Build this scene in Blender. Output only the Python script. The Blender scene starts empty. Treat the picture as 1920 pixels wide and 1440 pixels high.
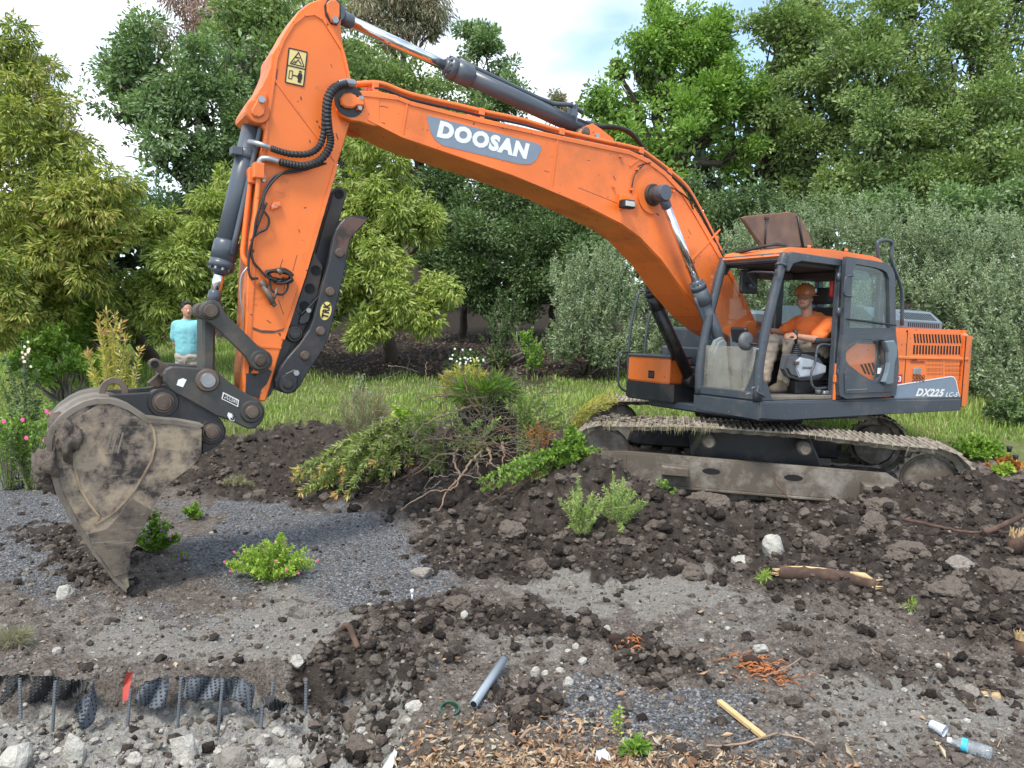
import bpy, bmesh, math, random
import numpy as np
from mathutils import Vector, Matrix, Euler
from mathutils.geometry import tessellate_polygon
R = math.radians
SC = bpy.context.scene
COL = SC.collection
random.seed(7)
RNG = np.random.default_rng(11)
# ------------------------------------------------------------------ camera
CAMH = 2.2
FPX = 1442.0                       # focal length in pixels of the 1920 px wide photograph
PITCH = math.atan((720 - 590) / FPX)
cam_d = bpy.data.cameras.new('camera'); cam = bpy.data.objects.new('camera', cam_d); COL.objects.link(cam)
cam.location = (0, 0, CAMH); cam.rotation_euler = (math.pi/2 - PITCH, 0, 0)
cam_d.sensor_width = 36; cam_d.lens = FPX / 1920 * 36; cam_d.clip_end = 2000; cam_d.clip_start = 0.05
SC.camera = cam
SC.cycles.transparent_max_bounces = 32
# ------------------------------------------------------------------ sky and sun
SUN_EL, SUN_AZ = 58, 205           # azimuth clockwise from +Y (the view direction)
w = bpy.data.worlds.new('World'); SC.world = w; w.use_nodes = True
nt = w.node_tree; nt.nodes.clear()
def wn(t, **k):
    n = nt.nodes.new(t)
    for a, b in k.items(): setattr(n, a, b)
    return n
out = wn('ShaderNodeOutputWorld'); bg = wn('ShaderNodeBackground')
sky = wn('ShaderNodeTexSky'); sky.sky_type = 'NISHITA'; sky.sun_disc = False
sky.sun_elevation = R(SUN_EL); sky.sun_rotation = R(SUN_AZ); sky.altitude = 50; sky.dust_density = 1.0
tc = wn('ShaderNodeTexCoord'); mp = wn('ShaderNodeMapping'); mp.inputs['Scale'].default_value = (1.0, 1.0, 2.2); mp.inputs['Location'].default_value = (0.33, 0.1, 0.2)
nz = wn('ShaderNodeTexNoise'); nz.inputs['Scale'].default_value = 2.1; nz.inputs['Detail'].default_value = 6; nz.inputs['Roughness'].default_value = 0.52
nz2 = wn('ShaderNodeTexNoise'); nz2.inputs['Scale'].default_value = 4.5; nz2.inputs['Detail'].default_value = 5
cr = wn('ShaderNodeValToRGB'); cr.color_ramp.elements[0].position = 0.42; cr.color_ramp.elements[1].position = 0.60
cr.color_ramp.elements[0].color = (0.10, 0.10, 0.10, 1)
cc = wn('ShaderNodeValToRGB'); cc.color_ramp.elements[0].position = 0.3; cc.color_ramp.elements[1].position = 0.68
cc.color_ramp.elements[0].color = (4.6, 5.2, 6.0, 1); cc.color_ramp.elements[1].color = (8.0, 8.3, 8.6, 1)
mx = wn('ShaderNodeMixRGB')
hs = wn('ShaderNodeMixRGB', blend_type='MULTIPLY'); hs.inputs[0].default_value = 1; hs.inputs[2].default_value = (1.25, 1.32, 1.3, 1)
L = nt.links.new
L(tc.outputs['Generated'], mp.inputs['Vector']); L(mp.outputs[0], nz.inputs['Vector']); L(mp.outputs[0], nz2.inputs['Vector'])
L(nz.outputs['Fac'], cr.inputs[0]); L(nz2.outputs['Fac'], cc.inputs[0])
L(sky.outputs[0], hs.inputs[1]); L(hs.outputs[0], mx.inputs[1]); L(cc.outputs[0], mx.inputs[2]); L(cr.outputs[0], mx.inputs[0])
L(mx.outputs[0], bg.inputs['Color']); bg.inputs['Strength'].default_value = 0.12; L(bg.outputs[0], out.inputs[0])
sd = bpy.data.lights.new('sun', 'SUN'); sun = bpy.data.objects.new('sun', sd); COL.objects.link(sun)
sd.energy = 2.0; sd.angle = R(14); sd.color = (1.0, 0.95, 0.86)
az = R(SUN_AZ); dv = Vector((math.sin(az)*math.cos(R(SUN_EL)), math.cos(az)*math.cos(R(SUN_EL)), math.sin(R(SUN_EL))))
sun.rotation_euler = dv.to_track_quat('Z', 'Y').to_euler(); sun.location = (0, 0, 30)
vs = SC.view_settings; vs.view_transform = 'Standard'; vs.look = 'None'; vs.gamma = 1; vs.exposure = 0.98; vs.use_curve_mapping = False
# ------------------------------------------------------------------ frames and back-projection onto real planes
def frame(yaw, pitch, roll=0.0):
    cy, sy = math.cos(yaw), math.sin(yaw)
    B = Matrix(((-cy, sy, 0), (-sy, -cy, 0), (0, 0, 1)))
    cp, sp = math.cos(pitch), math.sin(pitch); P = Matrix(((cp, 0, -sp), (0, 1, 0), (sp, 0, cp)))
    c, s = math.cos(roll), math.sin(roll); Q = Matrix(((1, 0, 0), (0, c, -s), (0, s, c)))
    return B @ P @ Q
T0 = Vector((3.06, 9.88, 0.0))
MU = frame(R(30.75), R(2.3)); MT = frame(R(-11.5), R(2.3), R(-0.5))
def ray(px, py):
    x = (px-960)/FPX; u = (720-py)/FPX
    return Vector((x, math.cos(PITCH)+u*math.sin(PITCH), -math.sin(PITCH)+u*math.cos(PITCH)))
def U(px, py, c, M=MU, ax=1):      # photograph point -> machine coordinates on the plane axis = c
    o = M.transposed() @ (Vector((0, 0, CAMH)) - T0); d = M.transposed() @ ray(px, py)
    return o + d * ((c - o[ax]) / d[ax])
def UX(px, py, c, M=MU): v = U(px, py, c, M); return (v.x, v.z)
def G(px, py, z=0.0):
    d = ray(px, py); t = (z - CAMH)/d.z
    return Vector((0, 0, CAMH)) + d*t
def W(px, py, Y):
    d = ray(px, py); return Vector((0, 0, CAMH)) + d*(Y/d.y)
# ------------------------------------------------------------------ numpy noise
def _h(i, j, k, s):
    n = (i*374761393 + j*668265263 + k*2147483647 + s*1274126177) & 0xffffffff
    n = ((n ^ (n >> 13)) * 1274126177) & 0xffffffff
    return ((n ^ (n >> 16)) & 0xffff) / 32767.5 - 1
def vnoise(p, s=0):
    p = np.asarray(p, float); i = np.floor(p).astype(np.int64); f = p - i; f = f*f*f*(f*(f*6-15)+10)
    r = 0
    for a in (0, 1):
        for b in (0, 1):
            for c in (0, 1):
                wgt = (f[..., 0] if a else 1-f[..., 0])*(f[..., 1] if b else 1-f[..., 1])*(f[..., 2] if c else 1-f[..., 2])
                r = r + wgt*_h(i[..., 0]+a, i[..., 1]+b, i[..., 2]+c, s)
    return r
def fbm(p, o=4, s=0, g=0.5):
    r = 0; a = 1.0
    p = np.asarray(p, float)
    for k in range(o): r = r + a*vnoise(p*(2.03**k)+k*7.3, s+k); a *= g
    return r
# ------------------------------------------------------------------ object helpers
def tag(o, label=None, cat=None, group=None, kind=None):
    if label: o['label'] = label
    if cat: o['category'] = cat
    if group: o['group'] = group
    if kind: o['kind'] = kind
    return o
def empty(name, loc, label, cat, group=None, rz=0):
    o = bpy.data.objects.new(name, None); COL.objects.link(o); o.location = loc; o.rotation_euler = (0, 0, rz); o.empty_display_size = .1
    return tag(o, label, cat, group)
def link(name, me, parent=None, M=None, loc=None):
    o = bpy.data.objects.new(name, me); COL.objects.link(o)
    if parent: o.parent = parent
    if M is not None: o.rotation_euler = M.to_euler()
    if loc is not None: o.location = loc
    return o
def npmesh(name, V, F, mats, mi=None, smooth=False, attrs=None):
    me = bpy.data.meshes.new(name); V = np.asarray(V, np.float32); F = np.asarray(F, np.int32)
    k = F.shape[1]
    me.vertices.add(len(V)); me.vertices.foreach_set('co', V.ravel())
    me.loops.add(F.size); me.loops.foreach_set('vertex_index', F.ravel())
    me.polygons.add(len(F)); me.polygons.foreach_set('loop_start', np.arange(0, F.size, k, dtype=np.int32))
    me.polygons.foreach_set('loop_total', np.full(len(F), k, np.int32))
    for m in (mats if isinstance(mats, (list, tuple)) else [mats]): me.materials.append(m)
    if mi is not None: me.polygons.foreach_set('material_index', np.asarray(mi, np.int32))
    me.polygons.foreach_set('use_smooth', np.full(len(F), bool(smooth)))
    for an, av in (attrs or {}).items():
        a = me.attributes.new(an, 'FLOAT', 'POINT'); a.data.foreach_set('value', np.asarray(av, np.float32))
    me.update(calc_edges=True); me.validate()
    return me
def frame_of(d):
    d = Vector(d).normalized(); a = Vector((0, 0, 1)) if abs(d.z) < .95 else Vector((1, 0, 0))
    u = d.cross(a).normalized(); return u, d.cross(u).normalized()
class MB:
    def __init__(s): s.bm = bmesh.new(); s.mats = []
    def _m(s, m):
        if m is None: return 0
        if m not in s.mats: s.mats.append(m)
        return s.mats.index(m)
    def poly(s, vs, m=None, smooth=False):
        f = s.bm.faces.new(vs); f.material_index = s._m(m); f.smooth = smooth; return f
    def box(s, a, b, m=None, bev=0.0, rot=None, seg=1):
        c = [(a[i]+b[i])/2 for i in range(3)]; h = [abs(b[i]-a[i])/2 for i in range(3)]
        bm = bmesh.new(); bmesh.ops.create_cube(bm, size=1)
        bmesh.ops.scale(bm, vec=[2*x for x in h], verts=bm.verts)
        if bev > 0: bmesh.ops.bevel(bm, geom=bm.edges[:], offset=min(bev, min(h)*.9), segments=seg, affect='EDGES', profile=.5)
        if rot is not None: bmesh.ops.rotate(bm, cent=(0, 0, 0), matrix=rot, verts=bm.verts)
        bmesh.ops.translate(bm, vec=c, verts=bm.verts); s.merge(bm, m); return s
    def merge(s, bm, m=None, smooth=None):
        i = s._m(m); me = bpy.data.meshes.new('tmp')
        for f in bm.faces:
            f.material_index = i
            if smooth is not None: f.smooth = smooth
        bm.to_mesh(me); bm.free(); s.bm.from_mesh(me); bpy.data.meshes.remove(me)
    def prism(s, pts, y0, y1, m=None, bev=0.0, axis='y', seg=1, smooth=False):
        """outline in the (x,z) plane pushed from y0 to y1 (axis x: outline is (y,z))"""
        bm = bmesh.new()
        P = (lambda p, t: (p[0], t, p[1])) if axis == 'y' else ((lambda p, t: (t, p[0], p[1])) if axis == 'x' else (lambda p, t: (p[0], p[1], t)))
        A = [bm.verts.new(P(p, y0)) for p in pts]; B = [bm.verts.new(P(p, y1)) for p in pts]
        n = len(pts)
        fa = bm.faces.new(A); fb = bm.faces.new(B[::-1])
        sides = [bm.faces.new((A[i], B[i], B[(i+1) % n], A[(i+1) % n])) for i in range(n)]
        for f in sides: f.smooth = smooth
        bmesh.ops.recalc_face_normals(bm, faces=bm.faces)
        if bev > 0:
            es = list(fa.edges)+list(fb.edges)
            bmesh.ops.bevel(bm, geom=es, offset=bev, segments=seg, affect='EDGES', clamp_overlap=True)
        bmesh.ops.triangulate(bm, faces=[f for f in bm.faces if len(f.verts) > 4])
        s.merge(bm, m); return s
    def tube(s, path, r, n=8, m=None, cap=True, smooth=True, close=False):
        pts = [Vector(p) for p in path]; rs = r if isinstance(r, (list, tuple)) else [r]*len(pts)
        rings = []; u = None; N = len(pts)
        for i, p in enumerate(pts):
            if close: d = (pts[(i+1) % N]-pts[i-1])
            else: d = (pts[min(i+1, N-1)]-pts[max(i-1, 0)])
            d.normalize()
            if u is None: u, v = frame_of(d)
            else:
                u = (u - d*u.dot(d)).normalized()
            v = d.cross(u)
            rings.append([s.bm.verts.new(p+(u*math.cos(2*math.pi*k/n)+v*math.sin(2*math.pi*k/n))*rs[i]) for k in range(n)])
        for i in range(N if close else N-1):
            a, b = rings[i], rings[(i+1) % N]
            for k in range(n): s.poly((a[k], a[(k+1) % n], b[(k+1) % n], b[k]), m, smooth)
        if cap and not close:
            s.poly(rings[0][::-1], m); s.poly(rings[-1], m)
        return s
    def cyl(s, p0, p1, r, n=20, m=None, r1=None, chamf=0.0):
        p0, p1 = Vector(p0), Vector(p1); d = (p1-p0).normalized(); r1 = r if r1 is None else r1
        if chamf > 0: return s.tube2([p0, p0+d*.0001, p0+d*chamf, p1-d*chamf, p1-d*.0001, p1], [r-chamf, r-chamf, r, r1, r1-chamf, r1-chamf], n, m)
        return s.tube2([p0, p1], [r, r1], n, m)
    def tube2(s, pts, rs, n, m):
        pts = [Vector(p) for p in pts]; d = (pts[-1]-pts[0]).normalized(); u, v = frame_of(d)
        rings = [[s.bm.verts.new(p+(u*math.cos(2*math.pi*k/n)+v*math.sin(2*math.pi*k/n))*r) for k in range(n)] for p, r in zip(pts, rs)]
        for a, b in zip(rings, rings[1:]):
            for k in range(n): s.poly((a[k], a[(k+1) % n], b[(k+1) % n], b[k]), m, n > 8)
        s.poly(rings[0][::-1], m); s.poly(rings[-1], m)
        return s
    def ring(s, c, axis, r_in, r_out, t, n=20, m=None):
        """washer: centre c, thickness t along axis"""
        d = Vector(axis).normalized(); u, v = frame_of(d); c = Vector(c)
        def rg(r, o): return [s.bm.verts.new(c+d*o+(u*math.cos(2*math.pi*k/n)+v*math.sin(2*math.pi*k/n))*r) for k in range(n)]
        a, b, e, f = rg(r_out, 0), rg(r_out, t), rg(r_in, t), rg(r_in, 0)
        for x, y in ((a, b), (b, e), (e, f), (f, a)):
            for k in range(n): s.poly((x[k], x[(k+1) % n], y[(k+1) % n], y[k]), m)
        return s
    def build(s, name, m, parent=None, M=None, loc=None, label=None, smooth_all=False, autosmooth=True):
        me = bpy.data.meshes.new(name); bmesh.ops.recalc_face_normals(s.bm, faces=s.bm.faces)
        s.bm.to_mesh(me); s.bm.free()
        if s.mats and any(x is not None for x in s.mats):
            for x in s.mats: me.materials.append(x)
        else: me.materials.append(m)
        if smooth_all: me.polygons.foreach_set('use_smooth', np.ones(len(me.polygons), bool))
        o = link(name, me, parent, M, loc)
        if label: o['label'] = label
        return o
def rrect(x0, z0, x1, z1, r, n=4):
    o = []
    for cx, cz, a0 in ((x1-r, z1-r, 0), (x0+r, z1-r, 90), (x0+r, z0+r, 180), (x1-r, z0+r, 270)):
        for k in range(n+1):
            a = R(a0+90*k/n); o.append((cx+r*math.cos(a), cz+r*math.sin(a)))
    return o
def spline(pts, n=8):
    """Catmull-Rom through the points"""
    P = [Vector(p) for p in pts]; P = [2*P[0]-P[1]]+P+[2*P[-1]-P[-2]]; o = []
    for i in range(1, len(P)-2):
        for k in range(n):
            t = k/n; a, b, c, d = P[i-1], P[i], P[i+1], P[i+2]
            o.append(.5*((2*b)+(c-a)*t+(2*a-5*b+4*c-d)*t*t+(3*b-a-3*c+d)*t**3))
    o.append(P[-2]); return o
def copy_tree(o, parent=None):
    c = o.copy(); COL.objects.link(c); c.parent = parent
    for ch in list(o.children): copy_tree(ch, c)
    return c
# ------------------------------------------------------------------ materials
MATS = {}
def new_mat(name):
    m = bpy.data.materials.new(name); m.use_nodes = True; nt = m.node_tree; b = nt.nodes['Principled BSDF']; MATS[name] = m
    return m, nt, b
def N(nt, t, ins=None, **k):
    n = nt.nodes.new(t)
    for a, b in k.items(): setattr(n, a, b)
    for a, b in (ins or {}).items():
        if isinstance(b, bpy.types.NodeSocket): nt.links.new(b, n.inputs[a])
        else: n.inputs[a].default_value = b
    return n
def c4(c): return (c[0], c[1], c[2], 1)
def ramp(nt, fac, stops):
    n = nt.nodes.new('ShaderNodeValToRGB'); e = n.color_ramp.elements
    while len(e) < len(stops): e.new(.5)
    for i, (p, c) in enumerate(stops): e[i].position = p; e[i].color = c4(c) if not isinstance(c, (int, float)) else (c, c, c, 1)
    nt.links.new(fac, n.inputs[0]); return n.outputs[0]
def noise(nt, scale, detail=4, rough=.55, coord='Object', vec=None, dist=0.0):
    n = nt.nodes.new('ShaderNodeTexNoise'); n.inputs['Scale'].default_value = scale; n.inputs['Detail'].default_value = detail
    n.inputs['Roughness'].default_value = rough; n.inputs['Distortion'].default_value = dist
    if vec is None:
        t = nt.nodes.new('ShaderNodeTexCoord'); vec = t.outputs[coord]
    nt.links.new(vec, n.inputs['Vector']); return n.outputs['Fac']
def mixc(nt, fac, a, b, mode='MIX'):
    n = nt.nodes.new('ShaderNodeMixRGB'); n.blend_type = mode
    for i, x in ((0, fac), (1, a), (2, b)):
        if isinstance(x, bpy.types.NodeSocket): nt.links.new(x, n.inputs[i])
        elif isinstance(x, (int, float)): n.inputs[i].default_value = x if i == 0 else (x, x, x, 1)
        else: n.inputs[i].default_value = c4(x)
    return n.outputs[0]
def bump(nt, b, h, strength=.3, dist=.02):
    n = nt.nodes.new('ShaderNodeBump'); n.inputs['Strength'].default_value = strength; n.inputs['Distance'].default_value = dist
    nt.links.new(h, n.inputs['Height']); nt.links.new(n.outputs[0], b.inputs['Normal'])
def worn(name, base, dirt=(.13, .10, .075), amt=(.52, .72), rough=.45, metal=0.0, scale=2.2, fine=26, var=.12, bmp=.12, spots=None, dirtmax=.8):
    """paint or steel with soft colour drift and dirt/wear patches"""
    m, nt, b = new_mat(name)
    n1 = noise(nt, scale, 7, .62); n2 = noise(nt, fine, 5, .7); n3 = noise(nt, scale*.45, 3)
    lo = tuple(x*(1-var) for x in base); hi = tuple(min(1, x*(1+var)) for x in base)
    c = ramp(nt, n3, [(.3, lo), (.7, hi)])
    f = ramp(nt, N(nt, 'ShaderNodeMath', {0: n1, 1: N(nt, 'ShaderNodeMath', {0: n2, 1: .22}, operation='MULTIPLY').outputs[0]}, operation='ADD').outputs[0], [(amt[0]+.08, 0.0), (amt[1]+.08, dirtmax)])
    c = mixc(nt, f, c, dirt)
    if spots:
        s = ramp(nt, noise(nt, spots[0], 2, .5), [(spots[1], 0.0), (spots[1]+.03, 1.0)]); c = mixc(nt, s, c, spots[2])
    nt.links.new(c, b.inputs['Base Color']); b.inputs['Metallic'].default_value = metal
    rr = ramp(nt, f, [(0, rough), (1, min(1, rough+.4))]); nt.links.new(rr, b.inputs['Roughness'])
    if bmp: bump(nt, b, n2, bmp, .004)
    return m
def plain(name, base, rough=.5, metal=0.0, var=.15, scale=8, bmp=0.0, alpha=None, trans=0.0):
    m, nt, b = new_mat(name)
    n = noise(nt, scale, 4); c = ramp(nt, n, [(.3, tuple(x*(1-var) for x in base)), (.7, tuple(min(1, x*(1+var)) for x in base))])
    nt.links.new(c, b.inputs['Base Color']); b.inputs['Roughness'].default_value = rough; b.inputs['Metallic'].default_value = metal
    if bmp: bump(nt, b, noise(nt, scale*6, 4), bmp, .004)
    if alpha is not None: b.inputs['Alpha'].default_value = alpha
    if trans: b.inputs['Transmission Weight'].default_value = trans
    return m
def glass(name, tint=(.8, .9, .9), alpha=.25, rough=.03, dirt=None):
    m, nt, b = new_mat(name); nt.nodes.remove(b)
    tr = N(nt, 'ShaderNodeBsdfTransparent', {'Color': c4(tint)}); gl = N(nt, 'ShaderNodeBsdfGlossy', {'Color': (1, 1, 1, 1), 'Roughness': rough})
    lw = N(nt, 'ShaderNodeLayerWeight', {'Blend': .5}); fr = N(nt, 'ShaderNodeMapRange', {0: N(nt, 'ShaderNodeMath', {0: lw.outputs['Facing'], 1: 4.0}, operation='POWER').outputs[0], 3: .035, 4: .55}); mx = N(nt, 'ShaderNodeMixShader', {0: fr.outputs[0], 1: tr.outputs[0], 2: gl.outputs[0]}); o = mx.outputs[0]
    if dirt:
        df = N(nt, 'ShaderNodeBsdfDiffuse', {'Color': c4(dirt[0])}); f = ramp(nt, noise(nt, dirt[3] if len(dirt) > 3 else 9, 6, .65), [(.35, dirt[1]), (.7, dirt[2])])
        o = N(nt, 'ShaderNodeMixShader', {0: f, 1: o, 2: df.outputs[0]}).outputs[0]
    nt.links.new(o, nt.nodes['Material Output'].inputs[0]); return m
def leaf_mat(name, cols, trans=.35, rough=.5, clump=1.2):
    """leaf colour varies leaf by leaf and clump by clump"""
    m, nt, b = new_mat(name)
    g = nt.nodes.new('ShaderNodeNewGeometry'); n = noise(nt, clump, 3)
    v = N(nt, 'ShaderNodeMath', {0: g.outputs['Random Per Island'], 1: .55}, operation='MULTIPLY').outputs[0]
    v2 = N(nt, 'ShaderNodeMath', {0: n, 1: .75}, operation='MULTIPLY').outputs[0]
    s = N(nt, 'ShaderNodeMath', {0: v, 1: v2}, operation='ADD').outputs[0]
    k = len(cols); c = ramp(nt, s, [(.25+.65*i/(k-1), cols[i]) for i in range(k)])
    nt.links.new(c, b.inputs['Base Color']); b.inputs['Roughness'].default_value = rough
    tl = N(nt, 'ShaderNodeBsdfTranslucent', {'Color': mixc(nt, 1.0, c, (1.0, 1.15, .6), 'MULTIPLY')})
    mx = N(nt, 'ShaderNodeMixShader', {0: trans, 1: b.outputs[0], 2: tl.outputs[0]})
    nt.links.new(mx.outputs[0], nt.nodes['Material Output'].inputs[0]); return m
ORANGE = worn('orange_paint', (.80, .180, .032), dirt=(.34, .12, .05), amt=(.52, .80), rough=.38, scale=1.9, fine=40, dirtmax=.62, spots=(22, .70, (.10, .05, .03)), var=.17)
ORANGE_W = worn('orange_paint_worn', (.80, .180, .030), dirt=(.20, .07, .03), amt=(.60, .72), rough=.4, scale=2.6, dirtmax=.7, spots=(16, .72, (.05, .03, .02)))
ORANGE_D = worn('orange_inner', (.55, .15, .04), dirt=(.2, .1, .05), amt=(.5, .7), rough=.5)
GREY = worn('charcoal_paint', (.050, .061, .076), dirt=(.20, .17, .13), amt=(.56, .80), rough=.36, dirtmax=.5, spots=(60, .72, (.45, .42, .36)))
CYLP = worn('cylinder_paint', (.075, .09, .11), dirt=(.16, .14, .12), amt=(.58, .8), rough=.32, dirtmax=.5)
HOODG = worn('hood_paint', (.13, .17, .20), dirt=(.2, .18, .15), amt=(.6, .8), rough=.4, dirtmax=.4)
STEEL = worn('black_steel', (.022, .023, .026), dirt=(.10, .075, .055), amt=(.52, .74), rough=.42, dirtmax=.8, scale=3)
COUPL = worn('coupler_steel', (.045, .045, .042), dirt=(.12, .10, .075), amt=(.50, .74), rough=.5, dirtmax=.8, scale=3)
RUST = worn('rusty_steel', (.12, .065, .05), dirt=(.035, .03, .03), amt=(.48, .6), rough=.6, scale=3)
PIN = worn('pin_steel', (.16, .12, .095), dirt=(.07, .05, .04), amt=(.5, .7), rough=.5, metal=.4)
CHROME = plain('chrome_rod', (.75, .76, .78), rough=.12, metal=1.0, var=.04)
RUBBER = plain('black_rubber', (.018, .018, .02), rough=.55, var=.3, scale=20)
BOLT = plain('zinc_bolt', (.35, .36, .37), rough=.4, metal=.7)
MUD = None
WHITE = plain('white_decal', (.78, .78, .76), rough=.5, var=.05)
DECG = plain('grey_decal', (.20, .25, .31), rough=.5, var=.05)
YEL = plain('yellow_decal', (.70, .55, .22), rough=.5, var=.06)
BLACK = plain('black_print', (.012, .012, .012), rough=.5)
RED = plain('red_decal', (.45, .01, .02), rough=.5)
DARKIN = plain('dark_opening', (.006, .006, .007), rough=.8)
def text_mesh(txt, bold=0.0, shear=0.0, depth=0.0, spacing=1.0):
    cu = bpy.data.curves.new('txt', 'FONT'); cu.body = txt; cu.offset = bold; cu.shear = shear; cu.extrude = depth; cu.space_character = spacing; cu.resolution_u = 3
    o = bpy.data.objects.new('txt', cu); COL.objects.link(o); bpy.context.view_layer.update()
    dg = bpy.context.evaluated_depsgraph_get(); me = bpy.data.meshes.new_from_object(o.evaluated_get(dg)); bpy.data.objects.remove(o); bpy.data.curves.remove(cu)
    co = np.empty(len(me.vertices)*3, np.float32); me.vertices.foreach_get('co', co); co = co.reshape(-1, 3)
    co[:, 0] -= co[:, 0].min(); co[:, 1] -= co[:, 1].min(); sz = co.max(0); co[:, 0] /= sz[0]; co[:, 1] /= sz[1]
    return me, co
def lettering(txt, p0, p1, height, yc, m, parent, name='lettering', bold=.03, shear=0.0, M=MU, off=.003, up=None, root=False):
    """letters lying on the machine plane y = yc, baseline from photograph point p0 to p1"""
    me, co = text_mesh(txt, bold, shear, spacing=1+bold*2.4)
    a, b = U(*p0, yc, M), U(*p1, yc, M); ex = b-a; ez = Vector((ex.z, 0, -ex.x)).normalized()
    V = np.array(a)[None]+co[:, :1]*np.array(ex)[None]+co[:, 1:2]*np.array(ez)[None]*height+np.array([0, off, 0])[None]
    me.vertices.foreach_set('co', V.astype(np.float32).ravel()); me.materials.clear(); me.materials.append(m); me.update(); me.name = name
    return link(name, me, parent, M if root else None)
# ================================================================== GROUND
def sstep(x, a, b):
    t = np.clip((x-a)/(b-a), 0, 1); return t*t*(3-2*t)
def gpix(X, Y):
    """where a point of the flat ground lies in the photograph's map of the plot"""
    Y = np.maximum(Y, .5); x = X; z = -CAMH; c, s = math.cos(PITCH), math.sin(PITCH)
    d = Y*c - z*s; u = Y*s + z*c
    return 960+FPX*x/d, 720-FPX*u/d
def blobs(px, py, L, soft=.45):
    r = np.zeros_like(px)
    for b in L:
        q = ((px-b[0])/b[2])**2+((py-b[1])/b[3])**2
        r = np.maximum(r, (b[4] if len(b) > 4 else 1)*(1-sstep(q, 1-soft, 1+soft)))
    return r
SOIL = [(1400, 990, 600, 100), (1000, 985, 210, 100), (620, 880, 350, 75), (900, 900, 280, 90), (1090, 1050, 290, 52), (820, 1190, 140, 55, .8), (690, 1275, 130, 55, .9),
        (1000, 1190, 150, 40, .8), (640, 1310, 80, 60), (1720, 1045, 400, 86), (1880, 1110, 170, 90), (1200, 1232, 90, 20, .8), (985, 1320, 75, 28), (190, 1060, 70, 50),
        (1720, 1265, 200, 24, .5), (1520, 1180, 160, 16, .4), (560, 838, 300, 34, .85), (950, 830, 200, 40, .9), (1250, 820, 330, 90, .7), (120, 1010, 110, 16, .8), (1500, 800, 400, 60, .5)]
GRAV = [(40, 960, 230, 130), (100, 1060, 120, 60), (560, 985, 190, 42), (730, 1090, 170, 60), (470, 1040, 150, 55, .8), (1230, 1335, 200, 58), (1390, 1345, 85, 42), (690, 1050, 180, 60, .9),
        (1000, 1330, 100, 50, .5), (330, 1150, 200, 30, .4)]
DUST = [(470, 1175, 300, 34), (380, 1215, 240, 34), (1200, 1118, 230, 26, .85), (1450, 1165, 200, 26, .5), (1300, 1200, 160, 20, .4), (1010, 1220, 130, 40, .5), (1270, 1110, 120, 20), (1750, 1345, 220, 70, .8), (600, 1110, 130, 25, .7), (1540, 1300, 200, 40, .4), (760, 1320, 60, 20, .6), (180, 1160, 140, 30, .5)]
RUBB = [(210, 1400, 330, 62), (560, 1400, 130, 50, .7), (470, 1225, 90, 26, .9), (60, 1360, 120, 30)]
PROF_Y = [0, 3.5, 8, 10.5, 12, 16, 20, 30, 60, 200, 900]; PROF_Z = [0, 0, 0, .04, .42, 1.08, 1.5, 2.3, 4, 9, 12]
MOUND = [(4.05, 7.95, .32, .28, .05), (4.75, 7.85, .35, .25, .12), (.75, 8.2, .35, .35, .16), (1.0, 8.05, .55, .40, .30), (4.7, 7.85, .8, .30, .16), (2.2, 7.75, 2.0, .42, .20), (5.0, 7.9, 1.2, .40, .20), (0.6, 8.0, .8, .6, .26), (-.35, 9.5, .62, .48, .80), (-.5, 9.3, 1.3, .7, .28), (.6, 9.3, .6, .6, .30), (6.2, 7.6, .9, .6, .22), (3.9, 7.5, .6, .4, .10),
         (4.6, 6.7, .8, .4, .12), (1.5, 6.9, .6, .35, .10), (2.9, 7.1, .7, .3, .08), (-1.0, 5.0, .5, .35, .05), (-.75, 4.45, .35, .22, .06), (-.1, 5.3, .5, .3, .06), (5.4, 6.1, .9, .4, .14), (-3.6, 10.6, 1.4, .6, .03), (-1.9, 10.4, 1.2, .6, .12), (-3.3, 5.7, .5, .3, .05), (-3.9, 10.9, 2.5, .5, .03)]
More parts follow.
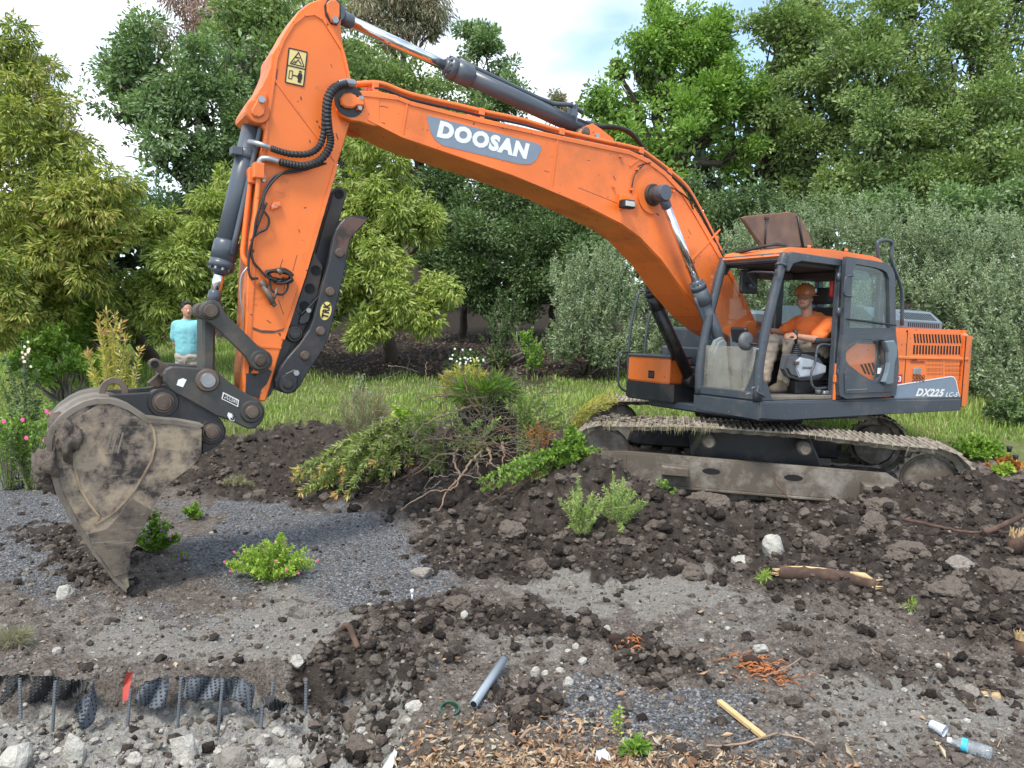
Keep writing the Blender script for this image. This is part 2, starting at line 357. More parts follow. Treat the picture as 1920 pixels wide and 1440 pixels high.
def heights(X, Y, micro=True):
    X = np.asarray(X, float); Y = np.asarray(Y, float)
    px, py = gpix(X, Y)
    n0 = fbm(np.stack([X*.55, Y*.55, X*0], -1), 3, 5)
    wob = fbm(np.stack([X*2.2, Y*2.2, X*0+3], -1), 4, 9)
    wob2 = fbm(np.stack([X*7, Y*7, X*0+8], -1), 3, 19); wx, wy = px+wob*40+wob2*22, py+(wob*20+wob2*12)*np.clip((py-700)/300, .3, 1.6)
    near = (Y < 13.5) & (Y > 1)
    soil = blobs(wx, wy, SOIL)*near; grav = blobs(px+wob*70, py+wob*38, GRAV, .85)*near; dust = blobs(wx, wy, DUST, .6)*near; rub = blobs(wx, wy, RUBB, .4)*(Y < 6)
    off = np.where(X < -4.5, .5, 0)*sstep(-X, 4.5, 7)
    z = np.interp(Y-off, PROF_Y, PROF_Z)+n0*.05*sstep(Y, 9, 14)
    for mx_, my_, sx, sy, h in MOUND: z = z+h*np.exp(-((X-mx_)/sx)**2-((Y-my_)/sy)**2)
    # broken trench edge in the near left corner
    edge = 4.52+.10*wob+.05*np.sin(X*3); t = sstep(-X, .45, .8)
    z = z - .27*t*sstep(edge-Y, 0, .10)
    rub = np.maximum(rub*sstep(edge-Y, -.05, .05), t*sstep(edge-Y, .02, .12)*(1-sstep(-X, 20, 22)))
    grass = sstep(Y-off+.5*n0+.35*wob, 11.6, 12.6)
    grass = np.where(X > 3.0, sstep(Y+.4*wob, 10.6, 11.3), grass)
    mulch = sstep(Y+.9*n0+.3*wob, 14.5, 16.0)*sstep(X, -5.8, -4.6)+sstep(Y, 19, 22)*(1-sstep(X, -5.8, -4.6))
    if micro:
        P = np.stack([X, Y, X*0], -1)
        b1 = 1-np.abs(vnoise(P*3.1, 21)); b2 = 1-np.abs(vnoise(P*7.3+9, 22)); b3 = 1-np.abs(vnoise(P*17+3, 23)); b4 = vnoise(P*38, 24)
        sw = np.clip(soil*1.0, 0, 1)*(1-.6*grav)
        b5 = vnoise(P*70, 25)
        z = z+sw*(.11*(b1-.55)+.085*(b2-.5)*(.4+b1)+.060*(b3-.5)+.018*b4)
        z = z+(1-sw)*(1-.7*grass)*(1-.55*np.clip(grav, 0, 1))*(.018*(b2-.5)+.020*(b3-.5)+.009*b4+.005*b5)+rub*(.05*(b2-.5)+.035*(b3-.5))
    return z, dict(w_soil=soil, w_gravel=grav*(1-.75*soil), w_dust=dust, w_rubble=rub, w_grass=grass, w_mulch=mulch)
def HZ(x, y):
    z, _ = heights(np.array([x]), np.array([y])); return float(z[0])
def ground_mat():
    m, nt, b = new_mat('ground_soil')
    def at(n):
        a = nt.nodes.new('ShaderNodeAttribute'); a.attribute_name = n; return a.outputs['Fac']
    n1 = noise(nt, 1.3, 6, .6); n2 = noise(nt, 9, 6, .65); n3 = noise(nt, 55, 4, .7); n4 = noise(nt, 150, 3, .6)
    base = ramp(nt, n2, [(.3, (.135, .110, .090)), (.5, (.255, .215, .182)), (.72, (.40, .35, .305))])
    base = mixc(nt, ramp(nt, n3, [(.38, .75), (.56, 0)]), base, (.055, .045, .039))
    soil = ramp(nt, n2, [(.3, (.030, .0235, .0195)), (.55, (.080, .063, .052)), (.8, (.165, .136, .113))])
    vo = nt.nodes.new('ShaderNodeTexVoronoi'); vo.inputs['Scale'].default_value = 62; tcn = nt.nodes.new('ShaderNodeTexCoord'); nt.links.new(tcn.outputs['Object'], vo.inputs['Vector'])
    sv = nt.nodes.new('ShaderNodeSeparateColor'); nt.links.new(vo.outputs['Color'], sv.inputs[0])
    grav = ramp(nt, sv.outputs[0], [(0, (.095, .096, .10)), (.5, (.185, .188, .198)), (.85, (.29, .293, .30)), (1, (.42, .42, .42))])
    dust = ramp(nt, n3, [(.3, (.21, .19, .165)), (.65, (.44, .415, .37))])
    rub = ramp(nt, n3, [(.3, (.28, .265, .24)), (.6, (.52, .50, .46))])
    gr = ramp(nt, n2, [(.3, (.11, .14, .04)), (.7, (.25, .27, .10))])
    mu = ramp(nt, n3, [(.3, (.018, .013, .010)), (.6, (.05, .036, .026)), (.8, (.12, .09, .07))])
    def sharpen(a, n, k=.9):
        s = N(nt, 'ShaderNodeMath', {0: a, 1: N(nt, 'ShaderNodeMath', {0: n, 1: .5}, operation='SUBTRACT').outputs[0]}, operation='ADD').outputs[0]
        return ramp(nt, s, [(.30, 0.0), (.70, k)])
    c = base
    c = mixc(nt, sharpen(at('w_dust'), n2, .85), c, dust)
    c = mixc(nt, sharpen(at('w_gravel'), n2, .92), c, grav)
    c = mixc(nt, sharpen(at('w_soil'), n2, .97), c, soil)
    c = mixc(nt, sharpen(at('w_rubble'), n2, .9), c, rub)
    c = mixc(nt, sharpen(at('w_grass'), n2, 1.0), c, gr)
    c = mixc(nt, at('w_mulch'), c, mu)
    nt.links.new(c, b.inputs['Base Color']); b.inputs['Roughness'].default_value = .92; b.inputs['Specular IOR Level'].default_value = .25
    h = N(nt, 'ShaderNodeMath', {0: n3, 1: N(nt, 'ShaderNodeMath', {0: n4, 1: .5}, operation='MULTIPLY').outputs[0]}, operation='ADD').outputs[0]
    h = N(nt, 'ShaderNodeMath', {0: h, 1: N(nt, 'ShaderNodeMath', {0: vo.outputs['Distance'], 1: at('w_gravel')}, operation='MULTIPLY').outputs[0]}, operation='SUBTRACT').outputs[0]
    bump(nt, b, h, .95, .04); return m
GROUND = ground_mat()
def build_ground():
    u = np.concatenate([np.linspace(-4, -.78, 26)[:-1], np.linspace(-.78, .78, 430), np.linspace(.78, 4, 26)[1:]])
    y = np.concatenate([np.linspace(-3, 2.9, 12)[:-1]*1.0, np.exp(np.linspace(math.log(2.9), math.log(13.0), 370))[:-1], np.exp(np.linspace(math.log(13), math.log(700), 75))])
    YY, UU = np.meshgrid(y, u, indexing='ij'); XX = UU*np.maximum(YY+1.2, 2.6)
    Z, A = heights(XX, YY); Z = np.where(YY < 2.5, Z*1.0, Z)
    V = np.stack([XX, YY, Z], -1).reshape(-1, 3); nr, nc = XX.shape
    i = (np.arange(nr-1)[:, None]*nc+np.arange(nc-1)[None]).ravel()
    F = np.stack([i, i+1, i+nc+1, i+nc], -1)
    me = npmesh('ground', V, F, GROUND, smooth=True, attrs={k: v.ravel() for k, v in A.items()})
    tag(link('ground', me), 'churned dark soil, blue-grey gravel and grass of the plot', kind='structure')
build_ground()
# ------------------------------------------------------------------ clods, gravel, rubble chips
def ico(sub):
    bm = bmesh.new(); bmesh.ops.create_icosphere(bm, subdivisions=sub, radius=1); bm.verts.index_update()
    V = np.array([v.co[:] for v in bm.verts]); F = np.array([[v.index for v in f.verts] for f in bm.faces]); bm.free(); return V, F
def rock_proto(sub, seed, rough=.35, sharp=True):
    V, F = ico(sub); n = fbm(V*1.3+seed*3.1, 3, seed, .55); V = V*(1+rough*n)[:, None]
    if sharp:
        r = np.random.default_rng(seed)
        for _ in range(6):
            d = r.normal(size=3); d /= np.linalg.norm(d); k = .62+.2*r.random(); q = V@d; V = V-np.outer(np.maximum(q-k, 0), d)
    return V, F
def lumpy(sub, seed):
    V, F = ico(sub); n = fbm(V*1.1+seed*3.1, 2, seed, .5); h = np.abs(fbm(V*2.9+seed, 4, seed+9, .62)); return V*(1.08+.34*n-.36*h)[:, None], F
def rotm(rng, n):
    q = rng.normal(size=(n, 4)); q /= np.linalg.norm(q, axis=1)[:, None]; a, b, c, d = q.T
    return np.stack([np.stack([1-2*(c*c+d*d), 2*(b*c-a*d), 2*(b*d+a*c)], -1), np.stack([2*(b*c+a*d), 1-2*(b*b+d*d), 2*(c*d-a*b)], -1), np.stack([2*(b*d-a*c), 2*(c*d+a*b), 1-2*(b*b+c*c)], -1)], 1)
def scatter(protos, P, S, rng, flat=.75):
    """joins copies of the prototypes at the points P with sizes S into one vertex and face array"""
    k = len(protos); which = rng.integers(0, k, len(P)); VV = []; FF = []; o = 0
    for a in range(k):
        I = np.where(which == a)[0]
        if not len(I): continue
        V, F = protos[a]; Rm = rotm(rng, len(I))
        X = np.einsum('nij,vj->nvi', Rm, V)*S[I][:, None, None]; X[..., 2] *= flat; X += P[I][:, None]
        VV.append(X.reshape(-1, 3)); FF.append((F[None]+np.arange(len(I))[:, None, None]*len(V)).reshape(-1, F.shape[1])+o); o += len(I)*len(V)
    return np.concatenate(VV), np.concatenate(FF)
def soil_mat(name, lo, mid, hi, rough=.95, sc=9):
    m, nt, b = new_mat(name); n1 = noise(nt, 2.2, 4); n2 = noise(nt, sc*4, 5, .7); g = nt.nodes.new('ShaderNodeNewGeometry')
    s = N(nt, 'ShaderNodeMath', {0: n2, 1: N(nt, 'ShaderNodeMath', {0: N(nt, 'ShaderNodeMath', {0: g.outputs['Random Per Island'], 1: .2}, operation='SUBTRACT').outputs[0], 1: .62}, operation='MULTIPLY').outputs[0]}, operation='ADD').outputs[0]
    c = ramp(nt, s, [(.42, lo), (.68, mid), (.95, hi)]); nt.links.new(c, b.inputs['Base Color']); b.inputs['Roughness'].default_value = rough; b.inputs['Specular IOR Level'].default_value = .25
    bump(nt, b, n2, 1.0, .035); return m
CLOD = soil_mat('clod_soil', (.026, .020, .0165), (.078, .061, .050), (.18, .148, .122))
CLODL = soil_mat('dry_clod', (.11, .09, .073), (.22, .185, .155), (.36, .32, .28))
CONC = soil_mat('broken_concrete', (.17, .155, .13), (.32, .30, .26), (.52, .495, .44), sc=5)
GRCH = soil_mat('gravel_chips', (.09, .092, .097), (.19, .193, .20), (.38, .385, .39), .7)
MUD = CLOD
def sample_ground(n, key, rng, ylo=3.3, yhi=12.5, ulim=.75, power=1.0):
    out = []
    while sum(map(len, out)) < n:
        y = 1/(1/yhi+(1/ylo-1/yhi)*rng.random(n*2)); x = y*rng.uniform(-ulim, ulim, n*2)
        z, A = heights(x, y); keep = rng.random(n*2) < A[key]**power if isinstance(key, str) else rng.random(n*2) < key(A)
        out.append(np.stack([x, y, z], -1)[keep])
    return np.concatenate(out)[:n]
def build_clods():
    rng = np.random.default_rng(5)
    big = [lumpy(3, s) for s in range(4)]; bigm = [lumpy(2, 4+s) for s in range(3)]+[rock_proto(2, 40+s, .42, True) for s in range(3)]; med = [rock_proto(1, 10+s, .45, False) for s in range(6)]; sm = [rock_proto(0, 30+s, .3) for s in range(5)]
    s1 = [rock_proto(1, 50+s, .2) for s in range(4)]
    def mk(name, protos, n, key, lo, hi, m, sink=.25, label=None, ylo=3.3, yhi=12.3, power=1.0, pw=2.2, flat=.75, smooth=False):
        P = sample_ground(n, key, rng, ylo, yhi, power=power); S = lo+(hi-lo)*rng.random(n)**pw
        if name in ('soil_clods', 'soil_lumps'): S *= np.clip(P[:, 1]/7.5, .5, 1)
        P[:, 2] += S*(.45-sink); V, F = scatter(protos, P, S, rng, flat)
        tag(link(name, npmesh(name, V, F, m, smooth=smooth)), label, kind='stuff')
    mk('soil_clods', big, 120, 'w_soil', .05, .10, CLOD, .42, 'big crumbly clods of dark wet soil', yhi=11.5, power=2.5, pw=1.8)
    mk('soil_lumps', bigm, 1500, 'w_soil', .030, .080, CLOD, .35, 'crumbly lumps of dark wet soil', yhi=11.5, power=1.5, pw=1.8)
    mk('soil_crumbs', med, 5600, lambda A: np.clip(A['w_soil']+.05-.3*A['w_grass'], 0, 1), .015, .05, CLOD, .25, 'crumbled dark soil', yhi=12)
    mk('soil_grains', sm, 7500, lambda A: np.clip(A['w_soil']+.05, 0, 1), .008, .024, CLOD, .2, 'fine dark soil grains', yhi=11)
    mk('dry_crumbs', sm, 5500, lambda A: np.clip(1-A['w_soil']*.7-A['w_grass'], 0, 1)*.8, .006, .024, CLODL, .2, 'dry pale soil crumbs', yhi=9)
    mk('gravel_chips', sm, 5500, lambda A: np.clip(A['w_gravel']+.06-.5*A['w_grass'], 0, 1), .006, .014, GRCH, .1, 'loose blue-grey gravel chips', yhi=9)
    mk('rubble_chips', s1, 1300, 'w_rubble', .008, .042, CONC, .2, 'pale chips of broken concrete', ylo=3.3, yhi=5.2, pw=3.6)
    mk('pale_stones', sm, 420, lambda A: np.clip(.12+A['w_dust']+A['w_rubble'], 0, 1), .008, .028, CONC, .2, 'small pale stones strewn over the soil', yhi=9)
build_clods()
def ground_litter():
    rng = np.random.default_rng(41); n = 2600; y = 1/(1/10.5+(1/3.3-1/10.5)*rng.random(n)); x = y*rng.uniform(-.74, .74, n); z, A = heights(x, y); k = rng.random(n) < 1-.55*A['w_soil']
    P = np.stack([x, y, z+.006], -1)[k]; n = len(P); D = rng.normal(size=(n, 3))*np.array([1, 1, .25]); D /= np.linalg.norm(D, axis=1)[:, None]; S = np.cross(D, np.array([0, 0, 1.0])); L_ = (.006+.022*rng.random(n)**2.5)[:, None]; w_ = (.0025+.006*rng.random(n)**2)[:, None]
    V = np.stack([P-D*L_, P+S*w_+[0, 0, .003], P+D*L_, P-S*w_+[0, 0, .002]], 1).reshape(-1, 3); i = np.arange(n)[:, None]*4; F = np.concatenate([i+np.array([[0, 1, 2]]), i+np.array([[0, 2, 3]])], 1).reshape(-1, 3)
    tag(link('ground_litter', npmesh('ground_litter', V, F, soil_mat('litter_bits', (.16, .11, .06), (.38, .29, .17), (.62, .55, .42), sc=3))), 'tiny straw, bark and wood bits scattered over the soil', kind='stuff')
ground_litter()
# ================================================================== TREES AND SHRUBS
BARK = plain('bark', (.085, .066, .052), .9, var=.4, scale=3, bmp=.5)
BARKL = plain('pale_bark', (.20, .17, .14), .9, var=.35, scale=3, bmp=.5)
def _unit(v): return v/np.maximum(np.linalg.norm(v, axis=-1, keepdims=True), 1e-6)
def leaves(C, D, Lh, Wd, rng, droop=0.0, fold=.25):
    """one folded diamond leaf (two triangles) at each point C pointing along D"""
    n = len(C); D = _unit(D+rng.normal(size=(n, 3))*.35+np.array([0, 0, -droop])); A = _unit(np.cross(D, rng.normal(size=(n, 3)))); B = np.cross(D, A)
    L_ = (Lh*(.55+.8*rng.random(n)))[:, None]; W_ = (Wd*(.6+.75*rng.random(n)))[:, None]
    p0 = C; p1 = C+D*L_*.5+A*W_*.5+B*W_*fold; p2 = C+D*L_; p3 = C+D*L_*.5-A*W_*.5+B*W_*fold
    V = np.stack([p0, p1, p2, p3], 1).reshape(-1, 3); i = np.arange(n)[:, None]*4
    F = np.concatenate([i+np.array([[0, 1, 2]]), i+np.array([[0, 2, 3]])], 1).reshape(-1, 3)
    return V, F
def crown_points(lobes, n, rng, shell=(.62, 1.02), gap=.0, freq=1.1, clump=24, cr=.28, toward=.0, seed=0):
    """leaf positions gathered in clumps on the uneven surfaces of the lobes"""
    lobes = np.array(lobes, float); wt = lobes[:, 3]**2; wt = wt/wt.sum(); nc = int(n/clump)
    C = np.zeros((0, 3)); O = np.zeros((0, 3))
    while len(C) < nc:
        k = rng.choice(len(lobes), nc*2, p=wt); d = _unit(rng.normal(size=(nc*2, 3))); d[:, 1] -= toward*rng.random(nc*2); d = _unit(d)
        ctr = lobes[k, :3]; r = lobes[k, 3]; bumpy = 1+.30*vnoise(d*2.6+ctr*1.7, seed)+.20*vnoise(d*6+ctr, seed+1)
        q = shell[0]+(shell[1]-shell[0])*rng.random(nc*2)**.5; P = ctr+d*(r*bumpy*q)[:, None]*np.array([1, 1, .92])
        keep = np.ones(nc*2, bool)
        if gap > 0: keep &= vnoise(P*freq, seed+3)+.5*vnoise(P*freq*2.3, seed+4) > -1+gap*1.3
        # drop clumps buried deep inside another lobe
        dist = np.min(np.where(np.arange(len(lobes))[None] == k[:, None], 9, np.linalg.norm(P[:, None]-lobes[None, :, :3], axis=2)/lobes[None, :, 3]), axis=1)
        keep &= (dist > .55) | (rng.random(nc*2) < .2)
        C = np.concatenate([C, P[keep]]); O = np.concatenate([O, d[keep]])
    C, O = C[:nc], O[:nc]
    per = np.repeat(np.arange(nc), clump); off = _unit(rng.normal(size=(nc*clump, 3)))*(rng.random(nc*clump)**.5*cr)[:, None]
    off[:, 2] *= .65
    return C[per]+off, _unit(off/cr*.9+O[per]*.7), C
def limb(mb, a, b_, r0, r1, rng, wob=.12, seg=5, n=7):
    a, b_ = Vector(a), Vector(b_); L1 = (b_-a).length; pts = [a]; 
    for k in range(1, seg): pts.append(a.lerp(b_, k/seg)+Vector((rng.uniform(-1, 1), rng.uniform(-1, 1), rng.uniform(-.5, 1)))*wob*L1/seg)
    pts.append(b_); mb.tube(pts, [r0+(r1-r0)*k/seg for k in range(seg+1)], n); return pts
def tree(name, label, base, lobes, mat, n, leaf, cat='tree', group=None, bark=None, trunk_r=.2, droop=0.0, gap=.3, clump=24, cr=.3, freq=1.0, seed=1, limbs=True, shell=(.6, 1.03), toward=.25, twigs=10, trunk_lean=0, subs=10, subr=1.0, fill=.08):
    """lobes: (px, py, radius px, distance) read from the photograph as real spheres"""
    rng = np.random.default_rng(seed); pr = random.Random(seed)
    LB = []
    for px, py, rp, Y in lobes:
        c = W(px, py, Y); LB.append((c.x, c.y, c.z, rp*Y/FPX))
    bx, by = base[0], base[1]; bz = HZ(bx, by)-.1
    t = empty(name, (bx, by, bz), label, cat, group)
    o0 = np.array([bx, by, bz])
    LL = [(x-bx, y-by, z-bz, r) for x, y, z, r in LB]; SUB = []
    for x, y, z, r in LL:           # each bough carries smaller leafy masses with gaps of shade between them
        for _ in range(subs):
            d = _unit(rng.normal(size=3)); d[1] -= toward; d[2] += .25; d = _unit(d); q = r*(.52+.46*rng.random()); SUB.append((x+d[0]*q, y+d[1]*q, z+d[2]*q, r*rng.uniform(.20, .42)*subr))
    P, D, C = crown_points(SUB, n, rng, gap=gap, clump=clump, cr=cr, freq=freq, seed=seed, shell=shell, toward=toward)
    V, F = leaves(P, D, leaf[0], leaf[1], rng, droop)
    # a sprinkle of bigger leaves deeper inside closes the crown as the dense interior does
    k = int(len(P)*fill); sel = rng.integers(0, len(LL), k); q = np.array(LL)[sel]
    Pi = q[:, :3]+_unit(rng.normal(size=(k, 3)))*(q[:, 3]*rng.random(k)**.6*.62)[:, None]; V2, F2 = leaves(Pi, rng.normal(size=(k, 3)), leaf[0]*1.5, leaf[1]*1.9, rng, 0)
    V = np.concatenate([V, V2]); F = np.concatenate([F, F2+4*len(P)])
    link('crown', npmesh(name+'_crown', V, F, mat), t)
    mb = MB(); top = max(LL, key=lambda l: l[2]); mid = Vector((sum(l[0] for l in LL)/len(LL), sum(l[1] for l in LL)/len(LL), sum(l[2] for l in LL)/len(LL)))
    fork = Vector((mid.x*.5+trunk_lean, mid.y*.5, max(.5, min(l[2]-l[3]*.3 for l in LL)*.6+mid.z*.25)))
    limb(mb, (0, 0, -.2), fork, trunk_r*1.25, trunk_r*.85, pr, .15, 5, 10)
    mb.build('trunk', bark or BARK, t)
    if limbs:
        for l in LL:
            mb = MB(); e = Vector(l[:3]); pts = limb(mb, fork, e, trunk_r*.55, trunk_r*.16, pr, .35, 6, 7)
            for _ in range(twigs):
                d = Vector((pr.gauss(0, 1), pr.gauss(0, 1), pr.gauss(.2, .8))).normalized(); s = pts[pr.randint(3, 6)]; limb(mb, s, e+d*l[3]*.85, trunk_r*.13, trunk_r*.03, pr, .4, 4, 4)
            mb.build('limb', bark or BARK, t)
    return t
M_YEL = leaf_mat('yellow_green_leaf', [(.05, .08, .014), (.14, .19, .03), (.27, .33, .055), (.42, .46, .10), (.52, .44, .13)], .32, .45, .6)
M_YEL2 = leaf_mat('lime_leaf', [(.06, .10, .016), (.17, .24, .038), (.33, .41, .08), (.50, .54, .16)], .32, .42, .6)
M_OAKD = leaf_mat('dark_oak_leaf', [(.044, .078, .033), (.12, .19, .078), (.20, .30, .12), (.31, .43, .18)], .30, .45, .8)
M_OAKL = leaf_mat('bright_oak_leaf', [(.055, .11, .022), (.15, .27, .05), (.26, .42, .085), (.37, .52, .13)], .40, .45, .6)
M_OAKM = leaf_mat('mid_oak_leaf', [(.05, .09, .03), (.14, .215, .068), (.24, .335, .105), (.36, .44, .16)], .32, .45, .5)
M_EUC = leaf_mat('gum_leaf', [(.13, .16, .08), (.22, .24, .14), (.34, .32, .20), (.42, .30, .20)], .3, .5, .9)
M_EUCR = leaf_mat('reddish_gum_leaf', [(.14, .14, .08), (.25, .20, .14), (.40, .24, .19), (.48, .26, .24)], .3, .5, .9)
M_OLV = leaf_mat('olive_leaf', [(.065, .10, .045), (.155, .215, .10), (.27, .345, .185), (.43, .50, .32)], .25, .45, 1.0)
M_BUSH = leaf_mat('dark_bush_leaf', [(.035, .065, .024), (.075, .13, .046), (.13, .20, .07), (.21, .29, .11)], .28, .45, 1.0)
M_WEED = leaf_mat('weed_leaf', [(.08, .16, .024), (.18, .32, .045), (.32, .47, .08)], .38, .5, 2.0)
# far wall of woodland behind everything
def woodland():
    rng = np.random.default_rng(2); n = 21000; x = rng.uniform(-34, 36, n); hmax = 7.6+1.2*np.interp(x, [-30, -12, 0, 6, 30], [-1, -1, -.5, 2.5, 4])+1.2*vnoise(np.stack([x*.4, x*0, x*0], -1), 5)+.6*vnoise(np.stack([x*1.3, x*0, x*0], -1), 6)
    z = hmax*rng.random(n)**.8; y = 40+rng.uniform(-1, 1, n)+vnoise(np.stack([x*.5, z*.5, z*0], -1), 3)*1.8-z*.1
    P = np.stack([x, y, z+2.0], -1); V, F = leaves(P, rng.normal(size=(n, 3)), .64, .50, rng)
    tag(link('far_woodland', npmesh('far_woodland', V, F, leaf_mat('far_leaf', [(.012, .022, .010), (.03, .05, .02), (.055, .085, .035)], .2, .6, .5))), 'dark far woodland closing the view behind the trees', kind='stuff')
woodland()
# left: yellow-green tree
tree('loquat_tree', 'yellow-green leafy tree at the left edge, tallest of the yellow trees', (-7.9, 17.2), [(20, 120, 75, 14.8), (10, 210, 90, 14.6), (95, 275, 85, 14.4), (30, 330, 110, 14.2), (190, 380, 82, 14.0), (110, 420, 100, 13.8), (205, 440, 55, 13.8), (20, 470, 85, 13.8), (120, 520, 78, 14.0), (60, 560, 60, 14.0), (-60, 250, 120, 14.5), (120, 330, 70, 14.2)],
     M_YEL, 38000, (.135, .036), group='yellow-green trees', trunk_r=.16, droop=.75, gap=.34, clump=11, cr=.10, fill=.12, freq=1.6, seed=11, twigs=5)
tree('loquat_tree', 'small yellow-green tree low at the left edge behind the white-flowered shrub', (-9.2, 13.4), [(0, 535, 52, 12.3), (25, 590, 35, 12.2), (-40, 590, 60, 12.3)], M_YEL, 7000, (.125, .034), group='yellow-green trees', trunk_r=.07, droop=.7, gap=.3, clump=11, cr=.10, fill=.12, freq=1.8, seed=12, twigs=4)
tree('loquat_tree', 'low yellow-green tree behind the man, its skirt hanging to the grass', (-5.2, 16.3), [(330, 505, 92, 15.2), (250, 560, 66, 15.0), (420, 430, 72, 15.6), (300, 450, 55, 15.3), (400, 545, 80, 15.0), (330, 590, 55, 14.8), (455, 530, 60, 15.3), (430, 360, 45, 16)],
     M_YEL2, 30000, (.135, .036), group='yellow-green trees', trunk_r=.12, droop=.75, gap=.34, clump=11, cr=.10, fill=.12, freq=1.6, seed=13, twigs=5)
tree('loquat_tree', 'broad yellow-green tree right of the arm, drooping over the dark mulch', (-2.6, 16.8), [(690, 330, 78, 16.0), (740, 390, 70, 15.8), (640, 420, 90, 16.0), (560, 480, 80, 16), (720, 470, 80, 15.4), (790, 430, 45, 15.6), (640, 560, 70, 15.2), (740, 560, 72, 14.9), (820, 560, 48, 14.9), (690, 600, 46, 14.8), (570, 570, 70, 15.4), (790, 600, 36, 14.7)],
     M_YEL2, 37000, (.135, .036), group='yellow-green trees', trunk_r=.14, droop=.75, gap=.36, clump=11, cr=.10, fill=.12, freq=1.6, seed=14, twigs=5)
tree('bush', 'dark green bush filling the shade under the left yellow tree', (-8.6, 17.5), [(40, 600, 60, 17), (120, 590, 50, 17), (190, 600, 45, 17), (90, 650, 34, 16.6), (250, 620, 40, 17.2), (170, 640, 24, 16.6)], M_BUSH, 13000, (.10, .05), 'bush', 'dark green bushes', trunk_r=.08, gap=.3, clump=18, cr=.22, freq=1.2, seed=45, twigs=3)
# behind: oaks and gums
tree('oak_tree', 'dark spreading oak behind the bucket cylinder with sky showing through it', (-9.0, 25), [(215, 150, 60, 23), (290, 130, 85, 23.5), (380, 150, 80, 23.5), (460, 110, 75, 24), (330, 220, 90, 23), (430, 240, 90, 24), (240, 210, 42, 23), (300, 300, 70, 23), (400, 330, 80, 24), (500, 300, 80, 25), (480, 200, 80, 25), (280, 400, 55, 25)],
     M_OAKD, 30000, (.14, .075), trunk_r=.28, subr=.82, gap=.85, clump=22, cr=.36, freq=.9, seed=21, droop=.1)
tree('oak_tree', 'green rounded oak filling the gap above the yellow trees, behind the arm', (-4.2, 28), [(440, 60, 75, 27), (520, 40, 70, 27), (590, 60, 80, 27), (560, 150, 90, 27), (480, 130, 80, 28), (620, 250, 90, 28)], M_OAKM, 20000, (.16, .085), trunk_r=.25, gap=.5, clump=22, cr=.4, freq=.8, seed=22)
tree('oak_tree', 'green oak seen below the arm cylinder and behind the boom nose', (-3.4, 29), [(690, 180, 70, 28), (750, 150, 60, 28), (800, 200, 70, 28), (740, 240, 80, 28), (860, 260, 70, 28), (660, 120, 50, 29), (930, 320, 70, 29)], M_OAKM, 24000, (.16, .085), trunk_r=.25, gap=.45, clump=22, cr=.4, freq=.8, seed=23)
tree('gum_tree', 'thin dark-topped tree against the white sky right of the arm cylinder', (-1.0, 34), [(905, 85, 42, 33), (870, 130, 42, 33), (940, 130, 42, 33), (960, 190, 45, 33), (900, 200, 60, 33), (880, 60, 20, 33)], M_OAKD, 10500, (.17, .08), trunk_r=.16, gap=.75, clump=18, cr=.34, freq=.9, seed=24)
tree('gum_tree', 'small distant gum tree peeking above the boom beside the white cloud', (1.2, 46), [(1040, 190, 16, 45), (1022, 215, 16, 45), (1056, 215, 14, 45)], M_EUC, 1500, (.22, .09), trunk_r=.1, gap=.6, clump=12, cr=.3, seed=25)
tree('gum_tree', 'reddish wispy gum tree at the top left behind the dark oak', (-14, 36), [(310, 90, 50, 35), (370, 40, 60, 35), (420, 20, 50, 35), (350, -20, 60, 35), (290, 150, 45, 35)], M_EUCR, 6500, (.25, .05), trunk_r=.2, droop=.9, gap=.85, clump=14, cr=.5, freq=.8, seed=26, bark=BARKL)
tree('gum_tree', 'pale drooping gum tree above the arm cylinder rod', (-4.6, 35), [(700, -10, 60, 34), (760, 20, 55, 34), (800, 20, 40, 34), (730, 60, 40, 34), (790, -30, 60, 34), (670, 30, 40, 34), (812, 60, 22, 34)], M_EUC, 15000, (.27, .05), trunk_r=.22, droop=1.3, gap=.6, clump=16, cr=.5, freq=.9, seed=27, bark=BARKL)
tree('gum_tree', 'wispy young gum tree between the left yellow tree and the dark oak', (-13.5, 24), [(75, 150, 30, 23), (95, 200, 36, 23), (70, 120, 18, 23), (130, 250, 30, 23)], M_EUC, 4200, (.15, .04), trunk_r=.08, droop=.4, gap=.6, clump=12, cr=.3, seed=28, bark=BARKL)
tree('oak_tree', 'bright green oak in the middle of the skyline, dark limbs showing', (5.6, 30), [(1255, 55, 62, 28), (1200, 110, 62, 28), (1310, 80, 62, 28), (1160, 130, 30, 28), (1250, 170, 80, 28), (1350, 150, 62, 28), (1170, 220, 66, 27), (1120, 200, 30, 28), (1260, 270, 80, 27), (1340, 240, 80, 28), (1400, 200, 55, 28), (1180, 290, 60, 27), (1400, 290, 60, 28), (1230, 15, 26, 28)],
     M_OAKL, 35000, (.16, .09), trunk_r=.34, subr=.82, gap=.85, clump=24, cr=.42, freq=.75, seed=31)
tree('oak_tree', 'tall green oak right of the skyline gap, leaning into the sky', (9.2, 31), [(1440, 55, 52, 29), (1500, 30, 70, 29), (1570, 50, 70, 29), (1460, 130, 60, 29), (1540, 130, 80, 28), (1500, 210, 80, 28), (1430, 250, 65, 28), (1560, 260, 75, 28), (1480, 330, 80, 28)], M_OAKM, 27000, (.16, .085), trunk_r=.32, subr=.85, gap=.75, clump=24, cr=.42, freq=.75, seed=32)
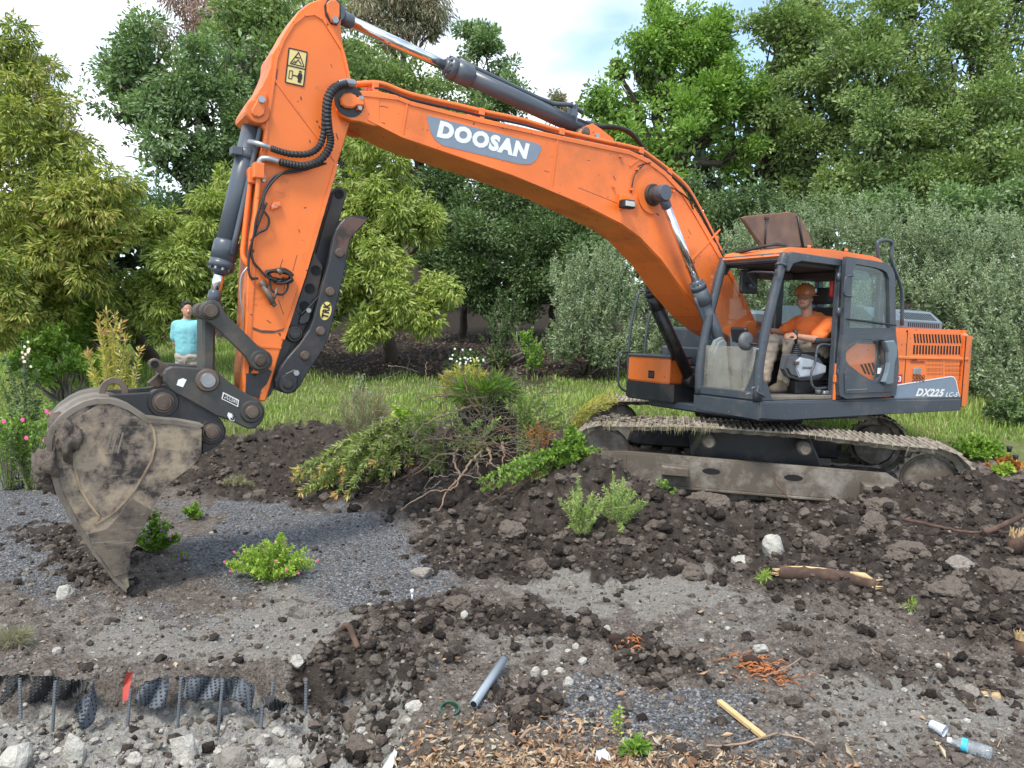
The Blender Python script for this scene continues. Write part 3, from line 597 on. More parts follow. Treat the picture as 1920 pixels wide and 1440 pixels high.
tree('oak_tree', 'dense green oak at the upper right above the raised lid', (12.6, 28), [(1640, 60, 75, 27), (1700, 30, 75, 27), (1620, 160, 85, 26), (1720, 150, 95, 26), (1640, 260, 90, 25), (1750, 270, 85, 25), (1590, 340, 70, 25), (1690, 350, 85, 25)], M_OAKM, 29000, (.14, .08), trunk_r=.32, subr=.9, gap=.6, clump=24, cr=.38, freq=.8, seed=33)
tree('oak_tree', 'dark green oak cut by the right edge of the picture', (16.2, 26), [(1800, 60, 90, 26), (1880, 90, 95, 26), (1830, 190, 95, 25), (1930, 220, 90, 25), (1850, 310, 85, 24), (1940, 350, 90, 24), (1780, 370, 60, 24), (1900, 0, 90, 26)], M_OAKM, 27000, (.14, .08), trunk_r=.32, subr=.9, gap=.6, clump=24, cr=.38, freq=.8, seed=34)
# middle distance bushes
tree('bush', 'dark green bush under the boom, left one of the pair', (-1.4, 21), [(850, 380, 62, 20), (900, 440, 80, 19.5), (830, 470, 50, 20), (880, 520, 65, 19.5), (940, 370, 55, 20.5), (840, 340, 40, 20.5), (920, 570, 45, 19.5)], M_BUSH, 24000, (.11, .055), 'bush', 'dark green bushes', trunk_r=.10, gap=.35, clump=18, cr=.26, freq=1.2, seed=41, twigs=6)
tree('bush', 'dark green bush under the boom, right one of the pair', (1.0, 20.5), [(1000, 400, 70, 20), (1060, 430, 65, 19.5), (1110, 480, 55, 19), (1000, 490, 75, 19.5), (1050, 530, 60, 19), (1130, 430, 45, 20), (980, 570, 45, 19.5)], M_BUSH, 24000, (.11, .055), 'bush', 'dark green bushes', trunk_r=.10, gap=.38, clump=18, cr=.26, freq=1.2, seed=42, twigs=6)
tree('bush', 'dim green bush between the boom foot and the raised lid', (5.0, 21), [(1350, 420, 60, 20), (1420, 400, 55, 20), (1330, 500, 60, 19), (1450, 480, 60, 19), (1400, 550, 70, 19), (1300, 360, 40, 21), (1530, 420, 60, 21), (1500, 520, 70, 20)], M_BUSH, 20000, (.11, .055), 'bush', 'dark green bushes', trunk_r=.10, gap=.3, clump=18, cr=.26, freq=1.2, seed=43, twigs=6)
tree('dark_tree', 'dark shaded tree above the silver shrubs at the right edge', (13.2, 21), [(1600, 410, 50, 21), (1700, 410, 55, 21), (1800, 410, 55, 21), (1900, 400, 60, 21), (1960, 420, 60, 21)], M_OAKD, 14000, (.13, .07), trunk_r=.15, gap=.3, clump=20, cr=.32, freq=1.0, seed=44, twigs=5)
# silver-green olive shrubs with upright shoots
def shoots(name, label, base, lobes, n, seed, leaf=(.075, .020), mat=None, spread=.3, group='silver-green shrubs', cat='shrub', stemr=.006, per=46, L0=.75):
    """upright leafy shoots rising from the lobes"""
    rng = np.random.default_rng(seed); bx, by = base; bz = HZ(bx, by)-.05
    t = empty(name, (bx, by, bz), label, cat, group); LL = []
    for px, py, rp, Y in lobes: c = W(px, py, Y); LL.append((c.x-bx, c.y-by, c.z-bz, rp*Y/FPX))
    ns = n//per; LLa = np.array(LL); k = rng.choice(len(LL), ns, p=LLa[:, 3]**2/np.sum(LLa[:, 3]**2)); d = _unit(rng.normal(size=(ns, 3))); d[:, 1] -= .4; d = _unit(d)
    S = LLa[k, :3]+d*(LLa[k, 3]*(.40+.68*rng.random(ns)))[:, None]; dr = _unit(np.stack([rng.normal(0, spread, ns)+d[:, 0]*.35, rng.normal(0, spread, ns)+d[:, 1]*.25, np.ones(ns)], -1)); Ls = L0*(.5+.7*rng.random(ns))*np.minimum(1, LLa[k, 3])
    tt = np.tile(np.linspace(.05, 1, per), ns); i = np.repeat(np.arange(ns), per)
    P = S[i]+dr[i]*(Ls[i]*tt)[:, None]; dirn = _unit(rng.normal(size=(ns*per, 3))*.8+dr[i]*.7)
    V, F = leaves(P, dirn, leaf[0]*(1.15-.5*tt), leaf[1], rng)
    kk = int(n*.10); q = LLa[rng.integers(0, len(LL), kk)]; Pi = q[:, :3]+_unit(rng.normal(size=(kk, 3)))*(q[:, 3]*rng.random(kk)**.5*.8)[:, None]; V2, F2 = leaves(Pi, rng.normal(size=(kk, 3)), leaf[0]*1.5, leaf[1]*2.4, rng)
    link('crown', npmesh(name+'_crown', np.concatenate([V, V2]), np.concatenate([F, F2+len(V)]), mat or M_OLV), t)
    mb = MB(); pr = random.Random(seed)
    for l in LL:
        for _ in range(3): limb(mb, (pr.uniform(-.15, .15), pr.uniform(-.1, .1), 0), Vector(l[:3])+Vector((pr.uniform(-.3, .3), 0, l[3]*.6)), .035, .008, pr, .3, 4, 5)
    o = mb.build('stems', BARKL, t); return t
shoots('olive_shrub', 'silver-green shrub behind the tool box, left of the boom cylinders', (1.6, 15.6), [(1080, 540, 55, 15.5), (1140, 500, 50, 15.5), (1100, 610, 60, 15), (1170, 570, 62, 15), (1060, 650, 36, 15), (1190, 640, 50, 14.8), (1130, 660, 40, 14.8)], 25000, 51)
shoots('olive_shrub', 'silver-green shrub seen between the boom and the cab', (3.4, 15.9), [(1240, 490, 50, 15.6), (1280, 600, 62, 15.2), (1230, 640, 50, 15), (1340, 560, 60, 15.6), (1400, 470, 45, 16), (1440, 440, 40, 16), (1420, 560, 60, 15.8), (1330, 660, 40, 15.2)], 24000, 52)
shoots('olive_shrub', 'tall silver-green shrub directly behind the cab roof and handrail', (6.6, 15.6), [(1520, 450, 50, 16), (1580, 450, 55, 15.8), (1640, 460, 60, 15.4), (1560, 540, 60, 15.6), (1640, 550, 65, 15.2), (1700, 500, 60, 15.2), (1500, 540, 60, 16)], 25000, 53)
shoots('olive_shrub', 'silver-green shrub above the engine cover, before the dark trees', (8.2, 15.0), [(1740, 460, 58, 15), (1790, 500, 62, 14.6), (1760, 560, 60, 14.4), (1830, 570, 66, 14), (1850, 650, 60, 13.6), (1820, 710, 40, 13.4)], 25000, 54)
shoots('olive_shrub', 'silver-green shrub cut by the right edge beside the counterweight', (9.2, 14.2), [(1850, 460, 52, 15), (1900, 500, 66, 14.5), (1940, 560, 70, 14), (1890, 620, 62, 13.8), (1930, 690, 60, 13.4), (1880, 730, 40, 13.0)], 23000, 55)
# small shrubs in the shade and weeds by the lawn
shoots('leafy_shrub', 'bright green young shrub in the shade right of the flowering bush', (.35, 15.3), [(990, 650, 24, 15.2), (1000, 675, 22, 15.1), (985, 630, 14, 15.2)], 1800, 61, leaf=(.05, .03), mat=M_OAKL, group=None)
shoots('leafy_shrub', 'loose green shrub with slender stems between the two dark bushes', (-.1, 16.4), [(940, 620, 36, 16.2), (960, 580, 34, 16.4), (930, 670, 26, 16), (1040, 640, 30, 16)], 4200, 62, leaf=(.06, .03), mat=M_BUSH, group=None)
tr_ = shoots('leafy_shrub', 'rounded bush dotted with white flowers at the edge of the mulch', (-.9, 15.0), [(870, 682, 24, 14.9), (890, 690, 20, 14.9), (850, 692, 18, 14.9), (880, 668, 16, 14.9)], 3200, 63, leaf=(.06, .018), mat=M_BUSH, group=None, L0=.5)
def flower_dots(parent, pts, r, m, name='flower'):
    for p in pts:
        b = MB(); c = Vector(p); u = 5; A = b.bm.verts.new(c+Vector((0, -.01, .005))); ring = [b.bm.verts.new(c+Vector((math.cos(2*math.pi*k/10)*r*(1 if k % 2 else .78), -.008, math.sin(2*math.pi*k/10)*r*(1 if k % 2 else .78)))) for k in range(10)]
        for k in range(10): b.poly((A, ring[k], ring[(k+1) % 10]))
        b.build(name, m, parent)
fr_ = random.Random(5); Z_ = tr_.location
flower_dots(tr_, [W(870+fr_.gauss(0, 18), 676+fr_.gauss(0, 9), 14.4)-Z_ for _ in range(26)], .022, WHITE)
for args in (('bright green weeds filling the shade below the left tree', (-8.6, 15.3), [(70, 610, 30, 15), (100, 590, 28, 15), (40, 640, 30, 14.8), (130, 620, 26, 15)], 71), ('tall bright weeds at the foot of the left tree, behind the cream flowers', (-7.9, 13.6), [(70, 660, 30, 13.5), (110, 650, 30, 13.6), (40, 690, 26, 13.3), (140, 680, 26, 13.5), (90, 700, 28, 13.2), (170, 690, 22, 13.4)], 73), ('bright green weeds left of the standing man', (-7.4, 15.0), [(165, 600, 28, 15), (200, 620, 26, 15), (150, 640, 22, 14.8)], 72)):
    shoots('weed_clump', args[0], args[1], args[2], 5000, args[3], leaf=(.09, .035), mat=M_WEED, group='weeds below the left tree', cat='plant', L0=.6)
# ------------------------------------------------------------ grass
def grass():
    rng = np.random.default_rng(31); n = 66000
    y = 11.5+8.5*rng.random(n)**1.25; x = y*rng.uniform(-.74, .74, n); z, A = heights(x, y, False)
    hgt = .07+.19*np.clip(.5+.6*fbm(np.stack([x*.7, y*.7, x*0], -1), 3, 3), 0, 1)*sstep(y, 11.3, 13)
    keep = (A['w_grass'] > .5*rng.random(n)+.25) & (A['w_mulch'] < .5+.3*rng.random(n)); x, y, z, hgt = x[keep], y[keep], z[keep], hgt[keep]; n = len(x)
    a = rng.uniform(0, 2*math.pi, n); w_ = (.006+.004*rng.random(n))*(y/11)**.5; dx, dy = np.cos(a), np.sin(a); lean = rng.uniform(.1, .75, n)*hgt
    P = np.stack([x, y, z-.01], -1); s = np.stack([-dy*w_, dx*w_, 0*w_], -1); m = P+np.stack([dx*lean*.3, dy*lean*.3, hgt*.6], -1); t = P+np.stack([dx*lean, dy*lean, hgt], -1)
    V = np.stack([P-s, P+s, m+s*.7, m-s*.7, t], 1).reshape(-1, 3); i = np.arange(n)[:, None]*5
    F = np.concatenate([i+np.array([[0, 1, 2]]), i+np.array([[0, 2, 3]]), i+np.array([[3, 2, 4]])], 1).reshape(-1, 3)
    tag(link('grass', npmesh('grass', V, F, leaf_mat('grass_blade', [(.11, .20, .035), (.21, .34, .06), (.34, .47, .11), (.50, .50, .22)], .35, .5, .6))), 'long green and straw-coloured grass', kind='stuff')
    n = 16000; yy = 15+7*rng.random(n); xx = yy*rng.uniform(-.74, .74, n); zz, A = heights(xx, yy, False); k = A['w_mulch'] > .4; P = np.stack([xx, yy, zz+.02], -1)[k]
    V, F = leaves(P, rng.normal(size=P.shape)*np.array([1, 1, .35]), .10, .05, rng); tag(link('leaf_litter', npmesh('leaf_litter', V, F, leaf_mat('litter_leaf', [(.04, .028, .02), (.10, .07, .05), (.22, .16, .12)], .1, .7, 1.0))), 'brown leaf litter under the trees', kind='stuff')
grass()
# ================================================================== EXCAVATOR
EXC = empty('excavator', T0, 'orange tracked excavator with a man in its open cab and its bucket on the ground', 'excavator')
def up(mb, name, m, parent=None, label=None, sm=False):     # a part (or sub-part) in upper-carriage coordinates
    return mb.build(name, m, parent or EXC, MU if parent is None else None, label=label, smooth_all=sm)
def tr(mb, name, m, parent=None, label=None):
    return mb.build(name, m, parent or EXC, MT if parent is None else None, label=label)
def PX(pts, c): return [UX(x, y, c) for x, y in pts]
def P3(px, py, c): return U(px, py, c)
def bolts(parent, pts, y, r=.018, h=.018, m=BOLT, name='bolt'):
    for p in pts:
        q = P3(p[0], p[1], y); b = MB(); b.cyl((q.x, y-.002, q.z), (q.x, y+h, q.z), r, 6, m); b.build(name, m, parent)
def pin(parent, px, py, y0, y1, r, m=PIN, name='pin', collar=None, cm=None):
    q = P3(px, py, y1); b = MB()
    b.cyl((q.x, y0, q.z), (q.x, y1, q.z), r, 28, m, chamf=.008)
    if collar: b.cyl((q.x, y0, q.z), (q.x, y1-collar[1], q.z), collar[0], 28, cm or m, chamf=.01)
    b.cyl((q.x, y1, q.z), (q.x, y1+.006, q.z), r*.55, 20, m)
    o = b.build(name, m, parent); return o
# ------------------------------------------------------------ boom
BY = .27
boom_pts = [(676, 171), (709, 171), (743, 178), (767, 188), (830, 205), (901, 221), (980, 238), (1052, 254), (1120, 268), (1180, 281), (1218, 298), (1250, 322), (1282, 356), (1310, 400), (1335, 443), (1354, 478),
            (1378, 520), (1400, 566), (1419, 606), (1421, 622), (1411, 636), (1392, 640), (1372, 634), (1350, 620), (1318, 592), (1283, 551), (1262, 521), (1240, 490), (1222, 472), (1200, 447), (1168, 423), (1130, 404), (1095, 387), (1035, 358), (960, 330), (900, 309),
            (832, 286), (790, 272), (753, 258), (715, 237), (690, 225), (674, 220)]
b = MB(); b.prism(PX(boom_pts, BY), -BY, BY, bev=.008, smooth=False); BOOM = up(b, 'boom', ORANGE)
# flange lips along both sides of the belly
def strip(pxs, y, wd, h, m, name, parent, yc=None):
    path = [P3(x, yy, y) for x, yy in pxs]; b = MB()
    for p, q in zip(path, path[1:]):
        d = (q-p); n = Vector((-d.z, 0, d.x)).normalized()*wd/2
        vs = [p+n, q+n, q-n, p-n]; A = [b.bm.verts.new((v.x, y, v.z)) for v in vs]; B_ = [b.bm.verts.new((v.x, y+h, v.z)) for v in vs]
        b.poly(A, m); b.poly(B_[::-1], m)
        for i in range(4): b.poly((A[i], B_[i], B_[(i+1) % 4], A[(i+1) % 4]), m)
    return b.build(name, m, parent)
strip([(676, 176), (745, 184), (770, 194), (901, 227), (1052, 260), (1180, 287), (1214, 303), (1246, 327), (1277, 360), (1304, 403), (1348, 480), (1372, 522), (1412, 606)], BY, .035, .012, ORANGE, 'flange', BOOM)
strip([(690, 222), (753, 254), (832, 281), (960, 325), (1095, 381), (1166, 417), (1200, 442), (1240, 484), (1264, 518), (1285, 546), (1318, 584)], BY, .035, .012, ORANGE, 'flange', BOOM)
for a, c in (((764, 190), (753, 256)), ((1046, 254), (1033, 354)), ((1205, 292), (1180, 312)), ((1350, 430), (1285, 500)), ):
    strip([a, c], BY, .018, .008, ORANGE, 'weld_seam', BOOM)
# fork plates at the nose
nose = [(678, 171), (668, 168), (652, 170), (640, 178), (633, 190), (634, 206), (644, 219), (660, 226), (676, 228), (700, 236), (712, 236), (712, 171)]
for y0, y1 in ((.205, .274), (-.274, -.205)):
    b = MB(); b.prism(PX(nose, BY), y0, y1, bev=.006); b.build('fork_plate', ORANGE, BOOM)
# greasy recess and pin cap
q = P3(655, 190, .275); b = MB(); b.cyl((q.x, .27, q.z), (q.x, .283, q.z), .135, 32, STEEL); b.build('pin_boss', STEEL, BOOM)
b = MB(); capp = [(636, 186), (643, 177), (655, 175), (665, 180), (668, 184), (680, 182), (682, 200), (668, 199), (660, 204), (647, 203), (638, 197)]
b.prism(PX(capp, .29), .28, .325, bev=.012); b.build('pin_cap', ORANGE, BOOM)
b = MB(); b.prism(PX([(673, 180), (681, 181), (678, 208), (669, 206)], .3), .28, .31, bev=.004); o = b.build('pin_lock_plate', ORANGE, BOOM); bolts(BOOM, [(677, 184), (674, 203)], .31, .02)
# boom-mounted decal with the lettering
dec = PX([(800, 216), (1003, 268), (1015, 274), (1013, 284), (1005, 300), (994, 308), (975, 308), (830, 273), (815, 262), (806, 245)], BY)
b = MB(); b.prism(dec, BY+.001, BY+.004); b.build('decal', DECG, BOOM)
lettering('DOOSAN', (818, 257), (990, 300), .16, BY, WHITE, BOOM, bold=.065, shear=.14, off=.0065)
# boom cylinder pin boss
q = P3(1222, 366, BY); b = MB(); b.ring((q.x, BY, q.z), (0, 1, 0), .10, .205, .016, 36); b.build('boss_plate', ORANGE, BOOM)
b = MB(); b.cyl((q.x, -.46, q.z), (q.x, .46, q.z), .085, 28, None, chamf=.012); b.cyl((q.x, BY, q.z), (q.x, BY+.05, q.z), .12, 28, None, chamf=.01); b.build('cylinder_pin', STEEL, BOOM)
b = MB(); b.cyl((q.x, .44, q.z), (q.x, .475, q.z), .06, 24); b.build('pin_cap', RUBBER, BOOM)
# work light on the boom
a, c = P3(1160, 368, .3), P3(1195, 392, .3)
b = MB(); b.box((c.x+.02, .27, c.z+.02), (a.x-.02, .31, a.z+.03), None, .004); b.box((a.x-.06, .27, c.z-.02), (a.x-.04, .40, a.z), None); lb = b.build('lamp_bracket', ORANGE, BOOM)
b = MB(); a, c = P3(1163, 374, .36), P3(1184, 393, .36); b.box((c.x, .33, c.z), (a.x, .43, a.z), None, .012); wl = b.build('work_light', RUBBER, BOOM)
b = MB(); b.box((c.x+.018, .425, c.z+.018), (a.x-.018, .437, a.z-.018), None, .003); b.build('lens', plain('lamp_lens', (.55, .55, .5), .15), wl)
# pipes along the boom's back with clamps
def along(pxs, c, n=6): return spline([P3(x, y, c) for x, y in pxs], n)
pp = [(668, 158), (700, 157), (722, 160), (770, 178), (860, 199), (905, 210), (980, 226), (1050, 246), (1130, 265), (1195, 280), (1222, 296), (1256, 322), (1288, 352), (1316, 400), (1342, 452), (1352, 472)]
for k, (c, dz) in enumerate(((.21, 0.0), (.13, -.012), (-.13, -.012), (-.21, 0))):
    b = MB(); b.tube([v+Vector((0, 0, dz+.005)) for v in along(pp, c)], .023, 10); b.build('hydraulic_pipe', ORANGE, BOOM)
b = MB(); b.tube([v+Vector((0, .02, -.045)) for v in along(pp[1:], .22)], .014, 8); b.build('hose', RUBBER, BOOM)
for x, y in ((702, 163), (901, 211), (1051, 248), (1200, 283), (1253, 322), (1340, 448)):
    v = P3(x, y+2, .21); b = MB(); b.box((v.x-.03, -.25, v.z-.03), (v.x+.03, .25, v.z+.045), None, .006); b.box((v.x-.025, .16, v.z-.12), (v.x+.025, .25, v.z-.02), None, .004); b.build('pipe_clamp', ORANGE, BOOM)
for pts in ([(1208, 308), (1190, 328), (1183, 362)], [(1220, 305), (1200, 310), (1194, 318)], [(1245, 352), (1262, 353), (1290, 372), (1300, 392)]):
    b = MB(); b.tube(along(pts, .29), .007, 6); b.build('cable', RUBBER, BOOM)
for x, y in ((1194, 317), (1183, 355), (1163, 293), (1262, 358), (1150, 350)):
    v = P3(x, y, .28); b = MB(); b.box((v.x-.015, .26, v.z-.012), (v.x+.015, .30, v.z+.012)); b.build('clip', ORANGE, BOOM)
b = MB(); b.tube(along([(1085, 225), (1115, 236), (1150, 237), (1178, 245), (1196, 262), (1212, 285)], .06), .02, 10); b.build('hose', RUBBER, BOOM)
b = MB(); b.tube(along([(1090, 232), (1120, 240), (1155, 240), (1180, 250), (1200, 270), (1218, 293)], .0), .02, 10); b.build('hose', RUBBER, BOOM)
# lug for the arm cylinder on the boom's back
for s in (-1, 1):
    b = MB(); b.prism(PX([(1072, 258), (1088, 240), (1104, 234), (1120, 244), (1143, 262), (1146, 276), (1074, 262)], .1), s*.13, s*.17, bev=.004); b.build('lug', ORANGE, BOOM)
pin(BOOM, 1100, 246, -.19, .19, .05, PIN, 'cylinder_pin'); bolts(BOOM, [(1119, 255)], .17, .03)
for s in (-1, 1):   # boss at the boom foot
    pass
b = MB(); q = P3(1397, 618, .24); b.cyl((q.x, -.34, q.z), (q.x, .34, q.z), .11, 28, None, chamf=.01); b.build('foot_pin', ORANGE, BOOM)
# scuffs on the nose plate and grease scratches
def hyd(name, p0, p1, yc, r_rod, r_bar, frac, parent=None, cm=CYLP, collar_l=.16, collar_r=1.28, eye=.09, p0c=None, p1c=None, eyem=None):
    """hydraulic cylinder: rod eye at p0, barrel eye at p1 (machine points); frac = share of visible rod"""
    A = Vector(p0); B_ = Vector(p1); d = (B_-A); Ln = d.length; d.normalize()
    s = A+d*(Ln*frac); e = MB()
    e.tube2([s+d*collar_l, B_-d*(eye*.8)], [r_bar, r_bar], 28, None)
    root = up(e, name, cm, parent)
    e = MB(); e.cyl(A-Vector((0, .075, 0)), A+Vector((0, .075, 0)), eye, 24, None, chamf=.01); e.tube2([A+d*eye*.6, A+d*(eye+.07), A+d*(eye+.09)], [r_rod*1.25, r_rod*1.25, r_rod], 20, None); e.build('rod_eye', cm, root)
    e = MB(); e.cyl(B_-Vector((0, .075, 0)), B_+Vector((0, .075, 0)), eye*1.1, 24, None, chamf=.01); e.build('base_eye', cm, root)
    r = MB(); r.cyl(A+d*(eye+.05), s+d*.02, r_rod, 28); r.build('rod', CHROME, root)
    c = MB(); R1 = r_bar*collar_r
    c.tube2([s-d*.05, s-d*.02, s, s+d*.001, s+d*.06, s+d*.061, s+d*.075, s+d*.076, s+d*(collar_l+.08), s+d*(collar_l+.10)], [r_bar*.75, r_bar*.92, r_bar*.92, R1, R1, R1*.93, R1*.93, R1, R1, r_bar], 28, None); cg = c.build('collar', cm, root)
    u, v = frame_of(d)
    for k in range(10):
        a = 2*math.pi*k/10; o = s+(u*math.cos(a)+v*math.sin(a))*R1*.86; h = MB(); h.cyl(o-d*.022, o, .013, 6); h.build('bolt', BOLT if k % 3 == 0 else cm, cg)
    return root, A, B_, d, s
# arm cylinder on top of the boom
AC, A_, B_, d_, s_ = hyd('arm_cylinder', P3(626, 26, 0), P3(1100, 246, 0), 0, .052, .085, .405)
upn = Vector((0, 0, 1)); upn = (upn-d_*upn.dot(d_)).normalized()
L_ = (B_-A_).length
b = MB(); b.tube([s_+d_*.10+upn*.115, s_+d_*.3+upn*.105, s_+d_*(L_*.36)+upn*.105, s_+d_*(L_*.43)+upn*.12, s_+d_*(L_*.50)+upn*.19, s_+d_*(L_*.56)+upn*.17], .024, 10); b.build('oil_pipe', CYLP, AC)
b = MB(); b.box(s_+d_*.12+upn*.06-Vector((.05, .04, .05)), s_+d_*.12+upn*.06+Vector((.05, .04, .05)), None, .015); b.build('port_block', CYLP, AC)
b = MB(); b.box(s_+d_*(L_*.52)+upn*.02-Vector((.02, .09, .03)), s_+d_*(L_*.52)+upn*.12+Vector((.02, .09, .08)), None, .006); b.build('pipe_clamp', CYLP, AC)
# boom cylinders each side
for yc, p1 in ((.43, P3(1329, 690, .43)), (-.43, P3(1303, 728, -.43))):
    top = P3(1222, 366, BY); top = Vector((top.x, yc, top.z)); base = Vector((.80, yc, 1.42)) if yc > 0 else Vector((.66, yc, 1.32))
    BC, a_, e_, dd, ss = hyd('boom_cylinder', top, base, yc, .045, .072, .47, cm=CYLP if yc > 0 else STEEL)
    un, vn = frame_of(dd)
    pf = Vector((1, 0, 0)); pf = (pf-dd*pf.dot(dd)).normalized()
    b = MB(); b.tube([ss+dd*.12+pf*.10, ss+dd*.2+pf*.105, ss+dd*.85+pf*.10, ss+dd*.95+pf*.12], .018, 8); b.build('oil_pipe', CYLP if yc > 0 else STEEL, BC)
# ------------------------------------------------------------ arm
AY = .19
arm_pts = [(626, -3), (634, 4), (640, 14), (641, 30), (639, 45), (641, 70), (644, 88), (649, 104), (654, 130), (657, 148), (660, 176), (662, 205), (659, 223), (652, 245), (647, 263), (632, 309), (620, 353), (596, 437), (571, 520), (552, 572), (536, 626), (520, 677), (507, 725), (498, 752),
           (488, 752), (456, 742), (455, 700), (459, 651), (462, 590), (464, 524), (469, 444), (476, 400), (481, 348), (489, 290), (495, 262), (497, 243), (491, 233), (480, 231), (468, 226), (459, 217), (458, 209), (465, 196), (478, 176), (491, 159), (501, 138), (507, 122), (509, 101), (522, 81), (531, 66), (540, 49), (559, 21), (580, 5), (604, -3)]
b = MB(); b.prism(PX(arm_pts, AY), -AY, AY, bev=.01); ARM = up(b, 'arm', ORANGE_W)
def seam(pts, name='weld_seam', wd=.016, h=.007, m=ORANGE): strip(pts, AY, wd, h, m, name, ARM)
edge = [(497, 262), (503, 215), (512, 150), (517, 110), (530, 75), (549, 45), (570, 28), (590, 26), (606, 36), (622, 62), (641, 92), (650, 128), (656, 160)]
seam(edge, wd=.026, h=.012)
seam([(630, 309), (600, 412), (571, 512), (548, 582), (530, 636)], 'flange', .03, .012)
seam([(497, 262), (489, 330), (478, 440), (471, 560), (466, 640), (462, 700)], 'flange', .03, .010)
seam([(514, 148), (555, 205), (596, 258), (629, 303)]); seam([(467, 640), (490, 650), (527, 652)])
# cylinder lug boss and pin
b = MB(); q = P3(483, 210, .2); b.cyl((q.x, .19, q.z), (q.x, .225, q.z), .10, 32, None, chamf=.01); b.prism(PX([(468, 200), (484, 172), (500, 176), (499, 220), (488, 228)], .2), .19, .21, bev=.004); b.build('pin_boss', ORANGE, ARM)
b = MB(); b.prism(PX([(471, 207), (474, 201), (484, 184), (492, 182), (497, 188), (497, 205), (495, 215), (486, 221), (476, 219), (471, 213)], .23), .226, .25, bev=.008); b.build('pin_cap', ORANGE, ARM); bolts(ARM, [(490, 187)], .25, .03, .02)
b = MB(); b.prism(PX([(613, 5), (619, 0), (630, 0), (637, 8), (637, 28), (634, 40), (628, 44), (622, 40), (614, 22)], .22), .192, .225, bev=.008); b.build('pin_cap', ORANGE, ARM); bolts(ARM, [(628, 38)], .225, .03, .02)
b = MB(); b.prism(PX([(608, 10), (614, -2), (630, -4), (640, 6), (640, 34), (632, 48), (620, 44), (610, 28)], .2), .19, .2, bev=.003); b.build('grease_ring', STEEL, ARM)
# warning decal (pictograms)
def patch(pxs, y, m, name, parent, t=.0025, off=.001):
    b = MB(); b.prism(PX(pxs, y), y+off, y+off+t); return b.build(name, m, parent)
WD = patch([(542, 90), (576, 98), (569, 162), (535, 154)], AY, YEL, 'warning_decal', ARM)
def lines(pxs, y, wd, m, parent, off=.005, name='pictogram', close=False):
    if close: pxs = pxs+[pxs[0]]
    strip(pxs, y+off, wd, .0015, m, name, parent)
lines([(542, 90), (576, 98), (569, 162), (535, 154)], AY, .010, BLACK, WD, close=True); lines([(538, 122), (572, 130)], AY, .010, BLACK, WD)
lines([(560, 98), (544, 119), (570, 125)], AY, .008, BLACK, WD, close=True)
lines([(553, 107), (562, 109)], AY, .010, BLACK, WD); lines([(553, 119), (559, 112), (565, 121)], AY, .008, BLACK, WD); lines([(548, 119), (554, 114)], AY, .006, BLACK, WD)
lines([(543, 132), (549, 133), (547, 148), (541, 147)], AY, .006, BLACK, WD, close=True); lines([(549, 141), (558, 143)], AY, .010, BLACK, WD)
lines([(563, 137), (561, 155)], AY, .028, BLACK, WD); lines([(560, 139), (558, 147)], AY, .008, BLACK, WD); lines([(566, 140), (565, 149)], AY, .008, BLACK, WD); lines([(563.4, 133), (563.1, 136)], AY, .022, BLACK, WD)
b = MB(); a = P3(507, 383, AY); c = P3(525, 395, AY); b.prism(PX([(507, 387), (512, 380), (524, 379), (526, 387), (521, 390), (508, 395)], AY), .19, .225, bev=.005); b.build('pipe_clamp', ORANGE, ARM); bolts(ARM, [(512, 388), (521, 384)], .225, .01, .008)
# corrugated hoses from the boom to the arm
def corr(path, r, name, parent, pitch=.026, m=RUBBER):
    pts = [Vector(p) for p in path]; out = []; rs = []
    for i in range(len(pts)-1):
        L1 = (pts[i+1]-pts[i]).length; n = max(1, int(L1/(pitch/2)))
        for k in range(n): out.append(pts[i].lerp(pts[i+1], k/n)); rs.append(r*(1.0 if len(rs) % 2 == 0 else .80))
    b = MB(); b.tube(out, rs, 12, smooth=False); return b.build(name, m, parent)
def hp(pts, n=8): return spline([P3(x, y, c) for x, y, c in pts], n)
corr(hp([(636, 158, .34), (622, 166, .34), (612, 186, .33), (609, 215, .31), (607, 250, .28), (598, 275, .27), (578, 288, .26), (548, 289, .25), (522, 283, .25), (506, 277, .25)]), .030, 'corrugated_hose', ARM)
corr(hp([(650, 157, .36), (632, 163, .36), (618, 182, .35), (614, 210, .33), (616, 240, .31), (620, 262, .29), (614, 284, .28), (596, 303, .27), (570, 311, .26), (545, 308, .25), (522, 303, .25)]), .036, 'corrugated_hose', ARM)
for pts, r in (([(636, 158, .34), (648, 155, .33), (664, 157, .3)], .034), ([(506, 277, .25), (492, 272, .24), (478, 268, .2), (468, 266, .12)], .024), ([(522, 303, .25), (505, 298, .24), (492, 298, .22), (486, 306, .21), (485, 322, .21)], .026)):
    b = MB(); b.tube(hp(pts), r, 10); b.build('hose_end', BOLT, ARM)
b = MB(); b.tube(hp([(640, 166, .33), (624, 176, .32), (618, 200, .31), (622, 250, .28), (618, 285, .26), (596, 308, .25), (565, 316, .25), (535, 322, .24), (512, 340, .24), (496, 366, .24), (494, 392, .24), (504, 410, .24), (500, 428, .23), (482, 438, .23), (470, 452, .22)]), .010, 8); b.build('cable', RUBBER, ARM)
b = MB(); b.tube(hp([(612, 306, .25), (565, 320, .24), (520, 328, .235), (500, 350, .235), (490, 380, .235), (480, 412, .235), (476, 440, .235), (468, 470, .225), (466, 500, .22), (470, 520, .22), (484, 522, .22)]), .010, 8); b.build('cable', RUBBER, ARM)
b = MB(); b.tube(hp([(500, 380, .24), (484, 420, .23), (472, 460, .22), (474, 488, .22), (487, 505, .22), (500, 520, .23)]), .010, 8); b.build('cable', RUBBER, ARM)
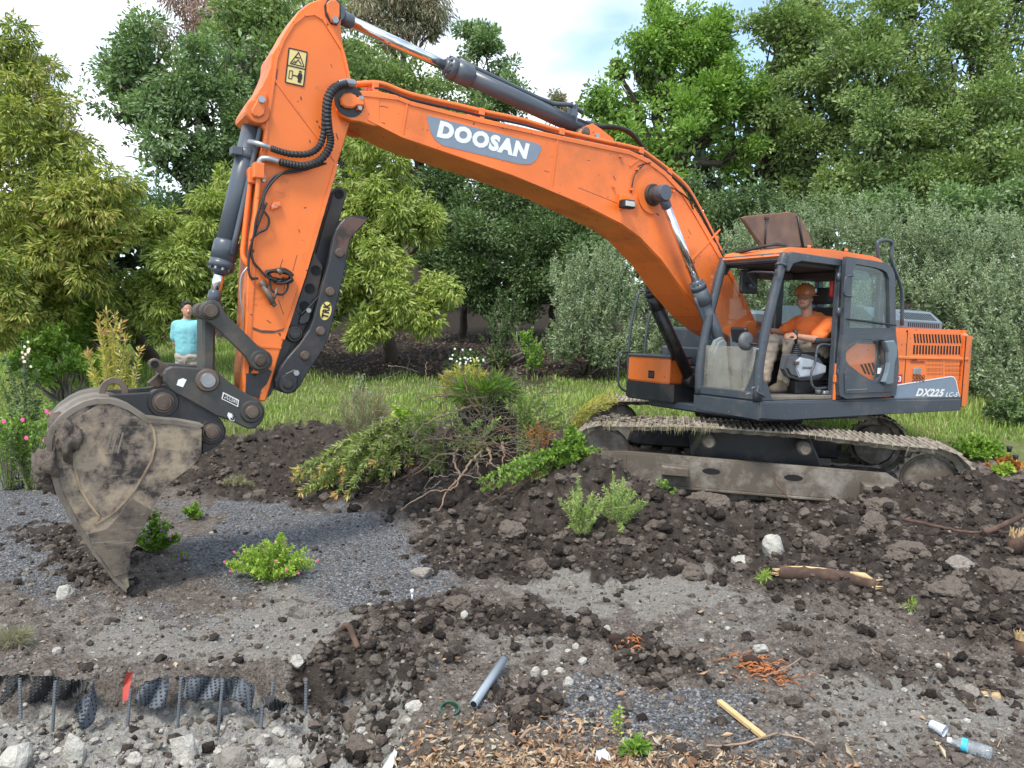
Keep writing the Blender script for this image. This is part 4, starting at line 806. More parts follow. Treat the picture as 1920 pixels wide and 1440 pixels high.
# coiled hose bundle with quick couplers
rr = random.Random(3); cx, cy = 524, 518
for k in range(6):
    pts = []
    for a in range(0, 361, 30):
        rx, ry = 23+rr.uniform(-4, 4), 8+rr.uniform(-2, 5); pts.append((cx+rr.uniform(-1, 1)+rx*math.cos(R(a+20*k)), cy+k*.9-3+ry*math.sin(R(a+20*k))+.12*rx*math.cos(R(a+20*k)), .225+.012*k))
    b = MB(); b.tube(hp(pts, 5), .011, 7); b.build('coiled_hose', RUBBER, ARM)
b = MB(); b.tube(hp([(505, 520, .26), (510, 545, .27), (530, 552, .27), (540, 535, .26), (530, 520, .26)]), .010, 7); b.build('coiled_hose', RUBBER, ARM)
for pts, r in (([(494, 536, .25), (504, 552, .26), (512, 570, .27)], .026), ([(520, 505, .28), (528, 514, .29)], .02), ([(512, 568, .27), (516, 574, .27)], .02), ([(520, 540, .27), (514, 560, .28)], .012), ([(488, 528, .24), (500, 540, .25)], .03)):
    b = MB(); b.tube([P3(*p) for p in pts], r, 10); b.build('hose_coupling', PIN, ARM)
# pipes down the arm's front edge
b = MB(); b.tube(hp([(485, 318, .21), (484, 350, .21), (480, 400, .21), (475, 450, .21), (470, 480, .18)]), .022, 10); b.build('hydraulic_pipe', ORANGE, ARM)
b = MB(); b.tube(hp([(473, 318, .12), (468, 350, .12), (461, 410, .12), (457, 450, .12), (455, 476, .13), (460, 490, .15), (466, 500, .15)]), .022, 10); b.build('hydraulic_pipe', ORANGE, ARM)
for x, y, c in ((484, 322, .2), (474, 332, .12)):
    v = P3(x, y, c); b = MB(); b.box((v.x-.045, c-.05, v.z-.06), (v.x+.045, c+.05, v.z+.07), None, .008); b.build('pipe_clamp', ORANGE, ARM)
bolts(ARM, [(494, 331), (494, 338)], .2, .016)
b = MB(); b.tube(hp([(465, 500, .16), (452, 520, .16), (451, 560, .15), (456, 600, .14), (452, 660, .13)]), .008, 6); b.build('cable', BOLT, ARM)
for pts, w0 in (([(530, 486), (524, 505)], .006), ([(557, 478), (549, 508)], .005), ([(536, 520), (530, 560)], .004), ([(564, 181), (565, 188)], .012), ([(594, 226), (595, 230)], .016), ([(598, 236), (600, 241)], .012), ([(580, 262), (582, 268)], .010), ([(570, 390), (574, 389)], .010), ([(630, 250), (634, 262)], .010), ([(520, 130), (517, 160)], .008), ([(522, 562), (532, 590)], .006), ([(500, 600), (508, 606)], .008), ([(620, 120), (623, 127)], .006), ([(560, 430), (562, 436)], .008)):
    seam(pts, 'scratch', w0, .001, plain('scratch_dark', (.12, .05, .03), .6) if 'scratch_dark' not in MATS else MATS['scratch_dark'])
for pts, w0 in (([(696, 224), (705, 228), (722, 232)], .012), ([(706, 200), (718, 199), (728, 202)], .006), ([(1085, 352), (1120, 366), (1160, 382)], .005), ([(1230, 400), (1236, 404)], .014), ([(1222, 392), (1226, 394)], .012), ([(1232, 385), (1236, 386)], .010), ([(900, 250), (906, 252)], .008), ([(860, 275), (866, 277)], .008), ([(1150, 330), (1154, 338)], .010), ([(1100, 300), (1106, 301)], .006), ([(1020, 320), (1030, 323)], .006), ([(1290, 430), (1296, 440)], .008)):
    strip(pts, BY, w0, .001, MATS['scratch_dark'], 'scratch', BOOM)
# worn scrape
b = MB(); b.prism(PX([(474, 613), (490, 619), (515, 620), (533, 615), (532, 620), (512, 625), (490, 624), (474, 618)], AY), .1905, .193); b.build('scrape_mark', worn('scraped_steel', (.22, .12, .06), (.06, .04, .03), (.45, .55)), ARM)
# black greasy patch at the arm foot
b = MB(); b.prism(PX([(463, 672), (470, 664), (476, 690), (470, 700), (478, 708), (470, 716), (484, 700), (492, 684), (502, 682), (500, 690), (510, 696), (500, 720), (490, 730), (486, 748), (460, 738)], AY), .1905, .193); b.build('bare_steel_patch', STEEL, ARM)
# ------------------------------------------------------------ bucket cylinder
BCY, A_, B_, d_, s_ = hyd('bucket_cylinder', P3(396, 583, 0), P3(481, 212, 0), 0, .045, .090, .215, collar_r=1.18, collar_l=.14)
sx = Vector((1, 0, 0)); sx = (sx-d_*sx.dot(d_)).normalized()
b = MB(); nn = (Vector((0, 1, 0))*.8+sx*-.3).normalized(); b.tube([s_+d_*.12+nn*.115, s_+d_*.3+nn*.115, s_+d_*1.25+nn*.115, s_+d_*1.38+nn*.14], .022, 10); b.build('oil_pipe', CYLP, BCY)
b = MB(); b.tube2([s_+d_*.95, s_+d_*.96, s_+d_*1.02, s_+d_*1.03], [.092, .105, .105, .092], 24, None); b.box(s_+d_*.98+sx*.08-Vector((.03, .02, .03)), s_+d_*.98+sx*.12+Vector((.02, .10, .03)), None, .006); b.build('pipe_clamp', CYLP, BCY)
# ------------------------------------------------------------ linkage
def link_plate(pa, pb, ra, rb, y0, y1, bend=None, m=COUPL):
    """flat link with round ends from photograph point pa to pb"""
    yc = max(y0, y1); A = P3(pa[0], pa[1], yc); B_ = P3(pb[0], pb[1], yc); A2 = Vector((A.x, A.z)); B2 = Vector((B_.x, B_.z)); d = (B2-A2).normalized(); n = Vector((-d.y, d.x)); o = []
    a0 = math.atan2(n.y, n.x)
    for k in range(9): t = a0+math.pi*k/8; o.append((A2.x+ra*math.cos(t), A2.y+ra*math.sin(t)))
    w_ = min(ra, rb)*.62 if bend is None else bend
    o += [tuple(A2+d*ra*1.2-n*w_), tuple(B2-d*rb*1.2-n*w_)]
    for k in range(9): t = a0+math.pi+math.pi*k/8; o.append((B2.x+rb*math.cos(t), B2.y+rb*math.sin(t)))
    o += [tuple(B2-d*rb*1.2+n*w_), tuple(A2+d*ra*1.2+n*w_)]
    b = MB(); b.prism(o, y0, y1, bev=.008); return b
for y0, y1 in ((.24, .30), (-.19, -.13)): up(link_plate((396, 583), (490, 676), .088, .095, y0, y1, .068), 'side_link', COUPL)
b = MB(); A_ = P3(396, 583, .3); C_ = P3(392, 715, .2)
b.prism(PX([(380, 590), (405, 590), (403, 712), (379, 712)], .17), -.14, .17, bev=.02); H = up(b, 'h_link', COUPL)
pin(H, 396, 583, -.20, .34, .055, PIN, 'pin', (.074, .03), COUPL); pin(H, 490, 676, -.20, .34, .05, PIN, 'pin', (.085, .03), COUPL)
b = MB(); q = P3(383, 583, .26); b.cyl((q.x, .17, q.z), (q.x, .22, q.z), .070, 24, None, chamf=.01); b.build('end_collar', PIN, H)
# ------------------------------------------------------------ quick coupler
QC = [(306, 701), (311, 692), (322, 687), (345, 688), (365, 690), (392, 691), (402, 694), (412, 701), (430, 716), (458, 735), (487, 752), (495, 762), (497, 774), (494, 786), (487, 796), (478, 803), (467, 805), (455, 800), (443, 794), (424, 786), (404, 780), (384, 768), (352, 750), (330, 739), (318, 730), (308, 716)]
b = MB(); b.prism(PX(QC, .30), .22, .30, bev=.012); b.prism(PX(QC, .30), -.30, -.22, bev=.012); b.prism(PX([(318, 700), (392, 700), (430, 730), (440, 770), (380, 760), (330, 732)], .3), -.22, .22); QCP = up(b, 'quick_coupler', COUPL)
pin(QCP, 391, 714, .24, .345, .062, BOLT, 'pin', (.095, .03), PIN); pin(QCP, 474, 773, .24, .345, .055, PIN, 'pin', (.095, .03), COUPL)
for s in (-1,):
    b = MB(); b.prism(PX([(279, 683), (280, 677), (285, 673), (291, 672), (297, 674), (318, 686), (335, 692), (335, 712), (316, 712), (302, 706), (296, 696), (286, 693), (281, 689)], .12), .06, .12, bev=.006); b.prism(PX([(300, 700), (316, 706), (300, 726), (283, 724), (278, 718)], .05), -.06, .03, bev=.004); b.build('safety_latch', PIN, QCP)
b = MB(); q = P3(290, 683, .12); b.ring((q.x, .119, q.z), (0, 1, 0), .020, .030, .006, 20); b.cyl((q.x, .118, q.z), (q.x, .122, q.z), .020, 16, DARKIN); b.build('latch_eye', PIN, QCP)
patch([(334, 712), (343, 709), (350, 712), (347, 718), (343, 726), (331, 722)], .30, WHITE, 'sticker', QCP)
patch([(428, 773), (442, 779), (439, 790), (431, 788), (426, 779)], .30, WHITE, 'sticker', QCP)
BG = patch([(418, 735), (448, 750), (446, 763), (415, 748)], .30, WHITE, 'name_badge', QCP, t=.006); patch([(420, 738), (446, 751), (444, 760), (417, 747)], .30, BLACK, 'badge_face', BG, t=.008)
lettering('DOOSAN', (420, 746), (443, 758), .040, .309, WHITE, BG, bold=.0, shear=.2, off=.002)
lettering('3', (431, 786), (438, 789), .05, .305, BLACK, QCP, bold=.05)
# ------------------------------------------------------------ bucket
BW = .48
def bucket_mat(name, tan, mid, dark, seed=0.0):
    m, nt, b = new_mat(name); tcn = nt.nodes.new('ShaderNodeTexCoord'); mp = nt.nodes.new('ShaderNodeMapping'); mp.inputs['Location'].default_value = (seed, seed, seed); nt.links.new(tcn.outputs['Object'], mp.inputs[0])
    n1 = noise(nt, 2.3, 8, .66, vec=mp.outputs[0], dist=.6); n2 = noise(nt, 11, 6, .7, vec=mp.outputs[0]); mp2 = nt.nodes.new('ShaderNodeMapping'); mp2.inputs['Rotation'].default_value = (0, .9, 0); mp2.inputs['Scale'].default_value = (3, 3, 38); nt.links.new(tcn.outputs['Object'], mp2.inputs[0]); n3 = noise(nt, 1.2, 5, .6, vec=mp2.outputs[0])
    s = N(nt, 'ShaderNodeMath', {0: N(nt, 'ShaderNodeMath', {0: n1, 1: .62}, operation='MULTIPLY').outputs[0], 1: N(nt, 'ShaderNodeMath', {0: n2, 1: .38}, operation='MULTIPLY').outputs[0]}, operation='ADD').outputs[0]
    c = ramp(nt, s, [(.40, dark), (.455, mid), (.50, tuple(.6*x+.4*y for x, y in zip(mid, tan))), (.56, tan), (.66, mid)])
    c = mixc(nt, ramp(nt, n3, [(.60, 0.0), (.72, .55)]), c, (.36, .32, .26)); c = mixc(nt, ramp(nt, n2, [(.30, .8), (.42, 0.0)]), c, dark)
    nt.links.new(c, b.inputs['Base Color']); b.inputs['Roughness'].default_value = .6; b.inputs['Metallic'].default_value = .15; bump(nt, b, s, .6, .012); return m
bucket_m = bucket_mat('bucket_steel', (.34, .27, .185), (.15, .118, .093), (.032, .025, .022))
bucket_l = worn('bucket_shell', (.20, .17, .135), (.07, .055, .042), (.45, .68), rough=.5, scale=3)
sidep = [(378, 856), (379, 806), (374, 800), (362, 796), (300, 789), (276, 788), (262, 778), (241, 764), (222, 756), (204, 752), (182, 752), (160, 757), (138, 768), (116, 784), (100, 802), (93, 822), (92, 850), (98, 880), (112, 926), (128, 955), (143, 985), (160, 1008), (176, 1035), (196, 1060), (213, 1084), (237, 1106), (243, 1100), (239, 1076), (245, 1036), (265, 995), (290, 944), (314, 911), (340, 890), (358, 878)]
b = MB(); P2 = PX(sidep, BW); b.prism(P2, BW-.035, BW, bev=.005); BK = up(b, 'bucket', bucket_m)
b = MB(); b.prism(P2, -BW, -BW+.035, bev=.005); b.build('side_plate', bucket_m, BK)
shell = PX([(378, 800), (330, 792), (276, 788), (262, 778), (241, 764), (222, 756), (204, 752), (182, 752), (160, 757), (138, 768), (116, 784), (100, 802), (93, 822), (92, 850), (98, 880), (112, 926), (128, 955), (143, 985), (160, 1008), (176, 1035), (196, 1060), (213, 1084), (237, 1106)], BW)
b = MB(); n_ = len(shell)
for yy0, yy1 in ((-BW-.012, BW+.012),):
    va = []; 
    cxm = sum(p[0] for p in P2)/len(P2); czm = sum(p[1] for p in P2)/len(P2)
    def off(p, k): d = Vector((p[0]-cxm, p[1]-czm)); d.normalize(); return (p[0]+d.x*k, p[1]+d.y*k)
    O = [off(p, .02) for p in shell]; I_ = [off(p, -.02) for p in shell]
    rows = [[b.bm.verts.new((p[0], y, p[1])) for p in Q] for Q, y in ((O, yy0), (O, yy1), (I_, yy1), (I_, yy0))]
    for a, c in ((0, 1), (1, 2), (2, 3), (3, 0)):
        for i in range(n_-1): b.poly((rows[a][i], rows[a][i+1], rows[c][i+1], rows[c][i]), None, a == 0)
b.build('back_shell', bucket_l, BK)
# raised outline of the wear plate
wear = [(142, 800), (138, 830), (139, 870), (150, 915), (168, 945), (186, 968), (176, 984), (196, 972), (214, 960), (232, 942), (252, 918), (268, 892), (284, 862), (291, 830), (288, 806), (278, 790)]
strip(wear, BW, .016, .010, worn('weld_rust', (.36, .27, .17), (.14, .10, .07), (.42, .6), rough=.7), 'weld_bead', BK)
patchm = bucket_mat('bucket_plate', (.37, .29, .20), (.165, .13, .103), (.030, .024, .021), 3.3)
b = MB(); b.prism(PX([(142, 802), (150, 780), (178, 762), (206, 758), (238, 770), (276, 792), (289, 808), (291, 830), (284, 862), (268, 892), (252, 918), (232, 942), (196, 972), (168, 945), (150, 915), (139, 870)], BW), BW, BW+.006, bev=.003); b.build('wear_plate', patchm, BK)
b = MB(); b.prism(PX([(245, 932), (286, 958), (265, 995), (245, 1036), (239, 1074), (213, 1082), (176, 1034), (165, 1000), (200, 990), (222, 966)], BW), BW, BW+.012, bev=.004); b.build('side_cutter', bucket_mat('cutter_steel', (.17, .135, .10), (.085, .067, .055), (.028, .022, .02), 7.1), BK)
TOOTHM = worn('tooth_steel', (.26, .24, .22), (.10, .08, .065), (.5, .7), rough=.45)
for i in range(5):
    yc = -BW+.07+i*(2*BW-.14)/4
    t = PX([(205, 1050), (245, 1050), (240, 1080), (243, 1100), (237, 1108), (226, 1098), (212, 1083)], BW)
    b = MB(); b.prism([(p[0], p[1]) for p in t], yc-.045, yc+.05, bev=.008); b.build('tooth', TOOTHM, BK)
# embossed mark on the side
EM = patch([(184, 808), (224, 812), (226, 848), (196, 852)], BW, patchm, 'embossed_mark', BK, t=.012, off=.005)
lettering('111', (198, 846), (222, 850), .16, BW+.018, bucket_l, EM, bold=.05, off=.003)
# bucket ears with pins
EAR = [(204, 740), (240, 739), (284, 736), (316, 729), (330, 730), (352, 744), (384, 762), (406, 778), (418, 792), (424, 806), (422, 822), (412, 834), (398, 842), (379, 852), (379, 806), (372, 798), (300, 788), (276, 788), (262, 778), (241, 764), (222, 756), (206, 752)]
for y0, y1 in ((.20, .27), (-.27, -.20)):
    b = MB(); b.prism(PX(EAR, .27), y0, y1, bev=.006); b.build('ear', STEEL, BK)
for (x, y), r in (((307, 755), .066), ((398, 811), .058)):
    b = MB(); q = P3(x, y, .3); b.cyl((q.x, .265, q.z), (q.x, .285, q.z), r*1.75, 30, STEEL, chamf=.006); b.build('boss', STEEL, BK)
    pin(BK, x, y, -.33, .33, r, PIN, 'pin'); b = MB(); q = P3(x, y, .33); b.ring((q.x, .285, q.z), (0, 1, 0), r, r*1.2, .025); b.build('retaining_ring', PIN, BK)
# lifting eye on the shell
b = MB(); pts = []
for k in range(13): a = R(180*k/12); pts.append((214+30*math.cos(a)*.95, 738-30*math.sin(a)))
inn = [(214+15*math.cos(R(180*k/12)), 735-15*math.sin(R(180*k/12))) for k in range(12, -1, -1)]
b.prism(PX([(249, 745)]+pts+[(178, 748)]+[(197, 744)]+inn+[(230, 744)], .10), .02, .07, bev=.005); b.build('lifting_eye', PIN, BK)
# mud stuck to the shell
V, F = rock_proto(4, 77, .28, False); q = P3(100, 875, .30)
V = V*np.array([.13, .22, .19])*(1+.16*fbm(V*3, 5, 4, .75))[:, None]+np.array(q)
link('mud_lump', npmesh('mud_lump', V, F, MUD, smooth=True), BK)
V, F = rock_proto(4, 79, .28, False); q = P3(122, 815, .36)
V = V*np.array([.11, .18, .17])*(1+.16*fbm(V*3+3, 5, 4, .75))[:, None]+np.array(q)
link('mud_lump', npmesh('mud_lump', V, F, MUD, smooth=True), BK)
# ------------------------------------------------------------ hydraulic thumb
TH = [(692, 411), (686, 406), (672, 404), (657, 405), (646, 410), (638, 419), (631, 430), (625, 448), (622, 466), (616, 495), (606, 530), (599, 556), (593, 581), (587, 602), (580, 619), (562, 645), (539, 671), (527, 688), (519, 703), (516, 714), (518, 726), (526, 735), (540, 739), (553, 735), (563, 724), (573, 705), (590, 680), (606, 656), (617, 630), (623, 605), (630, 575), (637, 545), (644, 518), (648, 500), (652, 475), (657, 452), (665, 438), (678, 426)]
TRM = worn('thumb_steel', (.024, .025, .029), dirt=(.10, .07, .055), amt=(.54, .72), rough=.42, scale=2.2, dirtmax=.8)
b = MB(); b.prism(PX(TH, .24), .17, .24, bev=.008); THB = up(b, 'thumb', TRM)
b = MB(); b.prism(PX(TH, .24), -.24, -.17, bev=.008); b.build('side_plate', TRM, THB)
b = MB(); b.prism(PX([(688, 413), (660, 407), (642, 416), (630, 440), (632, 470), (648, 480), (655, 450), (665, 436)], .24), .24, .246, bev=.003); b.build('worn_tip', RUST, THB)
b = MB()
for k in range(9):
    t = k/8; x = 650-(650-626)*t; y = 500+(600-500)*t; v = P3(x+1, y, .2); b.box((v.x-.012, -.17, v.z-.022), (v.x+.03, .17, v.z+.012))
b.build('serrated_edge', TRM, THB)
for x, y in ((638, 474), (620, 547), (602, 621), (573, 667)): pin(THB, x, y, .2, .262, .042, PIN, 'pin')
pin(THB, 541, 720, -.26, .27, .045, STEEL, 'pivot_pin', (.085, .012), TRM)
b = MB(); b.prism(PX([(529, 712), (535, 700), (552, 692), (560, 696), (560, 703), (556, 718), (550, 730), (538, 734), (530, 726)], .25), .241, .262, bev=.008); b.build('pin_cover', TRM, THB); bolts(THB, [(555, 699)], .262, .026)
b = MB(); el = [(611+10.5*math.cos(R(a))-2.5*math.sin(R(a))*-1, 583-17.5*math.sin(R(a))) for a in range(0, 360, 20)]
b.prism(PX(el, .245), .241, .245); TB = b.build('name_badge', plain('badge_yellow', (.72, .58, .16), .45), THB)
lettering('TRK', (615, 598), (620, 569), .062, .246, BLACK, TB, bold=.05, off=.002, up=None)
# thumb base welded to the arm and its link
BASE = [(590, 470), (597, 484), (606, 500), (604, 512), (601, 530), (597, 552), (590, 575), (580, 600), (560, 640), (548, 665), (530, 686), (516, 706), (506, 728), (497, 750), (502, 742), (512, 712), (526, 668), (540, 624), (556, 576), (575, 520)]
b = MB(); b.prism(PX(BASE, .17), .08, .155, bev=.005); b.prism(PX(BASE, .17), -.155, -.08, bev=.005); TBS = up(b, 'thumb_mount', STEEL)
for x, y in ((592, 507), (581, 541), (571, 574)):
    q = P3(x, y, .156); b = MB(); b.ring((q.x, .155, q.z), (0, 1, 0), .032, .045, .006); b.cyl((q.x, .154, q.z), (q.x, .157, q.z), .032, 18, DARKIN); b.build('pin_hole', PIN, TBS)
b = link_plate((637, 364), (572, 590), .063, .06, -.06, .07, .062, STEEL); LK = up(b, 'thumb_link', STEEL)
q = P3(636, 364, .07); b = MB(); b.ring((q.x, .068, q.z), (0, 1, 0), .022, .042, .012); b.cyl((q.x, .068, q.z), (q.x, .074, q.z), .022, 14, DARKIN); b.build('pin_eye', PIN, LK)
pin(TBS, 554, 626, .1, .22, .05, STEEL, 'pin', (.075, .02), STEEL)
b = MB(); b.prism(PX([(562, 604), (566, 592), (574, 580), (580, 577), (584, 582), (583, 592), (580, 603), (572, 608), (564, 609)], .2), .156, .20, bev=.01); b.build('pin_cover', TRM, TBS); bolts(TBS, [(578, 582)], .2, .022)
b = MB(); b.prism(PX([(552, 576), (546, 596), (530, 645), (512, 700), (500, 748), (509, 742), (530, 690), (546, 652), (560, 612), (566, 590)], .19), -.15, .16, bev=.004); b.build('weld_plate', STEEL, TBS)
b = MB(); b.tube(hp([(564, 590, .2), (585, 570, .2), (606, 546, .21)]), .007, 6); b.build('cable', RUBBER, TBS)
# ------------------------------------------------------------ upper carriage: deck, house, counterweight
def zline(px, py, c=1.355): return U(px, py, c).z
b = MB()   # lower skirt with the slanted front corner, tapering to the back
sk = lambda y0, y1, zt=1.235, zb=1.045: [(y0, zb), (y1, zb), (y1, zt), (y0, zt)]
plan = [(1.385, 1.355), (1.385, .42), (.62, .42), (.62, -.30), (.55, -.30), (.55, -1.33), (-2.40, -1.33), (-2.40, 1.355)]
b.prism(plan, 1.05, 1.24, axis='z', bev=.012); DECK = up(b, 'deck_frame', GREY)
b = MB(); b.prism([(1.40, 1.06), (1.40, 1.225), (-2.33, 1.20), (-2.33, 1.055), (-1.5, 1.05), (-.5, 1.045), (1.0, 1.03)], 1.357, 1.38, bev=.006); b.build('side_skirt', GREY, DECK)
b = MB(); b.prism([(.40, 1.10), (.44, 1.06), (1.36, 1.04), (1.36, 1.225), (.40, 1.225)], 1.387, 1.405, axis='x', bev=.006); b.build('front_skirt', GREY, DECK)
b = MB(); b.prism(rrect(-.27, .80, .27, 1.04, .03), -1.2, 1.2); b.bm.free(); b = MB(); b.box((-.9, -.95, .95), (.9, .95, 1.05), None, .02); b.build('belly_plate', GREY, DECK)
# orange side house
house = [(-.70, 1.245), (-.70, 2.07), (-2.22, 2.115), (-2.22, 1.245)]
b = MB(); b.prism([(-.62, 1.245), (-.62, 2.08), (-2.38, 2.10), (-2.38, 1.245)], .42, 1.34, bev=.05, seg=4); HO = up(b, 'engine_house', ORANGE)
b = MB(); b.prism([(-.62, 1.245), (-.62, 2.08), (-2.38, 2.10), (-2.38, 1.245)], -1.32, .40, bev=.03, seg=2); b.build('right_house', ORANGE, HO)
b = MB(); b.box((-1.155, 1.325, 1.26), (-1.147, 1.3435, 2.06)); b.build('door_gap', DARKIN, HO)
# rounded counterweight
cwp = []
for k in range(15):
    a = R(-90+180*k/14); cwp.append((-2.26-.49*math.cos(a)**.75 if math.cos(a) > 0 else -2.26, 1.33*math.sin(a)))
b = MB(); b.prism([(-2.40, -1.35)]+[(-2.40-.52*max(0, math.cos(R(t)))**.55, 1.35*math.sin(R(t))) for t in range(-85, 90, 5)]+[(-2.40, 1.35)], 1.04, 2.10, axis='z', bev=.07, seg=3); CWT = up(b, 'counterweight', ORANGE, sm=False)
b = MB(); b.box((-2.415, 1.30, 1.1), (-2.402, 1.357, 2.02)); b.build('panel_gap', DARKIN, CWT)
# counterweight decal stripe, number, type plate
patch([(1676, 722), (1700, 718), (1782, 706), (1788, 707), (1792, 713), (1800, 748), (1676, 748)], 1.342, DECG, 'side_decal', HO)
lines([(1676, 723), (1782, 706), (1788, 707), (1792, 713), (1800, 748)], 1.343, .014, WHITE, HO, name='decal_line')
lettering('DX225', (1716, 743), (1770, 744), .10, 1.347, WHITE, HO, bold=.05, shear=.35, off=.003)
lettering('LC-5', (1772, 744), (1796, 744), .06, 1.347, WHITE, HO, bold=.02, shear=.35, off=.003)
lettering('5888', (1710, 715.5), (1733, 715.5), .082, 1.350, BLACK, HO, bold=.0)
rp = patch([(1672, 702), (1691, 702), (1691, 719), (1672, 719)], 1.342, RED, 'number_tag', HO); lettering('83', (1676, 716), (1689, 716), .07, 1.346, WHITE, HO, bold=.03)
rp = patch([(1706, 671), (1735, 672), (1735, 681), (1706, 680)], 1.342, plain('tag_orange', (.6, .10, .02)), 'rental_tag', HO)
lettering('H&M', (1708, 676.5), (1719, 676.5), .022, 1.345, BLACK, HO, bold=.02); lettering('323.225.8922', (1708, 680), (1733, 680), .018, 1.345, BLACK, HO, bold=.01)
b = MB(); a, c = P3(1712, 690, 1.34), P3(1725, 702, 1.34); b.box((c.x, 1.335, c.z), (a.x, 1.356, a.z), None, .006); b.cyl(((a.x+c.x)/2, 1.355, (a.z+c.z)/2+.01), ((a.x+c.x)/2, 1.36, (a.z+c.z)/2+.01), .014, 12, BOLT); b.build('latch', ORANGE, HO)
# slanted cooling slots in two rows, and perforated grilles
for row, (y0, y1) in enumerate(((626, 643), (647, 664))):
    for k in range(16):
        x = 1714+k*5.65; t = 1.0-.0016*k
        p = [(x-1.2, y0+k*.12), (x+1.6, y0+k*.12), (x+(3.6 if row == 0 else 1.0), y1+k*.05), (x+(.8 if row == 0 else -2.2), y1+k*.05)]
        b = MB(); b.prism(PX(p, 1.34), 1.32, 1.3425); b.build('cooling_slot', DARKIN, HO)
GR = MB()
for gx0, gy0, gx1, gy1 in ((1738, 673, 1768, 687), (1773, 675, 1802, 689), (1738, 691, 1768, 704), (1773, 692, 1802, 705)):
    for i in range(12):
        for j in range(6):
            if (j == 3): continue
            x = gx0+(gx1-gx0)*i/11.5; y = gy0+(gy1-gy0)*j/5.6; v = P3(x, y, 1.34); GR.box((v.x-.0045, 1.335, v.z-.004), (v.x+.0045, 1.342, v.z+.004))
g = GR.build('grille_perforation', DARKIN, HO); g['kind'] = 'stuff'
# engine cover on top with slots
b = MB(); b.prism([(-.35, 2.09), (1.12, 2.09), (1.12, 2.185), (.95, 2.325), (.80, 2.345), (-.35, 2.36)], -2.27, -.78, axis='x', bev=.02, seg=2); HOOD = up(b, 'engine_cover', HOODG)
for k in range(16):
    x = -1.50-k*.044; b = MB(); b.box((x-.020, 1.116, 2.112), (x, 1.1225, 2.168)); b.build('cover_slot', DARKIN, HOOD)
sn = Vector((0, .14, .17)).normalized()
for k in range(16):
    x = -1.48-k*.044; b = MB(); A_ = Vector((x, 1.095, 2.2056))+sn*.003; B_ = Vector((x-.022, .985, 2.2962))+sn*.003; d_ = Vector((-.022, 0, 0)); lo = -sn*.006
    vs = [b.bm.verts.new(p) for p in (A_, A_+d_, B_+d_, B_)]; v2 = [b.bm.verts.new(p+lo) for p in (A_, A_+d_, B_+d_, B_)]; b.poly(vs); b.poly(v2[::-1])
    for q in range(4): b.poly((vs[q], v2[q], v2[(q+1) % 4], vs[(q+1) % 4]))
    b.build('cover_slot', DARKIN, HOOD)
b = MB(); b.prism([(1.335, 1.70), (1.352, 1.715), (1.352, 1.735), (1.335, 1.75)], -2.38, -.62, axis='x'); b.build('body_crease', ORANGE, HO)
b = MB(); b.prism([(1.335, 1.70), (1.362, 1.715), (1.362, 1.735), (1.335, 1.75)], -2.50, -2.41, axis='x'); b.build('body_crease', ORANGE, CWT)
b = MB(); b.box((-.4, -1.25, 2.08), (-2.2, -.40, 2.28), None, .05); b.build('right_cover', HOODG, HOOD)
b = MB(); b.cyl((-1.3, -.1, 2.3), (-1.3, -.1, 2.50), .07, 20); b.build('exhaust_pipe', STEEL, HOOD)
# raised access lid
lid = [(1390, 408), (1400, 405), (1480, 397), (1494, 401), (1503, 411), (1516, 436), (1527, 462), (1430, 470), (1420, 452), (1403, 428)]
b = MB(); b.prism(PX(lid, -.62), -.66, -.62, bev=.008); LID = up(b, 'access_lid', plain('lid_underside', (.20, .095, .055), .6, var=.2))
b = MB(); b.prism(PX([(1394, 410), (1480, 401), (1498, 412), (1519, 461), (1434, 466), (1410, 434)], -.615), -.617, -.612); b.build('lid_liner', plain('lid_liner', (.17, .10, .07), .7, var=.25, scale=4), LID)
b = MB(); b.tube([P3(1437, 414, -.60), P3(1434, 466, -.60)], .012, 6); b.tube([P3(1496, 405, -.60), P3(1507, 470, -.60)], .02, 6); b.build('stay_rod', STEEL, LID)
b = MB(); v = P3(1438, 409, -.6); b.box((v.x-.04, -.615, v.z-.02), (v.x+.04, -.59, v.z+.02), None, .005); b.build('latch', STEEL, LID)
# fuel tank / right-hand front boxes
b = MB(); b.box((-.60, -1.32, 1.245), (.30, -.42, 2.02), None, .04, seg=2); TK = up(b, 'fuel_tank', GREY)
for k in range(6):
    b = MB(); x = .16-k*.10; b.box((x, -.425, 1.80), (x+.035, -.415, 1.95)); b.build('tank_slot', DARKIN, TK)
b = MB(); b.cyl((.05, -.9, 2.02), (.05, -.9, 2.08), .07, 20, None, chamf=.01); b.build('filler_cap', STEEL, TK)
tx0 = UX(1180, 672, -1.3)
b = MB(); b.prism([(.60, -1.335), (.94, -1.335), (1.0, -1.28), (1.0, -.62), (.94, -.52), (.60, -.52)], 1.27, 1.60, axis='z', bev=.02, seg=2); TB_ = up(b, 'tool_box', ORANGE)
b = MB(); b.prism([(.58, -1.345), (.95, -1.345), (1.015, -1.285), (1.015, -.61), (.95, -.51), (.58, -.51)], 1.602, 1.635, axis='z', bev=.01); b.build('lid', GREY, TB_)
b = MB(); b.prism([(.56, -1.345), (.96, -1.345), (1.025, -1.285), (1.025, -.60), (.95, -.42), (.56, -.42)], 1.03, 1.268, axis='z', bev=.02, seg=2); b.build('base_frame', STEEL, TB_)
v = U(1221, 702, 1.0, MU, 0); b = MB(); b.box((.995, v.y-.06, v.z-.05), (1.003, v.y+.06, v.z+.05), None, .002); b.build('recess', DARKIN, TB_)
for k in range(3):
    b = MB(); b.box((1.002, v.y-.045+k*.035, v.z-.03), (1.008, v.y-.028+k*.035, v.z+.03)); b.build('slot_bar', RUST, TB_)
